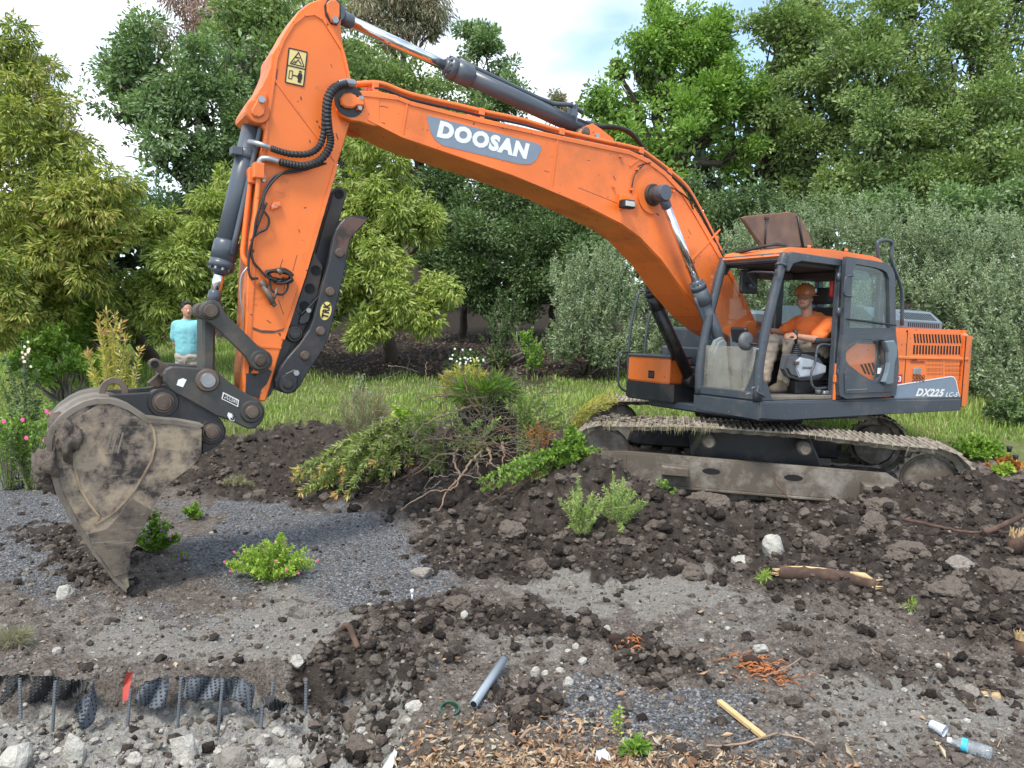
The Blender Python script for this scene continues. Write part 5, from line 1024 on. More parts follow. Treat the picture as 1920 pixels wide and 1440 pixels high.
b = MB(); b.box((.30, -1.32, 1.245), (.58, -.45, 1.50), None, .02); b.box((.30, -1.32, 1.5), (.40, -.45, 1.75), None, .02); b.build('step', GREY, TB_)
# handrails
def rail(name, pts, r=.018, m=GREY, parent=None, c=None):
    b = MB(); b.tube(spline(pts, 6), r, 10); return up(b, name, m, parent)
rail('handrail', [(.62, -1.33, 1.30), (.66, -1.36, 1.62), (.60, -1.38, 2.1), (.52, -1.38, 2.26), (.40, -1.38, 2.32), (.15, -1.38, 2.30), (-.2, -1.36, 2.30), (-.5, -1.34, 2.28)])
b = MB(); b.tube(spline([P3(1199, 545, -1.38), P3(1187, 590, -1.38), P3(1180, 640, -1.38), P3(1178, 690, -1.38), P3(1180, 725, -1.34)], 6), .02, 10)
b.tube(spline([P3(1178, 660, -1.38), P3(1163, 662, -1.38), P3(1160, 690, -1.38), P3(1160, 720, -1.38), P3(1170, 732, -1.36), P3(1180, 735, -1.36)], 6), .015, 10)
b.tube([P3(1199, 545, -1.38), P3(1230, 548, -1.38), P3(1258, 549, -1.38)], .018, 10); up(b, 'handrail', GREY)
b = MB(); b.tube([P3(1228, 592, -1.38), P3(1300, 596, -1.38)], .015, 8); up(b, 'handrail', GREY)
b = MB(); b.tube(spline([Vector((-.98, 1.18, 2.1)), P3(1652, 520, 1.18), P3(1645, 462, 1.18), P3(1650, 452, 1.18), P3(1664, 451, 1.18), P3(1673, 458, 1.18), P3(1672, 490, 1.18), Vector((-1.22, 1.18, 2.55)), Vector((-1.28, 1.18, 2.12))], 5), .022, 10); up(b, 'handrail', GREY)
b = MB(); b.tube([P3(1648, 532, 1.17), P3(1673, 533, 1.17)], .015, 8); b.tube([P3(1650, 580, 1.17), P3(1675, 581, 1.17)], .015, 8); up(b, 'handrail_rung', GREY)
# ------------------------------------------------------------ cab
YL, YR = 1.335, .42                      # near and far wall of the cab
def cf(x, z): return (x, z)
nf_b, nf_t = (1.36, 1.25), (1.09, 2.76)  # front pillar foot and head (x, z)
CAB = None
b = MB(); b.box((-.66, YR, 1.243), (1.37, YL, 1.285), None, .006); CAB = up(b, 'cab', worn('cab_floor', (.19, .165, .13), (.08, .07, .06), (.45, .65), rough=.7))
def pillar(y, side, wy=.075, wx=.085):
    pts = [(1.37, 1.24), (1.37, 1.62), (1.30, 2.02), (1.20, 2.40), (1.115, 2.70), (1.08, 2.80)]
    b = MB(); path = [Vector((x, y-side*wy*.4, z)) for x, z in pts]; b.tube(spline(path, 5), [.052]*26, 14); return b
for y, s in ((YL, 1), (YR, -1)):
    pillar(y, s).build('front_pillar', GREY, CAB)
# front lower frame, header, A-frame gussets
b = MB(); b.box((1.33, YR, 1.24), (1.395, YL, 1.33), None, .01); b.build('front_sill', GREY, CAB)
b = MB(); b.box((1.045, YR, 2.72), (1.12, YL, 2.82), None, .02); b.build('front_header', GREY, CAB)
b = MB(); b.prism([(1.40, 1.24), (1.40, 1.42), (1.35, 1.47), (1.27, 1.42), (1.20, 1.29), (1.15, 1.24)], YL-.05, YL+.012, bev=.008); b.build('corner_gusset', GREY, CAB)
b = MB(); g = [(YL-.01, 1.32), (YL-.22, 1.32), (YL-.16, 1.40), (YL-.11, 1.55), (YL-.075, 1.72), (YL-.01, 1.80)]; b.prism(g, 1.345, 1.385, axis='x', bev=.004); b.build('corner_gusset', GREY, CAB)
b = MB(); g = [(YR+.01, 1.32), (YR+.08, 1.32), (YR+.075, 1.60), (YR+.01, 1.60)]; b.prism(g, 1.345, 1.385, axis='x'); b.build('corner_gusset', GREY, CAB)
# roof rails, roof, B and C pillars, sills
roof = [(1.14, 2.78), (1.06, 2.855), (.95, 2.885), (.3, 2.915), (-.45, 2.90), (-.62, 2.87), (-.66, 2.80), (-.66, 2.765), (1.12, 2.765)]
b = MB(); b.prism(roof, YR+.02, YL-.03, bev=.03, seg=2); b.build('roof', ORANGE, CAB)
b = MB(); b.prism([(.90, 2.87), (.85, 2.90), (-.40, 2.925), (-.45, 2.90)], YR+.12, YL-.16, bev=.01); b.build('roof_hatch', ORANGE, CAB)
for x, z in ((.62, 2.90), (-.02, 2.915)):
    b = MB(); b.cyl((x, YL-.09, z), (x, YL-.09, z+.035), .02, 10); b.build('roof_bolt', ORANGE, CAB)
for y, s in ((YL, 1), (YR, -1)):
    b = MB(); b.prism([(1.10, 2.70), (1.10, 2.79), (1.0, 2.83), (-.66, 2.80), (-.66, 2.72), (.2, 2.735), (.85, 2.74), (.98, 2.70), (1.03, 2.62), (1.07, 2.62)], y-.04, y+.01 if s > 0 else y+.04, bev=.008); b.build('roof_rail', GREY, CAB)
for y0, y1 in ((YL-.06, YL+.008), (YR, YR+.06)):
    b = MB(); b.box((.12, y0, 1.24), (.20, y1, 2.78), None, .008); b.box((.06, y0-.0, 1.24), (.118, y1-.012, 2.78), None, .005); b.build('door_pillar', GREY, CAB)
    b = MB(); b.box((-.66, y0, 1.24), (-.56, y1, 2.78), None, .01); b.build('rear_pillar', GREY, CAB)
    b = MB(); b.box((-.56, y0+.004, 1.24), (.06, y1-.035, 1.90), None, .006); b.build('lower_panel', GREY, CAB)
b = MB(); b.box((-.66, YR, 1.24), (-.60, YL, 1.98), None, .008); b.box((-.66, YR, 2.68), (-.60, YL, 2.79), None, .008); b.build('rear_wall', GREY, CAB)
b = MB(); b.prism([(.06, 1.26), (.06, 1.66), (-.06, 1.80), (-.20, 1.88), (-.60, 1.88), (-.60, 1.26)], YL-.03, YL-.008, bev=.006); b.build('orange_side_panel', ORANGE, CAB)
GLT = glass('tinted_glass', (.86, .94, .94), dirt=((.3, .34, .33), .0, .06)); GLC = glass('clear_glass', (.96, .98, .98), dirt=((.35, .36, .34), .0, .06)); GLD = glass('dusty_glass', (.97, .98, .97), dirt=((.36, .34, .29), .14, .50, 5))
b = MB(); b.box((.20, YR+.015, 1.50), (1.27, YR+.021, 2.70)); b.build('right_window', GLC, CAB)
b = MB(); b.box((-.56, YR+.015, 1.92), (.06, YR+.021, 2.70)); b.build('right_rear_window', GLT, CAB)
b = MB(); b.box((-.56, YL-.04, 1.90), (.06, YL-.034, 2.72)); b.build('side_rear_window', GLT, CAB)
b = MB(); b.box((-.64, YR+.06, 1.98), (-.634, YL-.06, 2.68)); b.build('rear_window', GLT, CAB)
b = MB(); P = [(1.352, 1.33), (1.358, 1.33), (1.352, 1.80), (1.346, 1.80)]; b.prism(P, YR+.05, YL-.10); b.build('lower_windshield', GLD, CAB)
b = MB(); b.box((-.56, YR, 1.46), (1.30, YR+.05, 1.52), None, .006); b.build('right_waist_rail', GREY, CAB)
b = MB(); b.box((.20, YR+.01, 1.28), (1.34, YR+.04, 1.46)); b.build('right_lower_panel', GREY, CAB)
b = MB(); b.box((-.55, YR+.06, 2.70), (1.03, YL-.07, 2.755), None, .01); b.build('headliner', plain('headliner', (.045, .04, .038), .8), CAB)
b = MB(); b.box((.2, YR+.07, 2.60), (.75, YR+.30, 2.70), None, .02); b.box((.0, YR+.07, 2.63), (-.5, YL-.1, 2.70), None, .01); b.build('overhead_console', plain('console_dark', (.05, .035, .035), .7), CAB)
b = MB(); b.box((-.60, .70, 1.98), (-.52, .84, 2.69), None, .01); b.build('rear_trim', plain('beige_trim', (.30, .25, .17), .7), CAB)
# front wiper, folded windshield under the roof, mirrors
b = MB(); b.tube(spline([(1.0, YR+.1, 2.86), (1.08, YR+.35, 2.87), (1.0, YL-.3, 2.92), (.8, YL-.25, 2.93)], 6), .014, 8); b.tube(spline([(.95, YR+.1, 2.89), (1.05, YR+.35, 2.89), (.95, YL-.3, 2.94), (.75, YL-.3, 2.94)], 6), .012, 8); b.build('cable', RUBBER, CAB)
b = MB(); mm = P3(1404, 528, YR+.1); a, c = P3(1389, 505, .62), P3(1418, 552, .62)
b = MB(); b.prism(rrect(a.x, c.z, c.x, a.z, -.0) if False else rrect(min(a.x, c.x), c.z, max(a.x, c.x), a.z, .03), .60, .64, bev=.012); MI = b.build('mirror', RUBBER, CAB)
MBR = P3(1404, 536, .62)
b = MB(); b.cyl((MBR.x, .60, MBR.z), (MBR.x, .70, MBR.z), .035, 14); b.tube(spline([(MBR.x, .70, MBR.z), P3(1403, 515, .75), P3(1410, 510, .85), P3(1450, 511, 1.30)], 6), .012, 8); b.build('mirror_arm', GREY, MI)
b = MB(); v = P3(1399, 640, 1.20); b.tube2([(v.x, 1.17, v.z), (v.x, 1.18, v.z), (v.x, 1.215, v.z), (v.x, 1.23, v.z)], [.085, .098, .098, .05], 28, None); RM = b.build('round_mirror', plain('mirror_back', (.10, .105, .11), .5), CAB)
b = MB(); b.tube([(v.x-.02, 1.235, v.z-.02), P3(1431, 646, 1.31)], .010, 8); b.cyl(P3(1431, 640, 1.33), P3(1431, 652, 1.33), .02, 10); b.build('mirror_arm', RUBBER, RM)
# drip rail screws on the pillars
for x, y in ((1424, 655), (1418, 727), (1408, 738), (1341, 570), (1332, 630), (1320, 700)):
    v = P3(x, y, YL if x > 1400 else YR); b = MB(); b.cyl((v.x+.02, v.y+.0, v.z), (v.x+.06, v.y, v.z), .012, 8, BOLT); b.build('screw', BOLT, CAB)
b = MB(); b.tube(spline([P3(1422, 722, 1.36), P3(1420, 735, 1.40), P3(1428, 740, 1.40), P3(1433, 744, 1.38)], 5), .013, 8); b.build('grab_handle', GREY, CAB)
b = MB(); b.tube(spline([P3(1455, 502, 1.33), P3(1457, 495, 1.40), P3(1470, 496, 1.42), P3(1474, 500, 1.36)], 5), .015, 8); b.build('bracket', GREY, CAB)
# door folded back against the cab side
YD = 1.415
douter = [(1587, 482), (1655, 492), (1668, 496), (1675, 503), (1678, 515), (1679, 560), (1680, 635), (1686, 650), (1684, 700), (1678, 742), (1588, 748), (1574, 740), (1573, 720), (1576, 640), (1580, 560), (1584, 500)]
def dprism(pxs, y0, y1, name, m, parent, bev=.006):
    b = MB(); b.prism(PX(pxs, y1), y0, y1, bev=bev); return b.build(name, m, parent)
def dframe(outer, inner, y0, y1, name, m, parent):
    """closed band between two outlines with the same number of points"""
    b = MB(); O = PX(outer, y1); I = PX(inner, y1); n = len(O)
    rw = [[b.bm.verts.new((p[0], y, p[1])) for p in Q] for Q, y in ((O, y0), (O, y1), (I, y1), (I, y0))]
    for a, c in ((0, 1), (1, 2), (2, 3), (3, 0)):
        for i in range(n): b.poly((rw[a][i], rw[a][(i+1) % n], rw[c][(i+1) % n], rw[c][i]))
    return b.build(name, m, parent)
DO = [(1588, 481), (1600, 483), (1640, 489), (1662, 494), (1673, 501), (1678, 515), (1679, 560), (1680, 625), (1581, 628), (1584, 560), (1585, 520), (1586, 495)]
DI = [(1602, 497), (1606, 495), (1640, 501), (1654, 505), (1663, 511), (1667, 522), (1668, 560), (1669, 615), (1593, 615), (1596, 560), (1599, 520), (1600, 505)]
b = MB(); dd = dframe(DO, DI, YD-.05, YD, 'door', GREY, None); dd.parent = EXC; dd.rotation_euler = MU.to_euler(); DOOR = dd
LO = [(1581, 628), (1620, 627), (1650, 626), (1680, 625), (1684, 660), (1686, 690), (1680, 742), (1630, 745), (1588, 748), (1575, 742), (1573, 720), (1577, 660)]
LI = [(1587, 647), (1620, 636), (1645, 636), (1660, 638), (1658, 660), (1658, 685), (1650, 708), (1641, 716), (1632, 712), (1612, 700), (1592, 684), (1586, 675)]
dframe(LO, LI, YD-.05, YD, 'lower_frame', GREY, DOOR)
dprism([(1588, 690), (1640, 722), (1652, 720), (1660, 708), (1672, 706), (1673, 735), (1585, 738), (1584, 700)], YD, YD+.012, 'lower_panel', GREY, DOOR, .004)
dprism([(1660, 640), (1678, 638), (1684, 650), (1683, 668), (1679, 680), (1676, 720), (1664, 722), (1658, 716), (1664, 700), (1668, 680), (1667, 660)], YD, YD+.06, 'latch_cover', HOODG, DOOR, .012)
dprism([(1596, 498), (1604, 492), (1655, 500), (1668, 512), (1670, 616), (1592, 616)], YD-.03, YD-.024, 'door_window', GLT, DOOR, 0)
dprism([(1587, 640), (1662, 634), (1660, 690), (1648, 718), (1630, 716), (1586, 682)], YD-.03, YD-.024, 'door_window', GLC, DOOR, 0)
b = MB(); b.tube([P3(1590, 598, YD+.02), P3(1630, 603, YD+.02), P3(1680, 610, YD+.02)], .010, 8); b.build('window_bar', RUBBER, DOOR)
b = MB(); b.tube(spline([P3(1600, 517, YD), P3(1590, 517, YD+.05), P3(1585, 522, YD+.06), P3(1582, 545, YD+.06), P3(1584, 553, YD+.05), P3(1598, 556, YD)], 5), .010, 8); b.build('door_handle', GREY, DOOR)
lines([(1587, 731), (1624, 730), (1626, 728)], YD+.011, .012, HOODG, DOOR, name='panel_rib')
b = MB(); v = P3(1643, 695, YD-.06); b.box((v.x-.035, YD-.022, v.z-.035), (v.x+.035, YD-.018, v.z+.035)); b.build('white_label', WHITE, DOOR)
for z in range(3):
    b = MB(); v = P3(1578, (520, 585, 700)[z], YD); b.cyl((v.x+.015, YD-.03, v.z-.05), (v.x+.015, YD-.03, v.z+.05), .022, 12); b.build('hinge', GREY, DOOR)
b = MB(); a = P3(1567, 682, 1.36); c = P3(1564, 750, 1.36); b.box((c.x-.022, 1.343, c.z), (c.x+.012, 1.365, a.z), None, .004); b.box((c.x-.035, 1.343, c.z+.20), (c.x+.025, 1.38, c.z+.28), None, .005); b.build('orange_strap', ORANGE, CAB)
b = MB(); v = P3(1560, 540, 1.2); b.cyl((v.x, 1.2, v.z-.10), (v.x, 1.2, v.z+.08), .03, 14, None, chamf=.01); b.build('fire_extinguisher', plain('extinguisher_red', (.45, .03, .02), .4), CAB)
# slanted vents seen through the lower door window
for k in range(5):
    x = 1613+k*7; b = MB(); b.prism(PX([(x, 684-k*1.2), (x+3.5, 683-k*1.2), (x+12, 700+k*1.5), (x+9, 701+k*1.5)], 1.33), 1.32, 1.330); b.build('panel_slot', DARKIN, CAB)
# ------------------------------------------------------------ cab interior
ST = MB(); SEATM = plain('seat_fabric', (.035, .033, .034), .85, bmp=.3)
ST.box((-.22, .62, 1.62), (.36, 1.10, 1.76), None, .05, seg=2); SE = up(ST, 'driver_seat', SEATM)
b = MB(); b.box((-.07, .64, 0), (.07, 1.08, .58), None, .05, rot=Matrix.Rotation(R(-10), 3, 'Y'), seg=2)
for v in b.bm.verts: v.co += Vector((-.22, 0, 1.72))
b.build('backrest', SEATM, SE)
b = MB(); b.box((-.40, .62, 1.78), (-.33, 1.10, 2.28), None, .03, seg=2); b.build('back_shell', plain('tan_shell', (.35, .17, .06), .6), SE)
v = P3(1545, 555, .9); b = MB(); b.box((v.x-.05, .74, v.z-.10), (v.x+.05, 1.02, v.z+.10), None, .04, seg=2); b.build('headrest', SEATM, SE)
b = MB(); b.box((-.2, .66, 1.29), (.32, 1.06, 1.60), None, .03); b.build('seat_base', SEATM, SE)
b = MB(); a = P3(1505, 644, 1.2); b.box((-.10, 1.13, 1.86), (.36, 1.24, 1.93), None, .03, seg=2); b.build('armrest', SEATM, SE)
# left console with white shell, joystick and name
CO = [(1478, 668), (1488, 664), (1515, 664), (1540, 672), (1552, 688), (1552, 700), (1540, 712), (1505, 714), (1482, 706), (1474, 692)]
b = MB(); b.prism(PX(CO, 1.22), 1.10, 1.22, bev=.03, seg=2); CN = up(b, 'left_console', plain('console_grey', (.085, .09, .095), .55))
b = MB(); b.prism(PX([(1494, 676), (1502, 670), (1522, 674), (1550, 686), (1549, 699), (1530, 704), (1500, 708), (1494, 694)], 1.235), 1.20, 1.235, bev=.012, seg=2); b.build('console_shell', plain('console_white', (.42, .46, .50), .45), CN)
lettering('DOOSAN', (1504, 692), (1526, 692), .028, 1.237, BLACK, CN, bold=.04, shear=.2)
b = MB(); q = P3(1489, 665, 1.12); ys = 1.14
for k in range(6): z0 = q.z-.01+k*.022; r0 = .065-.006*k; b.tube2([(q.x, ys, z0), (q.x, ys, z0+.011), (q.x, ys, z0+.022)], [r0-.006, r0, r0-.010], 18, None)
b.build('joystick_boot', RUBBER, CN)
b = MB(); b.tube([(q.x, ys, q.z+.10), (q.x+.015, ys, q.z+.2), (q.x+.03, ys, q.z+.28)], [.014, .022, .028], 12); b.build('joystick', RUBBER, CN)
b = MB(); b.tube(spline([P3(1558, 647, 1.28), P3(1540, 646, 1.28), P3(1532, 654, 1.28), P3(1528, 680, 1.28), P3(1521, 700, 1.28), P3(1522, 720, 1.28), P3(1530, 728, 1.28), P3(1550, 727, 1.28)], 5), .014, 10); b.build('safety_lever', GREY, CN)
b = MB(); v = P3(1494, 681, 1.24); b.box((v.x-.04, 1.22, v.z-.015), (v.x+.03, 1.25, v.z+.02), None, .008); b.build('release_lever', RUST, CN)
b = MB(); b.prism(PX([(1492, 714), (1555, 712), (1556, 738), (1492, 738)], 1.15), .95, 1.15, bev=.01); b.build('console_base', RUBBER, CN)
for k in range(4):
    b = MB(); z = 1.33+k*.035; b.box((.0, .88, z), (.33, 1.17, z+.018), None, .006); b.build('bellows', RUBBER, CN)
b = MB(); b.box((.08, 1.2, 1.29), (.28, 1.30, 1.33), None, .01); b.cyl((.33, 1.25, 1.30), (.33, 1.25, 1.36), .03, 14); b.build('pedal', BOLT, CN)
b = MB(); b.box((.95, .58, 1.29), (1.02, .66, 1.95), None, .0, rot=Matrix.Rotation(R(8), 3, 'Y')); b.box((.95, .74, 1.29), (.98, .77, 1.80)); b.box((.95, .86, 1.29), (.98, .89, 1.80)); b.build('travel_lever', BOLT, CAB)
for yy in (.80, .93):
    b = MB(); b.box((.86, yy-.05, 1.31), (1.08, yy+.05, 1.33), None, .004, rot=Matrix.Rotation(R(20), 3, 'Y')); b.build('pedal', BOLT, CAB)
b = MB(); b.prism([(1.31, 1.30), (1.31, 1.72), (1.24, 1.86), (1.14, 1.90), (1.08, 1.84), (1.04, 1.60), (.98, 1.30)], .47, .58, bev=.03, seg=2); DS = b.build('dash_console', plain('dash_grey', (.22, .25, .25), .5), CAB)
b = MB(); b.box((1.02, .60, 1.84), (1.08, .84, 2.02), None, .02, rot=Matrix.Rotation(R(15), 3, 'Y')); b.build('monitor', RUBBER, CAB)
b = MB(); b.box((.90, .50, 1.78), (.98, .62, 1.86), None, .01); b.build('radio', RUBBER, CAB)
b = MB(); b.box((-.1, .48, 1.3), (.5, .60, 1.80), None, .03); b.build('right_console', plain('console_dark2', (.06, .065, .07), .6), CAB)
b = MB(); b.tube([(.42, .56, 1.8), (.45, .57, 2.0)], [.03, .022], 12); b.build('right_joystick', RUBBER, CAB)
# ------------------------------------------------------------ undercarriage
def UT(px, py, c): return U(px, py, c, MT)
UNM = worn('undercarriage_paint', (.25, .225, .19), dirt=(.10, .08, .06), amt=(.38, .56), rough=.75, scale=3, dirtmax=.9, bmp=.4)
SHM = worn('muddy_shoe', (.42, .37, .30), dirt=(.10, .08, .062), amt=(.44, .70), rough=.8, scale=5, dirtmax=.95, bmp=.6)
SLING = MB(); SLING.cyl((0, 0, .86), (0, 0, 1.03), .62, 48, None); SL = tr(SLING, 'slew_ring', STEEL)
b = MB(); b.prism([(-.75, .45), (.75, .45), (.55, .86), (-.55, .86)], -.9, .9, bev=.02); CB = tr(b, 'car_body', STEEL)
def loop(npt):
    """outline of the chain: idler, top run over the carrier rollers, sprocket, bottom run"""
    ix, iz, ir = 1.80, .475, .385; sx_, sz, sr = -1.76, .475, .385
    P = []
    for k in range(0, 13): a = R(-90+180*k/12); P.append((ix+ir*math.cos(a), iz+ir*math.sin(a)))
    P += [(1.35, .885), (.95, .915), (.60, .925), (.2, .922), (-.15, .922), (-.45, .922), (-.85, .895), (-1.3, .870)]
    for k in range(0, 13): a = R(90+180*k/12); P.append((sx_+sr*math.cos(a), sz+sr*math.sin(a)))
    P += [(-1.2, .09), (-.6, .09), (0, .09), (.6, .09), (1.2, .09)]
    P = [Vector((p[0], 0, p[1])) for p in P]; P.append(P[0].copy()); d = [0]
    for a, c in zip(P, P[1:]): d.append(d[-1]+(c-a).length)
    out = []
    for k in range(npt):
        s = d[-1]*k/npt
        for i in range(len(d)-1):
            if d[i] <= s <= d[i+1]+1e-9:
                t = (s-d[i])/(d[i+1]-d[i]+1e-9); v = P[i].lerp(P[i+1], t); out.append(v); break
    return out
SHN = 51
def shoe_mesh():
    b = MB(); w2 = .30; p = .088
    b.box((-p, -w2, -.012), (p+.006, w2, .008), None, .003)
    for gx, gh in ((-.07, .022), (-.005, .016), (.06, .022)): b.prism([(gx-.012, .008), (gx+.012, .008), (gx+.006, .008+gh), (gx-.006, .008+gh)], -w2, w2)
    me = bpy.data.meshes.new('track_shoe'); bmesh.ops.recalc_face_normals(b.bm, faces=b.bm.faces); b.bm.to_mesh(me); b.bm.free(); me.materials.append(SHM); return me
SM = shoe_mesh()
tc_rng = random.Random(9)
for yc in (1.195, -1.195):
    s = 1 if yc > 0 else -1
    fr = MB(); prof = [(1.62, .30), (1.55, .58), (1.30, .64), (-1.05, .60), (-1.28, .56), (-1.32, .24), (1.5, .24)]
    fr.prism([(x, z*.80+.03) for x, z in prof], yc-.13, yc+.16, bev=.03); TR = tr(fr, 'track', STEEL)
    out = yc+s*.16
    b = MB(); b.prism([(1.96, .27), (1.98, .48), (1.86, .55), (1.52, .58), (-1.30, .55), (-1.42, .48), (-1.42, .22), (1.50, .22)], min(out, out+s*.13), max(out, out+s*.13), bev=.02, seg=2); b.build('side_frame', UNM, TR)
    b = MB(); b.box((-1.2, out+s*.10, .205), (1.45, out+s*.15, .235), None, .006); b.build('guard_rail', UNM, TR)
    b = MB(); b.box((1.50, min(out+s*.13, out+s*.145), .24), (1.53, max(out+s*.13, out+s*.145), .56)); b.build('weld_rib', UNM, TR)
    for x in (.55, -.33):
        el = [(x+.10*math.cos(R(a)), .435+.035*math.sin(R(a))) for a in range(0, 360, 20)]
        b = MB(); b.prism(el, out+s*.12, out+s*.132); b.build('frame_hole', DARKIN, TR)
    for x0, x1, z0 in ((.80, 1.10, .40), (-1.36, -1.02, .36)):
        b = MB(); b.prism([(x0, z0-.02), (x0, z0+.08), (x1, z0+.09), (x1, z0-.02)], min(out+s*.10, out+s*.30), max(out+s*.10, out+s*.30), bev=.012); b.build('step', UNM, TR)
    for x in (.59, -.45):
        b = MB(); b.cyl((x, yc-.13, .74), (x, yc+.18, .74), .075, 24, None, chamf=.01); b.cyl((x, yc+s*.13, .74), (x, yc+s*.20, .74), .062, 24, None, chamf=.01); b.build('carrier_roller', UNM, TR)
    for k in range(9):
        x = -1.15+k*.31; b = MB(); b.cyl((x, yc-.13, .19), (x, yc+.13, .19), .085, 18); b.build('track_roller', UNM, TR)
    b = MB(); b.cyl((1.80, yc-.10, .475), (1.80, yc+.10, .475), .335, 36, None, chamf=.02); b.cyl((1.80, yc-.14, .475), (1.80, yc+s*.15, .475), .12, 24); b.build('idler_wheel', UNM, TR)
    b = MB(); pts = []
    for k in range(42):
        a = 2*math.pi*k/42; rr_ = .335 if k % 2 else .295; pts.append((-1.76+rr_*math.cos(a), .475+rr_*math.sin(a)))
    b.prism(pts, yc-.04, yc+.04); SPK = b.build('sprocket', SHM, TR)
    b = MB(); b.tube2([(-1.76, yc-s*.2, .475), (-1.76, yc+s*.13, .475), (-1.76, yc+s*.16, .475), (-1.76, yc+s*.165, .475)], [.26, .26, .22, .05], 36, None); b.tube2([(-1.76, yc+s*.04, .475), (-1.76, yc+s*.07, .475)], [.285, .285], 36, None); b.build('final_drive', UNM, SPK)
    for k in range(12):
        a = 2*math.pi*k/12; b = MB(); o = (-1.76+.20*math.cos(a), yc+s*.14, .475+.20*math.sin(a)); b.cyl(o, (o[0], o[1]+s*.025, o[2]), .014, 6); b.build('bolt', UNM, SPK)
    # chain band
    LP = loop(100); b = MB(); n = len(LP)
    for side in (-1, 1):
        rw = []
        for i in range(n):
            t = (LP[(i+1) % n]-LP[i-1]).normalized(); nn = Vector((t.z, 0, -t.x)); wav = .012 if i % 2 else 0
            rw.append([b.bm.verts.new((v.x, yc+side*(.07+wo), v.z)) for v, wo in ((LP[i]-nn*.075+nn*wav, 0), (LP[i]-nn*.075+nn*wav, .035), (LP[i]-nn*.0, .035), (LP[i]-nn*.0, 0))])
        for i in range(n):
            for k in range(4): b.poly((rw[i][k], rw[(i+1) % n][k], rw[(i+1) % n][(k+1) % 4], rw[i][(k+1) % 4]))
    ch = b.build('track_chain', SHM, TR); ch['kind'] = 'stuff'
    LP = loop(SHN)
    for i in range(SHN):
        t = (LP[(i+1) % SHN]-LP[i-1]).normalized(); nn = Vector((t.z, 0, -t.x)); pos = LP[i]+nn*.012
        Mx = Matrix((( -t.x, 0, nn.x), (0, 1, 0), (-t.z, 0, nn.z)))
        if Mx.determinant() < 0: Mx = Matrix(((t.x, 0, nn.x), (0, 1, 0), (t.z, 0, nn.z)))
        o = bpy.data.objects.new('track_shoe', SM); COL.objects.link(o); o.parent = TR; o.location = (pos.x, yc, pos.z); o.rotation_euler = Mx.to_euler()
# mud and grass caught on the near track
b = MB()
rng_ = random.Random(4)
for k in range(120):
    x = rng_.uniform(.5, 1.85) if k % 6 else rng_.uniform(-1.7, 1.8); lp = .955-.02*abs(x-.4)-max(0, -x-.6)*.05; z = lp; y = 1.495+rng_.uniform(-.02, .015); L1 = rng_.uniform(.02, .07)*(1.9 if .6 < x < 1.75 else 1); dx = rng_.uniform(-.03, .03)
    v = [b.bm.verts.new(p) for p in ((x-.004, y, z), (x+.004, y, z), (x+dx, y+rng_.uniform(.01, .05), z-L1))]; b.poly(v)
o = tr(b, 'torn_grass', plain('dry_grass', (.24, .21, .12), .8, var=.4)); o['kind'] = 'stuff'
V, F = [], []; nrng = np.random.default_rng(8); pr = [rock_proto(1, 60+s, .4, False) for s in range(4)]
n_ = 620; xs = nrng.uniform(-1.6, 1.9, n_); P = np.stack([xs, 1.195+nrng.uniform(-.3, .3, n_), .955-.02*np.abs(xs-.4)-np.maximum(0, -xs-.6)*.07], -1); S = .010+.036*nrng.random(n_)**2.5
V, F = scatter(pr, P, S, nrng, .5); o = link('track_mud', npmesh('track_mud', V, F, soil_mat('dried_mud', (.10, .08, .062), (.22, .18, .14), (.34, .29, .23))), EXC, MT); o['kind'] = 'stuff'
# ================================================================== PEOPLE
SKIN = plain('skin', (.52, .27, .17), .55, var=.10, scale=14); SKIN2 = plain('skin_tanned', (.50, .26, .17), .5, var=.10, scale=14)
def capsule(bm, a, b_, ra, rb, n=14):
    a, b_ = Vector(a), Vector(b_); d = (b_-a); L1 = d.length; d = d.normalized() if L1 > 1e-6 else Vector((0, 0, 1)); u, v = frame_of(d); rings = []
    for k in range(5): t = -math.pi/2+math.pi/2*k/5; rings.append((a+d*ra*math.sin(t), ra*math.cos(t)))
    rings.append((a, ra)); rings.append((b_, rb))
    for k in range(1, 6): t = math.pi/2*k/5; rings.append((b_+d*rb*math.sin(t), rb*math.cos(t)))
    R_ = [[bm.verts.new(c+(u*math.cos(2*math.pi*j/n)+v*math.sin(2*math.pi*j/n))*max(r, .0004)) for j in range(n)] for c, r in rings]
    for x, y in zip(R_, R_[1:]):
        for j in range(n): bm.faces.new((x[j], x[(j+1) % n], y[(j+1) % n], y[j]))
    bm.faces.new(R_[0][::-1]); bm.faces.new(R_[-1])
def ellip(bm, c, r, rot=None):
    b2 = bmesh.new(); bmesh.ops.create_icosphere(b2, subdivisions=3, radius=1); bmesh.ops.scale(b2, vec=r, verts=b2.verts)
    if rot is not None: bmesh.ops.rotate(b2, cent=(0, 0, 0), matrix=rot, verts=b2.verts)
    bmesh.ops.translate(b2, vec=c, verts=b2.verts); me = bpy.data.meshes.new('t'); b2.to_mesh(me); b2.free(); bm.from_mesh(me); bpy.data.meshes.remove(me)
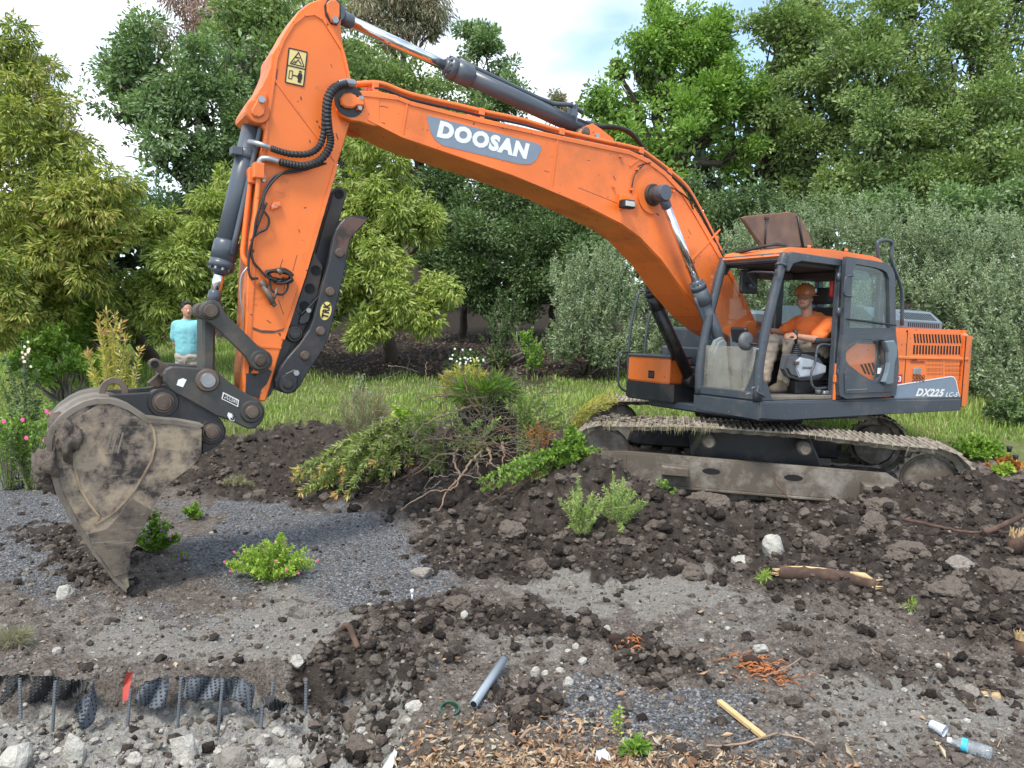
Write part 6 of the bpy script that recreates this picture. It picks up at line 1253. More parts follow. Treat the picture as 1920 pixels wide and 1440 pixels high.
def fuse(name, shapes, mat, parent, voxel=.008, smooth=6, wrinkle=0.0, local=False, mats=None, cut=None):
    """joins overlapping tapered volumes into one continuous surface"""
    bm = bmesh.new()
    for s in shapes:
        if s[0] == 'c': capsule(bm, *s[1:])
        else: ellip(bm, *s[1:])
    me = bpy.data.meshes.new(name); bm.to_mesh(me); bm.free(); o = bpy.data.objects.new('t', me); COL.objects.link(o)
    m = o.modifiers.new('r', 'REMESH'); m.mode = 'VOXEL'; m.voxel_size = voxel; m.use_smooth_shade = True
    m = o.modifiers.new('s', 'SMOOTH'); m.factor = .5; m.iterations = smooth
    bpy.context.view_layer.update(); dg = bpy.context.evaluated_depsgraph_get(); me2 = bpy.data.meshes.new_from_object(o.evaluated_get(dg)); bpy.data.objects.remove(o); bpy.data.meshes.remove(me)
    me2.name = name; me2.materials.clear(); me2.materials.append(mat)
    if wrinkle:
        co = np.empty(len(me2.vertices)*3, np.float32); me2.vertices.foreach_get('co', co); co = co.reshape(-1, 3); no = np.empty(len(co)*3, np.float32); me2.vertices.foreach_get('normal', no); no = no.reshape(-1, 3)
        co = co+no*(wrinkle*vnoise(co*np.array([13, 13, 26]), 3)+wrinkle*.6*vnoise(co*np.array([30, 30, 22]), 4))[:, None]; me2.vertices.foreach_set('co', co.astype(np.float32).ravel()); me2.update()
    if cut is not None:
        b3 = bmesh.new(); b3.from_mesh(me2)
        for p, nrm in cut: bmesh.ops.bisect_plane(b3, geom=b3.verts[:]+b3.edges[:]+b3.faces[:], plane_co=p, plane_no=nrm, clear_outer=True)
        b3.to_mesh(me2); b3.free()
    me2.polygons.foreach_set('use_smooth', np.ones(len(me2.polygons), bool))
    return link(name, me2, parent)
def head_shapes(c, f, upv=Vector((0, 0, 1)), s=1.0):
    """skull, jaw, nose, lips, brow and ears round the head centre c, looking along f"""
    c = Vector(c); f = Vector(f).normalized(); l = upv.cross(f).normalized(); u = f.cross(l)
    Rm = Matrix((f, l, u)).transposed(); P = lambda x, y, z: c+(f*x+l*y+u*z)*s
    S = [('e', P(-.01, 0, .035), (.098*s, .078*s, .092*s), Rm), ('e', P(.015, 0, -.035), (.078*s, .066*s, .082*s), Rm), ('e', P(.050, 0, -.088), (.036*s, .038*s, .024*s), Rm),
         ('e', P(.070, 0, .030), (.020*s, .055*s, .014*s), Rm), ('c', P(.082, 0, .012), P(.104, 0, -.022), .010*s, .015*s), ('e', P(.098, .013, -.028), (.010*s, .008*s, .008*s), Rm), ('e', P(.098, -.013, -.028), (.010*s, .008*s, .008*s), Rm),
         ('e', P(.086, 0, -.052), (.012*s, .024*s, .006*s), Rm), ('e', P(.084, 0, -.062), (.012*s, .021*s, .006*s), Rm), ('e', P(.052, .042, -.012), (.03*s, .018*s, .022*s), Rm), ('e', P(.052, -.042, -.012), (.03*s, .018*s, .022*s), Rm),
         ('e', P(-.01, .078, -.005), (.018*s, .010*s, .030*s), Rm), ('e', P(-.01, -.078, -.005), (.018*s, .010*s, .030*s), Rm)]
    return S, P, Rm
def eyes(parent, P, s=1.0):
    for k in (-1, 1):
        b = MB(); e = bmesh.new(); ellip(e, P(.073, .031*k, .010), (.012, .014, .008)); b.merge(e, None, True); b.build('eye', plain('eye_white', (.6, .58, .55), .3) if k < 0 else MATS['eye_white'], parent)
        b = MB(); e = bmesh.new(); ellip(e, P(.083, .031*k, .009), (.005, .006, .006)); b.merge(e, None, True); b.build('iris', BLACK, parent)
def hand_shapes(w_, dirv, palm_n, curl=.9, s=1.0, side=1, thumb=1):
    """palm, four unequal bent fingers and a thumb from the wrist w_"""
    w_ = Vector(w_); d = Vector(dirv).normalized(); n = Vector(palm_n).normalized(); sd = d.cross(n).normalized()*side; n = sd.cross(d)*side
    S = [('c', w_, w_+d*.045*s, .026*s, .032*s), ('c', w_+d*.05*s+sd*.02*s, w_+d*.075*s+sd*.026*s, .019*s, .015*s), ('c', w_+d*.05*s-sd*.02*s, w_+d*.07*s-sd*.026*s, .019*s, .014*s)]
    for i, (off, L1) in enumerate(((.033, .070), (.011, .080), (-.011, .075), (-.032, .058))):
        p = w_+d*.082*s+sd*off*s; ang = 0; r = .0098*s
        for j, fr in enumerate((.45, .32, .23)):
            ang += curl*(.45 if j == 0 else .6); q = p+(d*math.cos(ang)+n*math.sin(ang))*L1*fr*s; S.append(('c', p, q, r, r*.93)); p = q; r *= .93
    p = w_+d*.02*s+sd*.030*s*thumb; q = p+(d*.6+sd*.8*thumb+n*.3).normalized()*.042*s; t = q+(d*.9+sd*.1*thumb+n*.6).normalized()*.038*s
    S += [('c', p, q, .014*s, .012*s), ('c', q, t, .012*s, .010*s)]
    return S
# ------------------------------------------------------------ operator in the cab (excavator axes: x forward, y towards the open side)
OP = empty('person', T0, 'operator in orange shirt, khaki trousers and brown hard hat seated in the open cab', 'person'); OP.rotation_euler = MU.to_euler()
hc = U(1509, 561, .86); hc = Vector((hc.x, .86, hc.z)); hf = Vector((1, .42, -.06))
HS, P_, Rm_ = head_shapes(hc, hf, s=1.02)
sh = lambda k: Vector((-.03, .86+.20*k, hc.z-.275)); hip = lambda k: Vector((.02, .86+.10*k, 1.79))
hn = U(1478, 628, 1.10); hl = Vector((hn.x, 1.12, hn.z)); el_l = U(1527, 637, 1.14); el_l = Vector((el_l.x, 1.16, el_l.z)); hr = Vector((.46, .62, 2.0)); el_r = Vector((.16, .55, 1.98))
knee = lambda k: Vector((.50, .86+.13*k, 1.86)); ank = U(1458, 715, 1.0); ankL = Vector((ank.x-.085, 1.00, 1.38)); ankR = Vector((.66, .76, 1.40))
wl = el_l.lerp(hl, .80); wr = el_r.lerp(hr, .82)
body = HS+[('c', hc+Vector((-.03, 0, -.06)), hc+Vector((-.06, 0, -.20)), .058, .066), ('c', sh(1), sh(-1), .07, .07), ('c', (-.03, .86, hc.z-.32), (.0, .86, 1.95), .14, .15), ('c', (.0, .86, 1.98), (.03, .86, 1.80), .16, .15),
           ('c', sh(1), el_l, .058, .045), ('c', el_l, wl, .046, .030), ('c', sh(-1), el_r, .058, .045), ('c', el_r, wr, .046, .030)]
for k, a in ((1, ankL), (-1, ankR)): body += [('c', hip(k), knee(k), .085, .060), ('c', knee(k), a, .058, .042), ('c', a, a+Vector((.13, 0, -.06)), .04, .036)]
body += hand_shapes(wl, hl-wl+Vector((.04, 0, .01)), (0, -.3, -1), 1.15, 1.05, 1, 1)+hand_shapes(wr, hr-wr+Vector((.04, 0, 0)), (0, .3, -1), 1.1, 1.05, 1, -1)
BO = fuse('body', body, SKIN2, OP, .0085, 3)
eyes(OP, P_)
TS = plain('orange_tshirt', (.78, .17, .035), .85, var=.08, scale=5, bmp=.1); KH = plain('khaki_cloth', (.36, .30, .24), .9, var=.12, scale=5, bmp=.15)
shs = [('c', sh(1)+Vector((0, .015, 0)), sh(-1)-Vector((0, .015, 0)), .088, .088), ('c', (-.02, .86, hc.z-.215), (-.02, .86, hc.z-.26), .082, .10), ('c', (-.02, .92, hc.z-.33), (.02, .92, 1.97), .150, .165), ('c', (-.02, .80, hc.z-.33), (.02, .80, 1.97), .150, .165), ('c', (.05, .86, 2.05), (.07, .86, 1.90), .165, .17),
       ('c', (-.08, .86, 2.1), (-.06, .86, 1.86), .14, .16),
       ('c', sh(1), sh(1).lerp(el_l, .80), .092, .088), ('c', sh(-1), sh(-1).lerp(el_r, .75), .090, .085)]
dl = (el_l-sh(1)).normalized()
SHT = fuse('shirt', shs, TS, OP, .011, 5, .008)
v = U(1513, 606, 1.03); q_ = None
b = MB(); 
trs = [('c', hip(1), hip(-1), .165, .165)]
for k, a in ((1, ankL), (-1, ankR)): trs += [('c', hip(k), knee(k)+Vector((.01, 0, .01)), .118, .088), ('c', knee(k), knee(k).lerp(a, .5), .088, .076), ('c', knee(k).lerp(a, .5), a+Vector((-.01, 0, .02)), .076, .070)]
TRO = fuse('trousers', trs, KH, OP, .011, 3, .012)
for a in (ankL, ankR):
    z0 = 1.29
    bt = [('c', (a.x, a.y, a.z+.02), (a.x+.01, a.y, z0+.06), .062, .060), ('c', (a.x-.02, a.y, z0+.045), (a.x+.17, a.y+.01, z0+.042), .045, .048), ('c', (a.x+.06, a.y, z0+.07), (a.x+.12, a.y, z0+.06), .05, .045)]
    fuse('boot', bt, worn('boot_leather', (.20, .15, .10), (.10, .08, .06), (.4, .7), .8) if 'boot_leather' not in MATS else MATS['boot_leather'], OP, .007, 3)
    b = MB(); b.box((a.x-.075, a.y-.05, z0-.002), (a.x+.22, a.y+.055, z0+.018), None, .01); b.build('boot_sole', RUBBER, OP)
# chest badge
b = MB(); v0 = P3(1513, 606, 1.02); 
# hard hat
f_, l_, u_ = [Rm_.col[i] for i in range(3)]
def place(mb_bm, M3, c): bmesh.ops.rotate(mb_bm, cent=(0, 0, 0), matrix=M3, verts=mb_bm.verts); bmesh.ops.translate(mb_bm, vec=c, verts=mb_bm.verts)
HM = plain('hat_brown', (.30, .10, .03), .22, var=.15)
b = MB(); prof = [(0.0, .128), (.04, .124), (.075, .108), (.098, .085), (.112, .055), (.120, .02), (.124, 0), (.126, -.004), (.160, -.012), (.162, -.018), (.122, -.010)]
rings = []
for r0, z0 in prof:
    rings.append([b.bm.verts.new((max(r0, .001)*math.cos(2*math.pi*k/28)*1.12*(1.06 if (r0 > .13 and math.cos(2*math.pi*k/28) > 0) else 1), max(r0, .001)*math.sin(2*math.pi*k/28), z0)) for k in range(28)])
for A, B_ in zip(rings, rings[1:]):
    for k in range(28): b.poly((A[k], A[(k+1) % 28], B_[(k+1) % 28], B_[k]), None, True)
b.poly(rings[0], None, True)
for y in (-.03, 0, .03): b.tube([(.115, y, .05), (.07, y, .112), (0, y, .134), (-.07, y, .112), (-.115, y, .05)], .008, 6)
place(b.bm, Rm_, hc+u_*.055); HH = b.build('hard_hat', HM, OP)
b = MB(); c0 = hc+u_*.10+l_*.118+f_*-.02; b.cyl(c0-l_*.01, c0+l_*.004, .026, 18); b.build('hat_sticker', WHITE, HH)
# beard, hair and glasses
bs = [('c', P_(.030, .058, -.055), P_(.066, .030, -.088), .017, .018), ('c', P_(.030, -.058, -.055), P_(.066, -.030, -.088), .017, .018), ('c', P_(.072, .022, -.092), P_(.072, -.022, -.092), .018, .018), ('c', P_(.02, .068, -.02), P_(.03, .060, -.055), .010, .015), ('c', P_(.094, .022, -.044), P_(.094, -.022, -.044), .006, .006)]
fuse('beard', bs, plain('grey_beard', (.20, .15, .12), .9, var=.4, scale=60), OP, .006, 2, .002)
fuse('hair', [('c', P_(-.06, .055, .01), P_(-.085, 0, -.01), .028, .03), ('c', P_(-.06, -.055, .01), P_(-.085, 0, -.01), .028, .03), ('c', P_(-.02, .074, .03), P_(-.05, .066, 0), .012, .02)], plain('brown_hair', (.06, .04, .03), .7), OP, .007, 2)
b = MB()
for k in (-1, 1): b.tube([P_(.101+.002*math.cos(a), .031*k+.021*math.cos(a), .010+.016*math.sin(a)) for a in [2*math.pi*j/14 for j in range(14)]], .0022, 5, close=True)
b.tube([P_(.10, .010, .013), P_(.10, -.010, .013)], .002, 5); b.tube([P_(.099, .052, .013), P_(.0, .083, .010)], .002, 5); b.tube([P_(.099, -.052, .013), P_(.0, -.083, .010)], .002, 5)
b.build('glasses', RUBBER, OP)
# small round badge on the chest, facing out of the cab
b = MB(); c0 = Vector((.10, 1.055, hc.z-.33)); nrm = Vector((.35, .9, .1)).normalized(); b.cyl(c0-nrm*.02, c0+nrm*.036, .022, 18); b.build('chest_badge', WHITE, OP)
# ------------------------------------------------------------ standing man behind the bucket
MX = W(350, 640, 11.8); mz = HZ(MX.x, 11.8); top = W(352, 566, 11.8).z; H_ = max(1.6, top-mz); mz = top-1.76
MAN = empty('person', (MX.x, 11.8, HZ(MX.x, 11.8)), 'man in turquoise t-shirt and grey-beige trousers standing with hands behind his back near the shade', 'person')
zo = mz-HZ(MX.x, 11.8)
def m(x, y, z): return Vector((x*.87, y*.9, z+zo))
hc2 = m(.03, 0, 1.64); S2, P2_, Rm2 = head_shapes(hc2, (.55, -.80, -.03), s=1.0)
bd = S2+[('c', m(.02, .01, 1.56), m(0, .02, 1.46), .052, .058), ('c', m(-.165, .02, 1.42), m(.165, .02, 1.42), .058, .058), ('c', m(0, .02, 1.36), m(0, .02, 1.12), .095, .095), ('c', m(0, .02, 1.1), m(0, .02, .95), .12, .135),
         ('c', m(-.19, .02, 1.41), m(-.235, .06, 1.13), .050, .040), ('c', m(-.235, .06, 1.13), m(-.13, .17, .93), .038, .028), ('c', m(.19, .02, 1.41), m(.235, .06, 1.13), .050, .040), ('c', m(.235, .06, 1.13), m(.10, .18, .93), .038, .028)]
bd += hand_shapes(m(-.12, .175, .925), (.9, .1, -.4), (0, -1, 0), .6, 1.0)+hand_shapes(m(.09, .185, .925), (-.9, .1, -.4), (0, -1, 0), .6, 1.0, -1)
low = -(zo)
for k in (-1, 1): bd += [('c', m(.085*k, .02, .92), m(.095*k, .01, .50), .085, .058), ('c', m(.095*k, .01, .50), m(.10*k, .03, .10), .056, .038), ('c', m(.10*k, .03, .07), m(.11*k, -.12, .04), .04, .034)]
fuse('body', bd, SKIN2, MAN, .0105, 3); eyes(MAN, P2_)
TQ = plain('turquoise_tshirt', (.19, .47, .51), .85, var=.06, scale=5, bmp=.1); KH2 = plain('grey_beige_cloth', (.34, .30, .25), .9, var=.1, scale=5, bmp=.15)
fuse('shirt', [('c', m(-.165, .02, 1.415), m(.165, .02, 1.415), .074, .074), ('c', m(0, .02, 1.455), m(0, .02, 1.42), .075, .09), ('c', m(0, .0, 1.33), m(0, .0, 1.0), .132, .134), ('c', m(-.055, .01, 1.33), m(-.05, .01, 1.02), .128, .132), ('c', m(.055, .01, 1.33), m(.05, .01, 1.02), .128, .132),
               ('c', m(-.185, .02, 1.41), m(-.222, .045, 1.22), .073, .074), ('c', m(.185, .02, 1.41), m(.222, .045, 1.22), .073, .074)], TQ, MAN, .012, 6, .004, cut=[(tuple(m(0, 0, .945)), (0, 0, -1))])
tl_ = [('c', m(-.05, .02, .92), m(.05, .02, .92), .145, .145)]
for k in (-1, 1): tl_ += [('c', m(.085*k, .02, .88), m(.10*k, .01, .50), .112, .085), ('c', m(.10*k, .01, .50), m(.105*k, .03, .10), .085, .078)]
fuse('trousers', tl_, KH2, MAN, .013, 3, .010)
fuse('hair', [('e', P2_(-.026, 0, .056), (.102, .088, .080), Rm2), ('c', P2_(-.005, .078, .03), P2_(-.03, .07, -.02), .014, .014), ('c', P2_(-.005, -.078, .03), P2_(-.03, -.07, -.02), .014, .014), ('c', P2_(.05, .03, .098), P2_(.05, -.03, .098), .028, .028), ('c', P2_(-.04, .07, .02), P2_(-.06, -.07, .02), .028, .028)], plain('black_hair', (.012, .010, .010), .5, var=.3, scale=50), MAN, .007, 2, .005, cut=[(tuple(P2_(0, 0, -.05)), tuple(-Rm2.col[2]))])
for k in (-1, 1): fuse('shoe', [('c', m(.105*k, .06, .05), m(.115*k, -.15, .045), .045, .042)], RUBBER, MAN, .012, 2)
b = MB(); b.box(m(-.005, -.132, .80), m(.006, -.125, .95)); b.build('fly_seam', KH2, MAN)
b = MB(); b.tube([m(.155*math.cos(a), .02+.135*math.sin(a), .955) for a in [2*math.pi*j/24 for j in range(24)]], .018, 6, close=True); b.build('belt', plain('belt_navy', (.04, .05, .10), .6), MAN)
# ================================================================== PLANTS ON THE PLOT, DEBRIS
def sprig(t, name, base, tip, n, leaf, mat, seed, stem=None, sr=.008, bend=None, ang=.9, tipmat=None, tipn=0, whorl=True, spread=1.0):
    """one leafy branch: a curved stem with leaves along it; coordinates relative to the thing"""
    rng = np.random.default_rng(seed); a, c = Vector(base), Vector(tip); mid = a.lerp(c, .5)+Vector(bend or (0, 0, 0)); pts = spline([a, mid, c], 10)
    mb = MB(); mb.tube(pts, [sr*(1-.75*i/(len(pts)-1)) for i in range(len(pts))], 5); st = mb.build(name, stem or BARKL, t)
    A = np.array([p[:] for p in pts]); T = _unit(np.gradient(A, axis=0)); s = rng.random(n)**.8*(len(pts)-1)*.98+.0; i = np.minimum(s.astype(int), len(pts)-2); f = (s-i)[:, None]
    P = A[i]*(1-f)+A[i+1]*f; tg = T[i]; r = _unit(np.cross(tg, rng.normal(size=(n, 3)))); D = _unit(tg*math.cos(ang)+r*math.sin(ang))
    V, F = leaves(P, D, leaf[0], leaf[1], rng, 0, .1); mi = None; mm = mat
    if tipmat is not None:
        mi = np.repeat((s/(len(pts)-1) > tipn).astype(int), 2) if False else np.concatenate([(s/(len(pts)-1) > tipn).astype(int)[:, None]]*2, 1).ravel(); mm = [mat, tipmat]
        F = F.reshape(n, 2, 3).reshape(-1, 3) if False else F
    return st, V, F, mm, mi
def leafy(name, label, base, branches, mat, cat='plant', group=None, leaf=(.06, .012), n=60, tipmat=None, tipn=.7, seed=1, sr=.008, stem=None, ang=.9, flowers=None):
    """a plant made of leafy branches; each branch is (base offset, tip offset, bend)"""
    t = empty(name, base, label, cat, group); VV, FF, MI, o = [], [], [], 0
    for k, br in enumerate(branches):
        st, V, F, mm, mi = sprig(t, 'stem', br[0], br[1], n, leaf, mat, seed*100+k, stem, sr, br[2] if len(br) > 2 else None, ang, tipmat, tipn)
        VV.append(V); FF.append(F+o); o += len(V)
        nf = len(F)//2
        if tipmat is not None: MI.append(mi)
    # faces in leaves() come leaf by leaf, two triangles each
    me = npmesh('leaves', np.concatenate(VV), np.concatenate(FF), [mat, tipmat] if tipmat is not None else mat, mi=np.concatenate(MI) if tipmat is not None else None)
    lo = link('foliage', me, t)
    if flowers:
        pr = random.Random(seed)
        for p in flowers[0]: flower_dots(t, [Vector(p)], flowers[1], flowers[2])
    return t
M_LEU = leaf_mat('leucadendron_leaf', [(.12, .17, .04), (.24, .31, .08), (.40, .46, .16)], .3, .45, 3)
M_LEUO = leaf_mat('orange_tip_leaf', [(.38, .42, .10), (.55, .48, .13), (.62, .30, .14)], .3, .45, 3)
M_LEUY = leaf_mat('yellow_tip_leaf', [(.36, .40, .08), (.52, .52, .12), (.62, .50, .12)], .3, .45, 3)
FLAKE = soil_mat('pale_flake', (.20, .18, .155), (.33, .305, .27), (.46, .43, .38), sc=5)
M_RED = leaf_mat('red_leaf', [(.14, .16, .04), (.45, .12, .03), (.50, .26, .06)], .3, .45, 3)
M_LIME = leaf_mat('lime_weed_leaf', [(.16, .28, .03), (.32, .48, .06), (.50, .62, .12)], .35, .45, 6)
M_FEA = leaf_mat('feathery_leaf', [(.18, .28, .06), (.34, .46, .13), (.52, .60, .24)], .3, .5, 6)
PINK = plain('pink_petal', (.80, .10, .32), .5, var=.1); PURP = plain('purple_petal', (.42, .12, .55), .5, var=.1)
GREYTW = plain('grey_twig', (.20, .165, .13), .9, var=.4, scale=8)
MULCHY = plain('root_wood', (.20, .12, .075), .8, var=.4, scale=8, bmp=.4); ROOT2 = plain('pale_root', (.30, .205, .14), .8, var=.3, scale=8, bmp=.3)
pr = random.Random(17)
def wp(px, py, Y): return W(px, py, Y)
# upright leucadendron behind the bucket
Y0 = 10.4; b0 = wp(215, 745, Y0); b0.z = HZ(b0.x, b0.y)
brs = []
for tx, ty in ((198, 580), (188, 610), (215, 585), (235, 620), (205, 640), (240, 660), (225, 600), (163, 655), (170, 690), (248, 690), (262, 650), (200, 665), (230, 695), (185, 585), (210, 610), (192, 640)):
    e = wp(tx, ty, Y0+pr.uniform(-.25, .25))-b0; s = Vector((e.x*.35+pr.uniform(-.05, .05), pr.uniform(-.05, .05), 0)); brs.append((s, e, (-e.x*.15, 0, .05)))
leafy('leucadendron_shrub', 'upright yellow-green shrub with orange-red tips behind the bucket', b0, brs, M_LEUY, 'shrub', leaf=(.095, .020), n=210, tipmat=M_LEUO, tipn=.90, seed=3, ang=.75)
# white-flowered shrub at the left edge
Y0 = 9.6; b0 = wp(45, 800, Y0); b0.z = HZ(b0.x, b0.y); brs = []
for tx, ty in ((8, 660), (20, 690), (40, 640), (50, 655), (45, 690), (10, 730), (60, 720), (70, 690), (30, 720), (55, 760), (20, 765), (75, 740), (-15, 680), (52, 630)):
    e = wp(tx, ty, Y0+pr.uniform(-.3, .3))-b0; brs.append((Vector((e.x*.2, 0, 0)), e, (-e.x*.2, 0, .1)))
leafy('flowering_shrub', 'loose green shrub with cream flowers at the left edge', b0, brs, M_BUSH, 'shrub', leaf=(.06, .026), n=120, seed=4, ang=1.1,
      flowers=([wp(48+pr.gauss(0, 4), 662+pr.uniform(-22, 30), 9.3)-b0 for _ in range(12)], .019, plain('cream_petal', (.75, .62, .45), .6)))
# pink-flowered ground plants
for lb, (cx, cy), pts, sd_ in (('low scrambling plant with pink flowers, left of the bucket and nearest the gravel', (60, 815), [(43, 787), (50, 821), (96, 775), (84, 826), (88, 771)], 5), ('low scrambling plant with pale stems beside the pink flowers, at the left edge', (10, 800), [(8, 790)], 6)):
    Y0 = 9.5; b0 = wp(cx, cy+10, Y0); b0.z = HZ(b0.x, b0.y); brs = []
    for k in range(26):
        e = wp(cx+pr.gauss(0, 34), cy-pr.uniform(0, 34), Y0+pr.uniform(-.5, .4))-b0; brs.append((Vector((e.x*.15, e.y*.2, 0)), e, (0, 0, .12)))
    leafy('flowering_plant', lb, b0, brs, M_WEED, 'plant', 'pink-flowered plants by the bucket', leaf=(.05, .022), n=80, seed=sd_, flowers=([wp(x, y, Y0-.5)-b0 for x, y in pts], .028, PINK))
# uprooted leucadendron branches lying left of the root pile
b0 = wp(775, 800, 9.3); b0.z = HZ(b0.x, b0.y)+.12; brs = []
for tx, ty in ((545, 905), (560, 925), (550, 885), (590, 895), (580, 915), (610, 925), (630, 870), (640, 905), (650, 930), (665, 890), (690, 900), (600, 880), (625, 940), (700, 870), (720, 900), (560, 900), (575, 940), (655, 855), (740, 880), (770, 900), (640, 885), (605, 905)):
    sY = 9.0+pr.uniform(-.4, .25); e = wp(tx, ty, sY); e.z = max(e.z, HZ(e.x, e.y)+.04); s = wp(745+pr.uniform(-50, 45), 805+pr.uniform(-25, 35), 9.3); brs.append((s-b0, e-b0, (0, 0, .02+pr.uniform(0, .07))))
leafy('uprooted_shrub', 'uprooted shrub with long leafy green branches lying left of the root pile', b0, brs, M_LEU, 'shrub', leaf=(.085, .022), n=300, tipmat=M_LEUO, tipn=.93, seed=7, sr=.012, ang=.8)
# root ball and tangled roots of the pile
b0 = wp(900, 870, 9.0); b0.z = HZ(b0.x, b0.y); RB = empty('root_pile', b0, 'tangle of bare roots and twigs sticking out of the dark soil heap', 'roots')
def rootpath(pts, r0, name='root', m_=MULCHY, wob=.04):
    P = [wp(x, y, Y)-b0 for x, y, Y in pts]; P = spline(P, 6); P = [p+Vector((pr.uniform(-1, 1), pr.uniform(-1, 1), pr.uniform(-1, 1)))*wob*.35 for p in P]
    mb = MB(); mb.tube(P, [r0*(1-.72*i/(len(P)-1)) for i in range(len(P))], 6); return mb.build(name, m_, RB)
RT = [([(905, 760, 9.2), (870, 765, 9), (830, 780, 8.8), (790, 800, 8.7), (770, 830, 8.6)], .016), ([(860, 840, 8.8), (850, 860, 8.6), (862, 890, 8.5), (850, 915, 8.3), (800, 925, 8.2), (760, 950, 8.1), (750, 958, 8.05)], .016), ([(905, 845, 8.7), (880, 870, 8.5), (860, 900, 8.4), (838, 920, 8.3), (826, 950, 8.1), (815, 962, 8.1)], .018),
      ([(870, 830, 8.8), (830, 822, 8.7), (790, 828, 8.6), (775, 850, 8.5)], .014), ([(900, 780, 9.1), (880, 750, 9.1), (850, 742, 9.1), (810, 745, 9), (785, 760, 9), (772, 800, 8.9)], .013), ([(905, 765, 9.2), (905, 735, 9.2), (908, 715, 9.2)], .012), ([(905, 745, 9.2), (925, 735, 9.2), (945, 718, 9.2)], .010),
      ([(920, 780, 9.1), (940, 800, 8.9), (960, 815, 8.8), (975, 805, 8.8)], .012), ([(915, 840, 8.7), (920, 860, 8.6), (912, 875, 8.5)], .02), ([(940, 830, 8.8), (945, 850, 8.7), (942, 868, 8.6)], .02), ([(880, 780, 9.1), (900, 800, 8.9), (950, 850, 8.6), (985, 870, 8.5)], .012), ([(860, 850, 8.6), (820, 855, 8.5), (780, 890, 8.4), (770, 880, 8.4)], .012),
      ([(850, 790, 8.9), (830, 820, 8.7), (810, 850, 8.6)], .008), ([(1060, 845, 8.7), (1000, 890, 8.3), (960, 915, 8.2), (880, 960, 8.0)], .009), ([(880, 740, 9.1), (870, 715, 9.2), (885, 690, 9.3)], .009), ([(840, 745, 9.1), (815, 770, 9.0), (790, 790, 9)], .008), ([(895, 700, 9.3), (890, 740, 9.2), (900, 770, 9.1)], .012)]
for p, r0 in RT: rootpath(p, r0, m_=ROOT2 if r0 > .015 else MULCHY)
for k in range(240):
    x, y = 890+pr.gauss(0, 88), 795+pr.gauss(0, 45); d = pr.uniform(0, 6.28); L1 = pr.uniform(25, 95); Y = 9.0-(y-780)/160
    rootpath([(x, y, Y), (x+L1*.5*math.cos(d)+pr.uniform(-8, 8), y+L1*.3*math.sin(d)+pr.uniform(-8, 8), Y-.05), (x+L1*math.cos(d), y+L1*.6*math.sin(d), Y-.1)], pr.uniform(.003, .008), 'rootlet', pr.choice([MULCHY, GREYTW, GREYTW]))
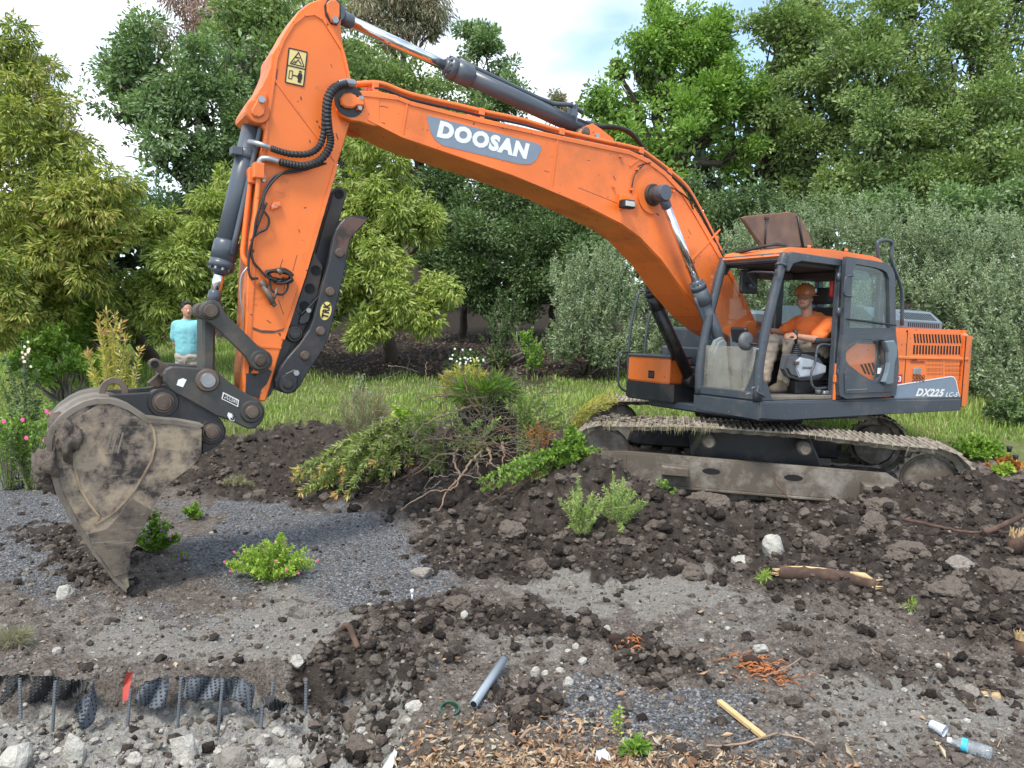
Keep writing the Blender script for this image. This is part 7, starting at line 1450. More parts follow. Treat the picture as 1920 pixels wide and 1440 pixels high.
# foliage heaped on the pile
for lb, mat, tips, org, leaf, nn_, cat_, tipm, sd_, ang_ in (
    ('golden feathery foliage sticking up behind the root tangle', M_LEUY, [(850, 695), (875, 690), (890, 698), (830, 712), (860, 700), (840, 725), (815, 740), (900, 692), (910, 700), (825, 730), (840, 700)], (880, 760, 9.6), (.075, .012), 110, 'plant', None, 11, .6),
    ('bluish strap-leaved plant on top of the soil heap', M_WEED, [(880, 720), (900, 715), (925, 720), (940, 735), (870, 740), (950, 715), (910, 735), (860, 728), (960, 735), (855, 745), (930, 705)], (905, 775, 9.3), (.19, .030), 30, 'plant', None, 12, .5),
    ('dried cream flower heads on brown stems right of the heap top', M_EUC, [(965, 700), (960, 715), (975, 725), (980, 740), (955, 735)], (970, 790, 9.3), (.04, .02), 60, 'plant', None, 13, 1.0),
    ('grey-green twiggy shrub lying over the right of the heap', M_FEA, [(985, 745), (1010, 750), (1035, 765), (1050, 790), (1000, 770), (1020, 790), (965, 760), (1040, 745), (990, 780), (1060, 770), (1075, 800), (975, 740)], (985, 830, 9.0), (.045, .013), 330, 'shrub', None, 14, .8),
    ('wilted green sprigs tangled in the middle of the roots', M_FEA, [(830, 790), (850, 770), (870, 800), (900, 790), (920, 800), (860, 830), (940, 790), (840, 830), (960, 820), (890, 830)], (890, 850, 8.9), (.05, .018), 60, 'plant', None, 21, .9),
    ('grey-brown dead twiggy brush over the crown of the heap', M_EUC, [(800, 720), (830, 700), (860, 690), (900, 685), (940, 700), (975, 710), (1010, 730), (780, 745), (820, 735), (925, 690)], (890, 790, 9.3), (.035, .006), 90, 'shrub', None, 22, .8),
    ('leafy green sprays between the cut branches and the roots', M_LEU, [(760, 800), (790, 780), (800, 810), (820, 830), (780, 840), (750, 830), (810, 790), (770, 770), (830, 860)], (820, 860, 8.9), (.07, .018), 80, 'plant', None, 23, .8),
    ('spiky plant with orange-red leaves right of the roots', M_RED, [(995, 795), (1010, 790), (1025, 795), (1035, 805), (1000, 810), (1020, 808), (1010, 800), (1030, 792)], (1015, 830, 8.7), (.05, .009), 50, 'plant', None, 15, .7),
    ('bright green trailing weed spilling down before the left end of the track', M_WEED, [(1040, 830), (1060, 845), (1080, 860), (1030, 860), (1010, 880), (1050, 880), (1000, 860), (985, 900), (960, 905), (1085, 840), (1070, 820), (1095, 880), (930, 910), (1020, 900), (900, 920), (1045, 860), (1110, 850), (1095, 830), (1075, 800), (1085, 815), (1105, 870), (890, 905), (945, 880), (975, 890)], (1070, 870, 8.1), (.05, .036), 90, 'plant', None, 16, 1.1),
    ('drooping yellow-green shrub branch thrown on the left tip of the far track', M_LEUY, [(1125, 745), (1140, 735), (1150, 742), (1110, 755), (1095, 770), (1135, 755), (1155, 750), (1085, 785), (1100, 790)], (1060, 800, 9.2), (.07, .010), 150, 'shrub', None, 17, .5),
    ('straw-coloured tussock at the left foot of the heap', M_EUC, [(640, 760), (660, 745), (690, 740), (710, 755), (680, 770), (655, 780), (720, 765), (700, 745), (730, 770)], (680, 810, 9.9), (.16, .007), 150, 'grass tuft', None, 18, .45),
    ('lime-green weed at the back left of the heap', M_LIME, [(745, 775), (760, 765), (780, 770), (790, 780), (735, 790), (770, 780), (755, 755)], (765, 805, 9.5), (.075, .032), 110, 'plant', None, 19, 1.0),
    ('tall pale thistle-like weed in the lawn right of the thumb', M_OLV, [(665, 720), (680, 712), (672, 700), (690, 725), (660, 735), (700, 735)], (680, 770, 11.4), (.06, .02), 70, 'plant', None, 20, 1.0)):
    o0 = wp(*org); o0.z = min(o0.z, max(HZ(o0.x, o0.y), 0)); brs = []
    for k, (tx, ty) in enumerate(tips+[(tx+pr.gauss(0, 10), ty+pr.gauss(0, 8)) for tx, ty in tips]):
        e = wp(tx, ty, org[2]+pr.uniform(-.25, .2)); g = HZ(e.x, e.y)+.03; e.z = max(e.z, g); s = o0+Vector((pr.uniform(-.12, .12), pr.uniform(-.1, .1), 0)); d = e-s
        brs.append((s-o0, e-o0, (-d.x*.1, 0, .08+.1*abs(d.x))))
    leafy('heap_plant' if cat_ == 'plant' else ('heap_shrub' if cat_ == 'shrub' else 'grass_tuft'), lb, o0, brs, mat, cat_, leaf=leaf, n=nn_, seed=sd_, sr=.005, ang=ang_)
# small weeds growing or dropped on the plot
def weed(name, label, cx, cy, rx, hgt, n_br, leaf, mat, seed, n=60, flowers=None, cat='plant', flat=.5, z0=0, group=None, ang=1.0, Y=None):
    g = G(cx, cy) if Y is None else wp(cx, cy, Y); g.z = HZ(g.x, g.y); q = random.Random(seed); brs = []; R0 = rx*g.y/FPX
    for k in range(n_br):
        a = q.uniform(0, 6.28); r = R0*q.random()**.6; e = Vector((math.cos(a)*r, math.sin(a)*r*.7, hgt*q.uniform(.5, 1.1)*(1.15-.7*r/R0))); gz = HZ(g.x+e.x, g.y+e.y)-g.z; e.z += gz; brs.append((Vector((e.x*.25, e.y*.25, 0)), e, (0, 0, .03)))
    fl = None
    if flowers: fl = ([brs[q.randrange(n_br)][1]+Vector((q.uniform(-.03, .03), -.02, q.uniform(0, .03))) for _ in range(flowers[0])], flowers[1], flowers[2])
    return leafy(name, label, g, brs, mat, cat, group, leaf=leaf, n=n, seed=seed, sr=.003, ang=ang, flowers=fl)
weed('weed_plant', 'bright lime-green spreading weed with tiny pink flowers on the gravel', 512, 1085, 92, .36, 100, (.030, .014), M_LIME, 31, 70, (14, .011, PINK))
weed('weed_plant', 'dark green weed with purple flowers standing behind the bucket tip', 290, 1035, 48, .34, 46, (.035, .018), M_WEED, 32, 80, (16, .012, PURP))
weed('weed_plant', 'small bright weed right of the bucket edge', 365, 975, 28, .16, 18, (.035, .018), M_WEED, 33, 60)
weed('weed_plant', 'tiny violet-flowered weed on the gravel right of the bucket tip', 340, 1052, 16, .06, 8, (.03, .014), M_WEED, 34, 24, (9, .014, PURP))
weed('weed_plant', 'pale dried weed on the dark soil behind the gravel patch', 450, 925, 34, .14, 22, (.05, .006), M_EUC, 35, 60)
weed('weed_plant', 'soft feathery green plant leaning on the clods below the track, right one', 1160, 1010, 56, .46, 34, (.038, .007), M_FEA, 36, 130, ang=.7, Y=7.3)
weed('weed_plant', 'soft feathery green plant torn out and lying below the track, left one', 1090, 1050, 46, .56, 30, (.038, .007), M_FEA, 37, 130, ang=.7, Y=7.2)
weed('weed_plant', 'small leafy weed hanging in front of the track frame', 1252, 945, 20, .30, 9, (.035, .022), M_WEED, 38, 26, Y=8.0)
weed('weed_plant', 'thin bright seedling with tall stems beside the leaf litter', 1160, 1385, 14, .20, 7, (.022, .012), M_LIME, 39, 18)
weed('weed_plant', 'pale green cut sprig lying at the bottom by the dry leaves', 1195, 1418, 34, .05, 10, (.05, .025), M_WEED, 40, 14)
weed('weed_plant', 'leafy green ground cover right of the machine, nearer the corner', 1835, 812, 60, .28, 46, (.06, .035), M_WEED, 41, 60, Y=11.0)
weed('weed_plant', 'mixed green and red plants at the right edge', 1890, 845, 40, .20, 30, (.06, .03), M_RED, 42, 34, Y=10.4)
weed('weed_plant', 'lime-green weed in front of the red-leaved plants at the right', 1885, 862, 26, .16, 16, (.05, .03), M_LIME, 43, 30, Y=10.2)
weed('weed_plant', 'green shrubbery under the silver shrub at the right edge', 1895, 740, 50, .5, 50, (.06, .035), M_BUSH, 44, 70, Y=12.2)
weed('weed_plant', 'small grassy tuft on the bare strip below the clods', 1430, 1100, 16, .08, 14, (.05, .005), M_LIME, 45, 16, ang=.4)
weed('weed_plant', 'tiny grass shoots right of the log', 1708, 1145, 10, .09, 8, (.05, .005), M_LIME, 46, 12, ang=.4)
weed('weed_plant', 'bushy grey-green ground plant under the cream flowers at the left edge', 50, 845, 85, .42, 60, (.055, .016), M_FEA, 48, 90)
weed('weed_plant', 'straw-like dead root tuft at the left edge of the trench', 25, 1215, 40, .12, 26, (.09, .003), M_EUC, 47, 30, ang=.5)
# ------------------------------------------------------------ debris
CONCM = CONC
def crumbly(sub, seed):
    V, F = ico(sub); n = fbm(V*1.2+seed*3.1, 2, seed, .5); h = np.abs(fbm(V*3.3+seed, 2, seed+9, .6)); k = fbm(V*9+seed, 3, seed+5, .6); return V*(1.0+.26*n-.20*h+.05*k)[:, None], F
def rock(name, label, px, py, w_px, h_px, cat='rock', group=None, m_=None, seed=1, Y=None, rough=.22, flat=None, zoff=0, sub=3, depth=.8, rot=0):
    g = G(px, py+h_px*.35) if Y is None else wp(px, py+h_px*.35, Y); d = (g-Vector((0, 0, CAMH))).length; g.z = HZ(g.x, g.y); rw = w_px*.5*d/FPX; rh = h_px*.5*d/FPX
    V, F = crumbly(4, seed) if name == 'soil_clod' else rock_proto(sub, seed, rough, True); V = V*np.array([rw, rw*depth, rh*1.1]); c, s = math.cos(rot), math.sin(rot); V = np.stack([V[:, 0]*c-V[:, 2]*s, V[:, 1], V[:, 0]*s+V[:, 2]*c], -1); V[:, 2] += rh*.58+zoff
    o = link(name, npmesh(name, V, F, m_ or CONCM), None, None, g); return tag(o, label, cat, group)
RK = [('upright broken concrete block between the first bars, drain sheet folded over it', 135, 1322, 36, 72), ('pointed pale concrete block leaning behind the fourth bar', 345, 1315, 52, 66), ('small concrete chunk at the left foot of the pointed block', 248, 1338, 26, 26), ('grey concrete block behind the fifth bar', 432, 1330, 52, 60),
      ('squat concrete block below the torn drain sheet end', 520, 1345, 44, 46), ('rounded pale stone on the dark soil, right of the last bar pair', 558, 1245, 26, 26), ('white stone beside the last upright bar', 553, 1346, 34, 22), ('small white stone right of the last upright bar', 592, 1350, 24, 14),
      ('angular white chunk in the middle of the rubble', 422, 1408, 42, 36), ('white chunk near the bottom edge, left of the dry leaves', 490, 1382, 34, 36), ('pale chunk touching the soil heap in the rubble', 524, 1378, 40, 22), ('small upright white chunk in the rubble', 526, 1402, 24, 26),
      ('big flat broken concrete slab at the lower left', 165, 1405, 150, 90), ('large pale boulder cut by the bottom edge', 590, 1428, 66, 40), ('concrete block at the left edge with a dark stain', 20, 1345, 60, 50), ('white square stone alone below the bucket tip', 121, 1122, 32, 24),
      ('flat pale stone above the trench, first from the left', 108, 1222, 16, 14), ('grey stone beside the trench near the dead roots', 90, 1262, 14, 12), ('white chunk below the soil heap, beside the leaves', 778, 1308, 36, 20), ('white stone left of the grey pipe top', 960, 1290, 24, 16), ('white stone pair, upper one by the pipe', 1003, 1265, 18, 22),
      ('white stone at the end of the row right of the pipe', 1066, 1278, 24, 18), ('small white stone above the row right of the pipe', 1048, 1259, 18, 12), ('little pale stone in the row, beside the white one', 1022, 1262, 16, 12), ('light blue-white stone alone in the middle ground', 1092, 1240, 20, 14), ('pale stone just above the light stone row', 1078, 1212, 14, 14),
      ('small pale stone pair on bare soil', 1064, 1222, 14, 10), ('pale stone in the middle of the bare strip', 1137, 1180, 14, 16), ('flat pale stone right of the fibrous root hole', 1426, 1216, 28, 18), ('grey lump below the fibrous root hole', 1482, 1352, 24, 20), ('flat pale flake standing in the dark clods', 1450, 1030, 38, 56),
      ('pale flat stone left of the log', 1388, 1052, 38, 18), ('whitish stone in the clods right of centre', 1748, 1056, 26, 16), ('flat grey stone by the right-edge wood', 1800, 1070, 44, 26), ('tan stone at the lower right', 1845, 1298, 16, 14), ('tan stone beside its twin at the lower right', 1868, 1306, 18, 12),
      ('grey stone left of the tan stones', 1815, 1300, 30, 22), ('grey flat stone above the plastic cup', 1716, 1345, 22, 12), ('pale stone on the soil heap', 870, 1188, 16, 16), ('pale stone low on the soil heap', 765, 1325, 16, 10), ('grey slab piece lying on the gravel', 790, 1075, 44, 22)]
for k, (lb, x, y, wpx, hpx) in enumerate(RK):
    flatish = 'flat' in lb or 'slab' in lb
    rock('concrete_chunk' if y > 1230 and x < 620 else 'stone', lb, x, y, wpx, hpx, 'rubble' if y > 1230 and x < 620 else 'stone', 'broken concrete pieces' if y > 1230 and x < 620 else 'loose stones', CONCM if 'grey' not in lb.split() and 'tan' not in lb.split() else (CLODL if 'grey' in lb else plain('tan_stone', (.45, .32, .17), .8) if 'tan_stone' not in MATS else MATS['tan_stone']),
         seed=100+k, zoff=(-.02 if x < 620 and y > 1290 else 0), sub=3 if wpx > 24 else 2, depth=.7)
# clods large enough to tell apart
CK = [('big cracked clod leaning on the track frame', 1320, 915, 84, 50, 8.0), ('big clod right of the bright weed by the track', 1345, 930, 60, 46, 7.8), ('clod lump on the strip below the grey pipe', 990, 1315, 100, 40, None), ('large clod on the heap left of centre', 665, 1270, 70, 60, None), ('large clod below the drain soil heap', 680, 1320, 90, 50, None), ('flat earthen slab tilted on the soil heap', 610, 1262, 80, 34, None),
      ('clod between the slab and the stones', 800, 1240, 60, 40, None), ('broad clod on top of the soil strip', 860, 1150, 70, 40, None), ('clod at the left end of the dark bank', 960, 990, 70, 46, 7.3), ('clod in the dark bank below the roots', 1010, 1060, 60, 44, None), ('clod left of the log', 1300, 1070, 60, 44, None), ('rounded clod behind the pale flake', 1530, 990, 70, 50, 6.9), ('clod above the fallen branch', 1640, 960, 70, 50, 7.4), ('clod under the fallen branch', 1700, 1040, 80, 46, None), ('clod right of the log', 1780, 1110, 90, 46, None), ('clod at the right edge of the bank', 1890, 1090, 70, 60, None), ('clod just before the sprocket', 1655, 948, 70, 34, 7.6)]
for k, (lb, x, y, wpx, hpx, Y) in enumerate(CK): rock('soil_clod', lb, x, y, wpx*.8, hpx*.85, 'clod', 'large soil clods', CLOD, 200+k, Y, .38, zoff=-.045, sub=4, depth=.85)
# log and branches
def woodpiece(name, label, pts, r, m_, ends=None, cat='log', n=14, seed=0, wob=.01, taper=.85):
    q = random.Random(seed); P = [Vector(p) for p in pts]; c = P[0].copy(); t = empty(name, c, label, cat); S = [p-c for p in spline(P, 6)]; S = [p+Vector((q.uniform(-1, 1), q.uniform(-1, 1), q.uniform(-1, 1)))*wob for p in S]
    mb = MB(); mb.tube(S, [r*(1-(1-taper)*i/(len(S)-1))*(1+q.uniform(-.07, .07)) for i in range(len(S))], n); mb.build('wood', m_, t); return t, S
BRK = worn('log_bark', (.13, .075, .05), (.05, .032, .025), (.42, .62), rough=.85, scale=6, bmp=.8); SPLIT = worn('split_wood', (.58, .42, .22), (.35, .20, .10), (.5, .7), rough=.8, scale=14, bmp=.6)
def gz(px, py, dz=0.0): g = G(px, py); g.z = HZ(g.x, g.y)+dz; return g
t, S = woodpiece('log', 'broken brown log with pale splintered ends lying below the dark clods', [gz(1462, 1088, .07), gz(1520, 1095, .08), gz(1590, 1105, .07), gz(1640, 1115, .05)], .062, BRK, n=18, wob=.006)
for end, dr in ((S[0], -1), (S[-1], 1)):
    for k in range(9):
        b = MB(); o = end+Vector((0, pr.uniform(-.03, .03), pr.uniform(-.03, .035))); b.tube2([o-Vector((dr*.04, 0, 0)), o+Vector((dr*pr.uniform(.03, .09), pr.uniform(-.01, .01), pr.uniform(-.01, .02)))], [.016, .002], 5, None); b.build('splinter', SPLIT, t)
b = MB(); b.tube([S[-7]+Vector((0, -.02, .05)), S[-4]+Vector((0, -.02, .052)), S[-2]+Vector((0, -.02, .045))], [.01, .026, .008], 8); b.build('bare_patch', SPLIT, t)
b = MB(); b.tube([S[1]+Vector((0, 0, .045)), S[5]+Vector((0, -.01, .05)), S[9]+Vector((0, 0, .05))], [.018, .012, .004], 8); b.build('bare_patch', SPLIT, t)
woodpiece('branch', 'long thin bent branch lying across the clods towards the right edge', [wp(1692, 972, 7.1), wp(1740, 984, 7.05), wp(1790, 994, 7.0), wp(1850, 1000, 6.9), wp(1925, 992, 6.9)], .017, BRK, cat='branch', n=8, seed=3, wob=.008, taper=.6)
woodpiece('branch', 'thick brown branch slanting up out of frame at the right edge', [wp(1845, 1000, 6.85), wp(1880, 985, 6.9), wp(1925, 963, 6.95)], .028, BRK, cat='branch', n=10, seed=4, wob=.004)
woodpiece('branch', 'forked dark twig standing against the track frame', [wp(1450, 885, 8.1), wp(1455, 905, 8.0), wp(1470, 925, 7.9), wp(1487, 942, 7.8)], .014, BRK, cat='twig', n=7, seed=5, wob=.004, taper=.5)
woodpiece('branch', 'brown root stub poking out of the soil heap at lower left centre', [gz(640, 1225, .06), gz(655, 1232, .07), gz(672, 1245, .05)], .022, BRK, cat='root', n=9, seed=6, wob=.003)
woodpiece('twig', 'thin long twig lying at the lower right of the stake', [gz(1325, 1408, .02), gz(1380, 1402, .02), gz(1430, 1395, .03), gz(1460, 1382, .03)], .006, ROOT2, cat='twig', n=6, seed=7, wob=.003)
woodpiece('twig', 'thin forked twig right of the stake running to the bottom', [gz(1465, 1383, .03), gz(1500, 1395, .02), gz(1530, 1410, .02), gz(1550, 1430, .02)], .006, ROOT2, cat='twig', n=6, seed=8, wob=.003)
woodpiece('twig', 'pale broken stick lying over the dry leaves', [gz(975, 1402, .04), gz(990, 1390, .05), gz(1010, 1378, .05)], .009, ROOT2, cat='twig', n=6, seed=9, wob=.001)
woodpiece('twig', 'slender straight twig across the orange root hole', [gz(1435, 1284, .05), gz(1470, 1268, .06), gz(1502, 1252, .05)], .004, ROOT2, cat='twig', n=5, seed=10, wob=.001)
for k in range(34):
    x, y = pr.uniform(60, 1880), pr.uniform(1130, 1425); d = pr.uniform(0, 6.28); L1 = pr.uniform(14, 40); pts = [gz(x, y, .012), gz(x+L1*math.cos(d)*.5+pr.uniform(-5, 5), y+L1*math.sin(d)*.25+pr.uniform(-4, 4), .03), gz(x+L1*math.cos(d), y+L1*.5*math.sin(d), .012)]
    b = MB(); c = pts[0].copy(); b.tube([p-c for p in spline(pts, 5)], [.0045, .004, .0035, .003]+[.003]*7, 5); o = b.build('root_scrap', ROOT2 if k % 2 else MULCHY, None, None, c); tag(o, ('pale' if k % 2 else 'brown')+' thin root scrap '+('at the far left' if x < 320 else 'left of centre' if x < 640 else 'in the left middle' if x < 960 else 'in the right middle' if x < 1280 else 'right of centre' if x < 1600 else 'at the far right')+(' of the bare strip' if y < 1230 else ' of the lower ground' if y < 1340 else ' near the bottom edge'), 'root scrap', 'thin root scraps on the soil')
# splintered pale stumps at the right
for lb, x, y, s_, m_ in (('splintered yellowish stump end among the clods at the right edge', 1900, 1060, 1.0, SPLIT), ('torn pale wood by the thick branch at the right', 1870, 970, .9, SPLIT), ('torn root end near the sprocket', 1815, 935, .7, SPLIT), ('small splintered stump at the lower right edge', 1915, 1222, .8, SPLIT)):
    g = gz(x, y); t = empty('torn_stump', g, lb, 'stump')
    b = MB(); b.tube([Vector((0, 0, -.05)), Vector((.01, 0, .05)), Vector((.03, 0, .11))], [.07*s_, .065*s_, .05*s_], 12); b.build('stump', BRK, t)
    for k in range(14):
        a = pr.uniform(0, 6.28); b = MB(); o = Vector((math.cos(a)*.035*s_, math.sin(a)*.035*s_, .09)); b.tube2([o, o+Vector((math.cos(a)*.03+pr.uniform(-.03, .03), -.02, pr.uniform(.03, .10)))*s_], [.014*s_, .003], 5, None); b.build('splinter', m_, t)
# orange fibrous rotten roots in two holes
OF = plain('orange_fibre', (.36, .135, .05), .9, var=.4, scale=30, bmp=.5)
for lb, x, y, wdt, n_ in (('orange fibrous rotten root exposed in a hole, right of the bottom centre', 1420, 1258, 90, 110), ('small reddish rotten root in the dark soil, near the middle of the bare strip', 1168, 1222, 34, 60)):
    g = gz(x, y); t = empty('rotten_root', g, lb, 'root'); b = MB()
    for k in range(n_):
        px = x+pr.gauss(0, wdt*.33); py = y+pr.gauss(0, wdt*.12)+(px-x)*.33; p = gz(px, py, .008)-g; a = pr.gauss(.35, .6); L1 = pr.uniform(.03, .10); h = pr.uniform(.0, .03)
        e = p+Vector((math.cos(a)*L1, -math.sin(a)*L1*.7, pr.uniform(-.01, .012))); b.tube([p, p.lerp(e, .5)+Vector((pr.uniform(-.01, .01), pr.uniform(-.01, .01), h)), e], [.004, pr.uniform(.004, .008), .0015], 4)
    o = b.build('fibre', OF, t); o['kind'] = 'stuff'
    b = MB(); q = gz(x-18, y-12, .005)-g; b.tube([q+Vector((-.03, 0, 0)), q+Vector((.02, -.01, .012)), q+Vector((.07, -.03, .0))], [.025, .03, .02], 10); b.build('dark_core', plain('rotten_core', (.035, .018, .012), .9), t)
# grey pipe, wooden stake, plastic litter
a, c = gz(888, 1334, .035), gz(945, 1263, .03); c.z += .06; t = empty('grey_pipe', a, 'short length of grey plastic conduit pipe lying at a slant on the soil', 'pipe')
PVC = plain('grey_pvc', (.26, .30, .34), .45, var=.06); d = (c-a); b = MB()
dd = d.normalized(); u, v = frame_of(dd); rings = [[b.bm.verts.new(p+(u*math.cos(2*math.pi*k/20)+v*math.sin(2*math.pi*k/20))*r) for k in range(20)] for p, r in ((Vector((0, 0, 0)), .019), (Vector((0, 0, 0)), .024), (d, .024), (d, .019), (d-dd*.15, .019))]
for A, B_ in zip(rings, rings[1:]):
    for k in range(20): b.poly((A[k], A[(k+1) % 20], B_[(k+1) % 20], B_[k]), None, True)
b.build('tube', PVC, t); b = MB(); b.cyl(dd*.004, dd*.01, .018, 16); b.build('bore', DARKIN, t)
a, c = gz(1348, 1325, .03), gz(1432, 1395, .03); d = c-a; b = MB(); ang = math.atan2(d.y, d.x); L1 = d.length
b.box((0, -.016, -.012), (L1, .016, .012), None, .003); b.bm.verts.ensure_lookup_table()
Mz = Matrix.Rotation(ang, 4, 'Z') @ Matrix.Rotation(-math.atan2(d.z, math.hypot(d.x, d.y)), 4, 'Y'); bmesh.ops.transform(b.bm, matrix=Mz, verts=b.bm.verts)
o = b.build('wooden_stake', plain('pale_pine', (.62, .42, .20), .7, var=.12, scale=20), None, None, a); tag(o, 'clean pale pine stake lying between gravel and soil', 'wooden stake')
def lathe(b, p, dirv, prof, n=20, m_=None):
    p = Vector(p); d = Vector(dirv).normalized(); u, v = frame_of(d); rg = [[b.bm.verts.new(p+d*h+(u*math.cos(2*math.pi*k/n)+v*math.sin(2*math.pi*k/n))*max(r, .0005)) for k in range(n)] for h, r in prof]
    for A, B_ in zip(rg, rg[1:]):
        for k in range(n): b.poly((A[k], A[(k+1) % n], B_[(k+1) % n], B_[k]), m_, True)
PET = glass('clear_plastic', (.93, .96, .98), rough=.08, dirt=((.6, .65, .68), .10, .35, 40)); CUP = glass('frosted_plastic', (.9, .92, .95), rough=.2, dirt=((.72, .76, .82), .55, .75, 30))
a, c = gz(1778, 1402, .035), gz(1852, 1426, .035); t = empty('plastic_bottle', a, 'crushed clear plastic water bottle with a blue label at the lower right', 'bottle'); d = (c-a); b = MB()
lathe(b, (0, 0, 0), d, [(0, .0), (0, .013), (.018, .013), (.02, .011), (.03, .014), (.05, .030)]+[(.05+.0105*k, .031+(.002 if k % 2 else -.001)) for k in range(1, 13)]+[(.185, .030), (.19, .024), (.188, 0)]); b.build('bottle_body', PET, t)
b = MB(); dn = d.normalized(); lathe(b, (0, 0, 0), d, [(.060, .034), (.085, .034)]); b.build('label_band', plain('blue_label', (.05, .45, .62), .5), t); b = MB(); b.cyl(-dn*.006, dn*.014, .015, 16); b.build('bottle_cap', WHITE, t)
a, c = gz(1744, 1372, .03), gz(1766, 1382, .03); t = empty('plastic_cup', a, 'small white translucent plastic cup on its side above the bottle', 'cup'); b = MB(); lathe(b, (0, 0, 0), c-a, [(0, 0), (0, .022), (.002, .023), (.075, .030), (.077, .031), (.075, .029), (.004, .021)]); b.build('cup_wall', CUP, t)
b = MB(); 
def film(name, label, pts, m_, cat):
    c = pts[0].copy(); b = MB(); P = [p-c for p in pts]; n = len(P)//2; top = [b.bm.verts.new(p) for p in P[:n]]; bot = [b.bm.verts.new(p) for p in P[n:]]
    for k in range(n-1): b.poly((top[k], top[k+1], bot[k+1], bot[k]), None, True)
    bmesh.ops.subdivide_edges(b.bm, edges=b.bm.edges[:], cuts=3, use_grid_fill=True)
    for v in b.bm.verts: v.co += Vector((0, 0, pr.uniform(0, .012)))
    bmesh.ops.solidify(b.bm, geom=b.bm.faces[:], thickness=.002); o = b.build(name, m_, None, None, c); return tag(o, label, cat)
film('plastic_scrap', 'crumpled clear plastic scrap lying on the dry leaves at bottom centre', [gz(680, 1428, .03), gz(700, 1418, .05), gz(722, 1400, .06), gz(740, 1385, .04), gz(682, 1436, .02), gz(706, 1430, .02), gz(735, 1412, .03), gz(745, 1398, .03)], CUP, 'plastic')
film('plastic_scrap', 'small clear plastic piece at the bottom edge right of centre', [gz(1118, 1425, .03), gz(1132, 1422, .05), gz(1142, 1430, .03), gz(1115, 1440, .02), gz(1130, 1440, .02), gz(1145, 1440, .02)], CUP, 'plastic')
b = MB(); b.ring((0, 0, -.015), (.05, -.25, .95), .048, .056, .04, 28); o = b.build('valve_cover_rim', plain('dark_green_plastic', (.03, .09, .06), .5), None, None, gz(843, 1336, -.012)); tag(o, 'dark green round valve box rim half buried above the dry leaves', 'valve box')
# sprinkler riser and path lights
a = gz(773, 1124, 0); t = empty('sprinkler_riser', a, 'short white sprinkler riser standing on the gravel', 'sprinkler'); b = MB(); b.cyl((0, 0, -.02), (0, 0, .05), .008, 12); b.build('tube', WHITE, t); b = MB(); b.cyl((0, 0, .045), (0, 0, .075), .014, 14, None, chamf=.003); b.build('head', WHITE, t)
for lb, x, y, Y in (('small dark path light at the right edge, left one', 1895, 800, 10.9), ('small dark path light at the right edge, right one', 1907, 812, 10.6), ('small black spotlight standing on the gravel left of the bucket', 56, 870, 11.3)):
    p = wp(x, y, Y); g = Vector((p.x, p.y, HZ(p.x, p.y))); t = empty('path_light', g, lb, 'garden light'); b = MB(); b.cyl((0, 0, -.03), (0, 0, .10), .008, 10); b.build('stake', RUBBER, t); b = MB(); b.tube2([(0, 0, .09), (0, 0, .17), (0, 0, .175)], [.025, .04, .03], 16, None); b.build('lamp_head', RUBBER, t)
# ------------------------------------------------------------ trench: drain sheet, bars, red plastic
BAR = worn('rebar_steel', (.16, .18, .20), (.12, .08, .06), (.5, .7), rough=.55, metal=.4, scale=20)
bars = [(37, 1272, 1312, 0), (104, 1277, 1345, -8), (174, 1275, 1310, -6), (245, 1292, 1330, -8), (340, 1270, 1345, -10), (418, 1275, 1355, -12), (513, 1275, 1300, -8), (492, 1325, 1350, -4), (574, 1273, 1335, -2)]
for k, (x, y0, y1, lean) in enumerate(bars):
    Yb = 4.38; tp = wp(x, y0, Yb); bt = wp(x+lean, y1, Yb-.03); g = Vector((bt.x, bt.y, HZ(bt.x, bt.y))); b = MB(); A = bt-g-Vector((0, 0, .12)); B_ = tp-g; L1 = (B_-A).length; n = int(L1/.008); P = [A.lerp(B_, i/n) for i in range(n+1)]
    b.tube(P, [.0105 if i % 2 else .0085 for i in range(n+1)], 8, smooth=False); o = b.build('steel_bar', BAR, None, None, g)
    where = ['farthest left, before the dark sheet', 'second from the left', 'third from the left, behind the folded sheet', 'beside the red plastic', 'before the pointed concrete block', 'before the studded sheet', 'short one right of the studded sheet', 'short one under the torn sheet', 'last on the right, before the dark soil'][k]
    tag(o, 'ribbed steel bar standing in the rubble, '+where, 'steel bar', 'steel bars in the trench')
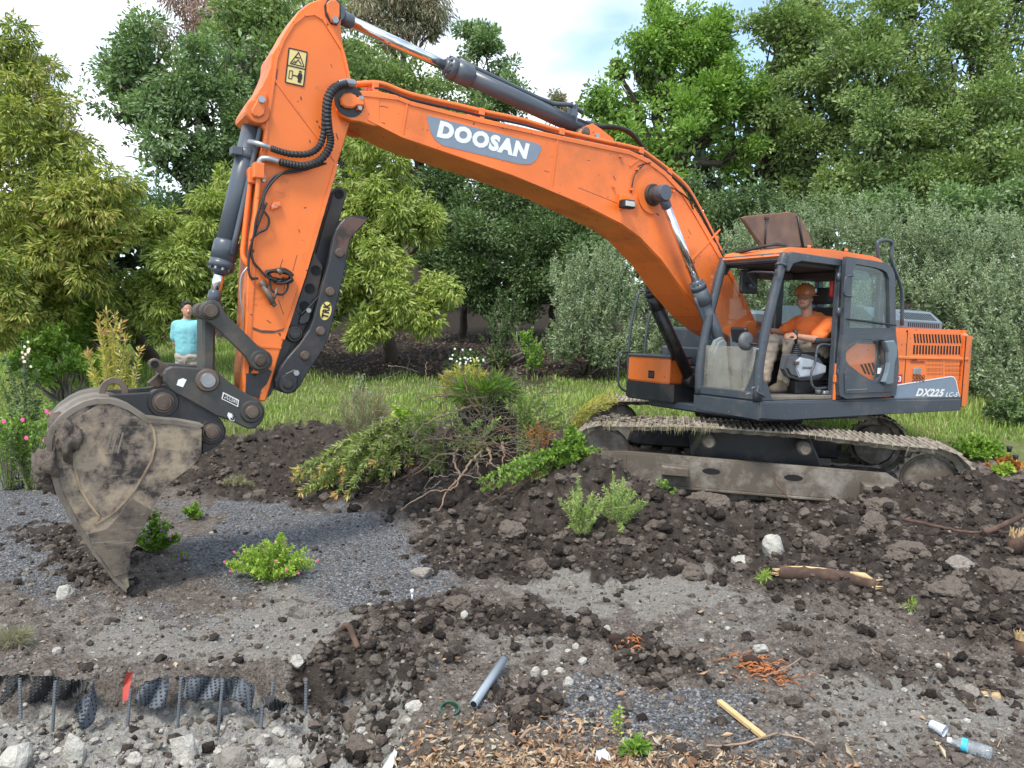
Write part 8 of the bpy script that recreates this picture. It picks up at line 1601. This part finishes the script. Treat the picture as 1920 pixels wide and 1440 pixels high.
def sheet(name, label, cols, m_, dim=True, seed=1, cat='drain sheet'):
    """studded plastic sheet: columns of (px, top py, bottom py, distance)"""
    q = random.Random(seed); t = empty(name, wp(cols[0][0], cols[0][2], cols[0][3]), label, cat, 'black studded drain sheets'); o0 = t.location.copy(); cs = []
    for i in range(len(cols)-1):
        nn = max(2, int(abs(cols[i+1][0]-cols[i][0])/7))
        for k in range(nn): f = k/nn; cs.append([cols[i][j]*(1-f)+cols[i+1][j]*f for j in range(4)])
    cs.append(cols[-1]); rows = 8; b = MB(); Gd = []
    for c in cs:
        col = []
        for j in range(rows+1):
            f = j/rows; p = wp(c[0]+3*math.sin(f*5+c[0]*.2), c[1]*(1-f)+(c[2]+7)*f+2.5*math.sin(c[0]*.31+seed)+1.5*math.sin(c[0]*.11), c[3]+.035*math.sin(c[0]*.13+f*4)); col.append(p-o0)
        Gd.append(col)
    VV = [[b.bm.verts.new(p) for p in col] for col in Gd]
    for i in range(len(VV)-1):
        for j in range(rows): b.poly((VV[i][j], VV[i+1][j], VV[i+1][j+1], VV[i][j+1]), None, True)
    bmesh.ops.solidify(b.bm, geom=b.bm.faces[:], thickness=.004); b.build('sheet', m_, t)
    d = MB()
    for i in range(len(Gd)-1):
        for j in range(rows):
            if (i+j) % 1: continue
            c = (Gd[i][j]+Gd[i+1][j+1])/2; s = .0062; y = -.006; vs = [d.bm.verts.new(c+Vector(v)) for v in ((-s, y, -s), (s, y, -s), (s, y, s), (-s, y, s), (0, y-.005, 0))]
            for k in range(4): d.poly((vs[k], vs[(k+1) % 4], vs[4]))
    o = d.build('stud', RUBBER if m_ is not RUBBER else m_, t); o['kind'] = 'stuff'
    return t
DS1 = plain('drain_sheet_dark', (.075, .075, .075), .7, var=.3, bmp=.2); DS2 = plain('drain_sheet_grey', (.24, .27, .31), .6, var=.25)
sheet('drain_sheet', 'long dark drain sheet strip at the left edge of the trench', [(-12, 1265, 1312, 4.46), (60, 1266, 1310, 4.46), (120, 1272, 1305, 4.44), (165, 1278, 1292, 4.40)], DS1)
sheet('drain_sheet', 'folded flap of studded drain sheet hanging over the upright block', [(180, 1275, 1330, 4.34), (172, 1285, 1350, 4.30), (155, 1310, 1366, 4.26), (142, 1322, 1340, 4.24)], DS2)
sheet('drain_sheet', 'bulging studded drain sheet left of the pointed concrete block', [(252, 1296, 1308, 4.40), (268, 1284, 1318, 4.38), (290, 1272, 1324, 4.38), (314, 1266, 1320, 4.40)], DS2)
sheet('drain_sheet', 'studded drain sheet stretched between the pointed block and its torn end', [(340, 1268, 1300, 4.46), (365, 1266, 1308, 4.44), (400, 1268, 1306, 4.44), (430, 1272, 1305, 4.44), (455, 1270, 1312, 4.42), (475, 1282, 1340, 4.36)], DS2)
sheet('drain_sheet', 'torn crumpled end of drain sheet lying on the squat block', [(492, 1312, 1318, 4.22), (510, 1304, 1326, 4.2), (532, 1312, 1328, 4.2), (540, 1320, 1324, 4.2)], DS1)
a = wp(238, 1295, 4.40); b = MB(); P = [wp(x, y, 4.40+dy)-a for x, y, dy in ((236, 1262, 0), (250, 1260, .02), (246, 1275, 0), (240, 1312, -.03), (230, 1316, -.02), (230, 1290, 0))]; vs = [b.bm.verts.new(p) for p in P]; b.poly(vs); bmesh.ops.solidify(b.bm, geom=b.bm.faces[:], thickness=.008)
o = b.build('red_plastic', plain('faded_red_plastic', (.50, .08, .06), .5), None, None, a); tag(o, 'faded red plastic piece standing between the drain sheets', 'plastic')
# dry leaves at the bottom
def dry_leaves():
    rng = np.random.default_rng(77); n = 2600; px = np.clip(rng.normal(980, 240, n*3), 480, 1600); py = 1448-110*rng.random(n*3)**2.3*np.clip(1-((px-980)/430)**2, .25, 1); P = np.array([G(a, b_)[:] for a, b_ in zip(px[:n], py[:n])])
    far = np.array([G(a, b_)[:] for a, b_ in zip(rng.uniform(100, 1900, 220), rng.uniform(1100, 1440, 220))]); P = np.concatenate([P, far]); z, _ = heights(P[:, 0], P[:, 1]); P[:, 2] = z+.004+.022*rng.random(len(P))
    D = rng.normal(size=P.shape)*np.array([1, 1, .35]); sz = .5+1.1*rng.random(len(P))**2; V, F = leaves(P, D, .040*sz, .017*sz, rng, 0, .3)
    tag(link('dry_leaves', npmesh('dry_leaves', V, F, leaf_mat('dry_leaf', [(.12, .065, .035), (.28, .15, .08), (.48, .30, .17), (.50, .42, .30)], .15, .6, 6))), 'dry orange-brown leaves carpeting the bottom of the plot', kind='stuff')
dry_leaves()
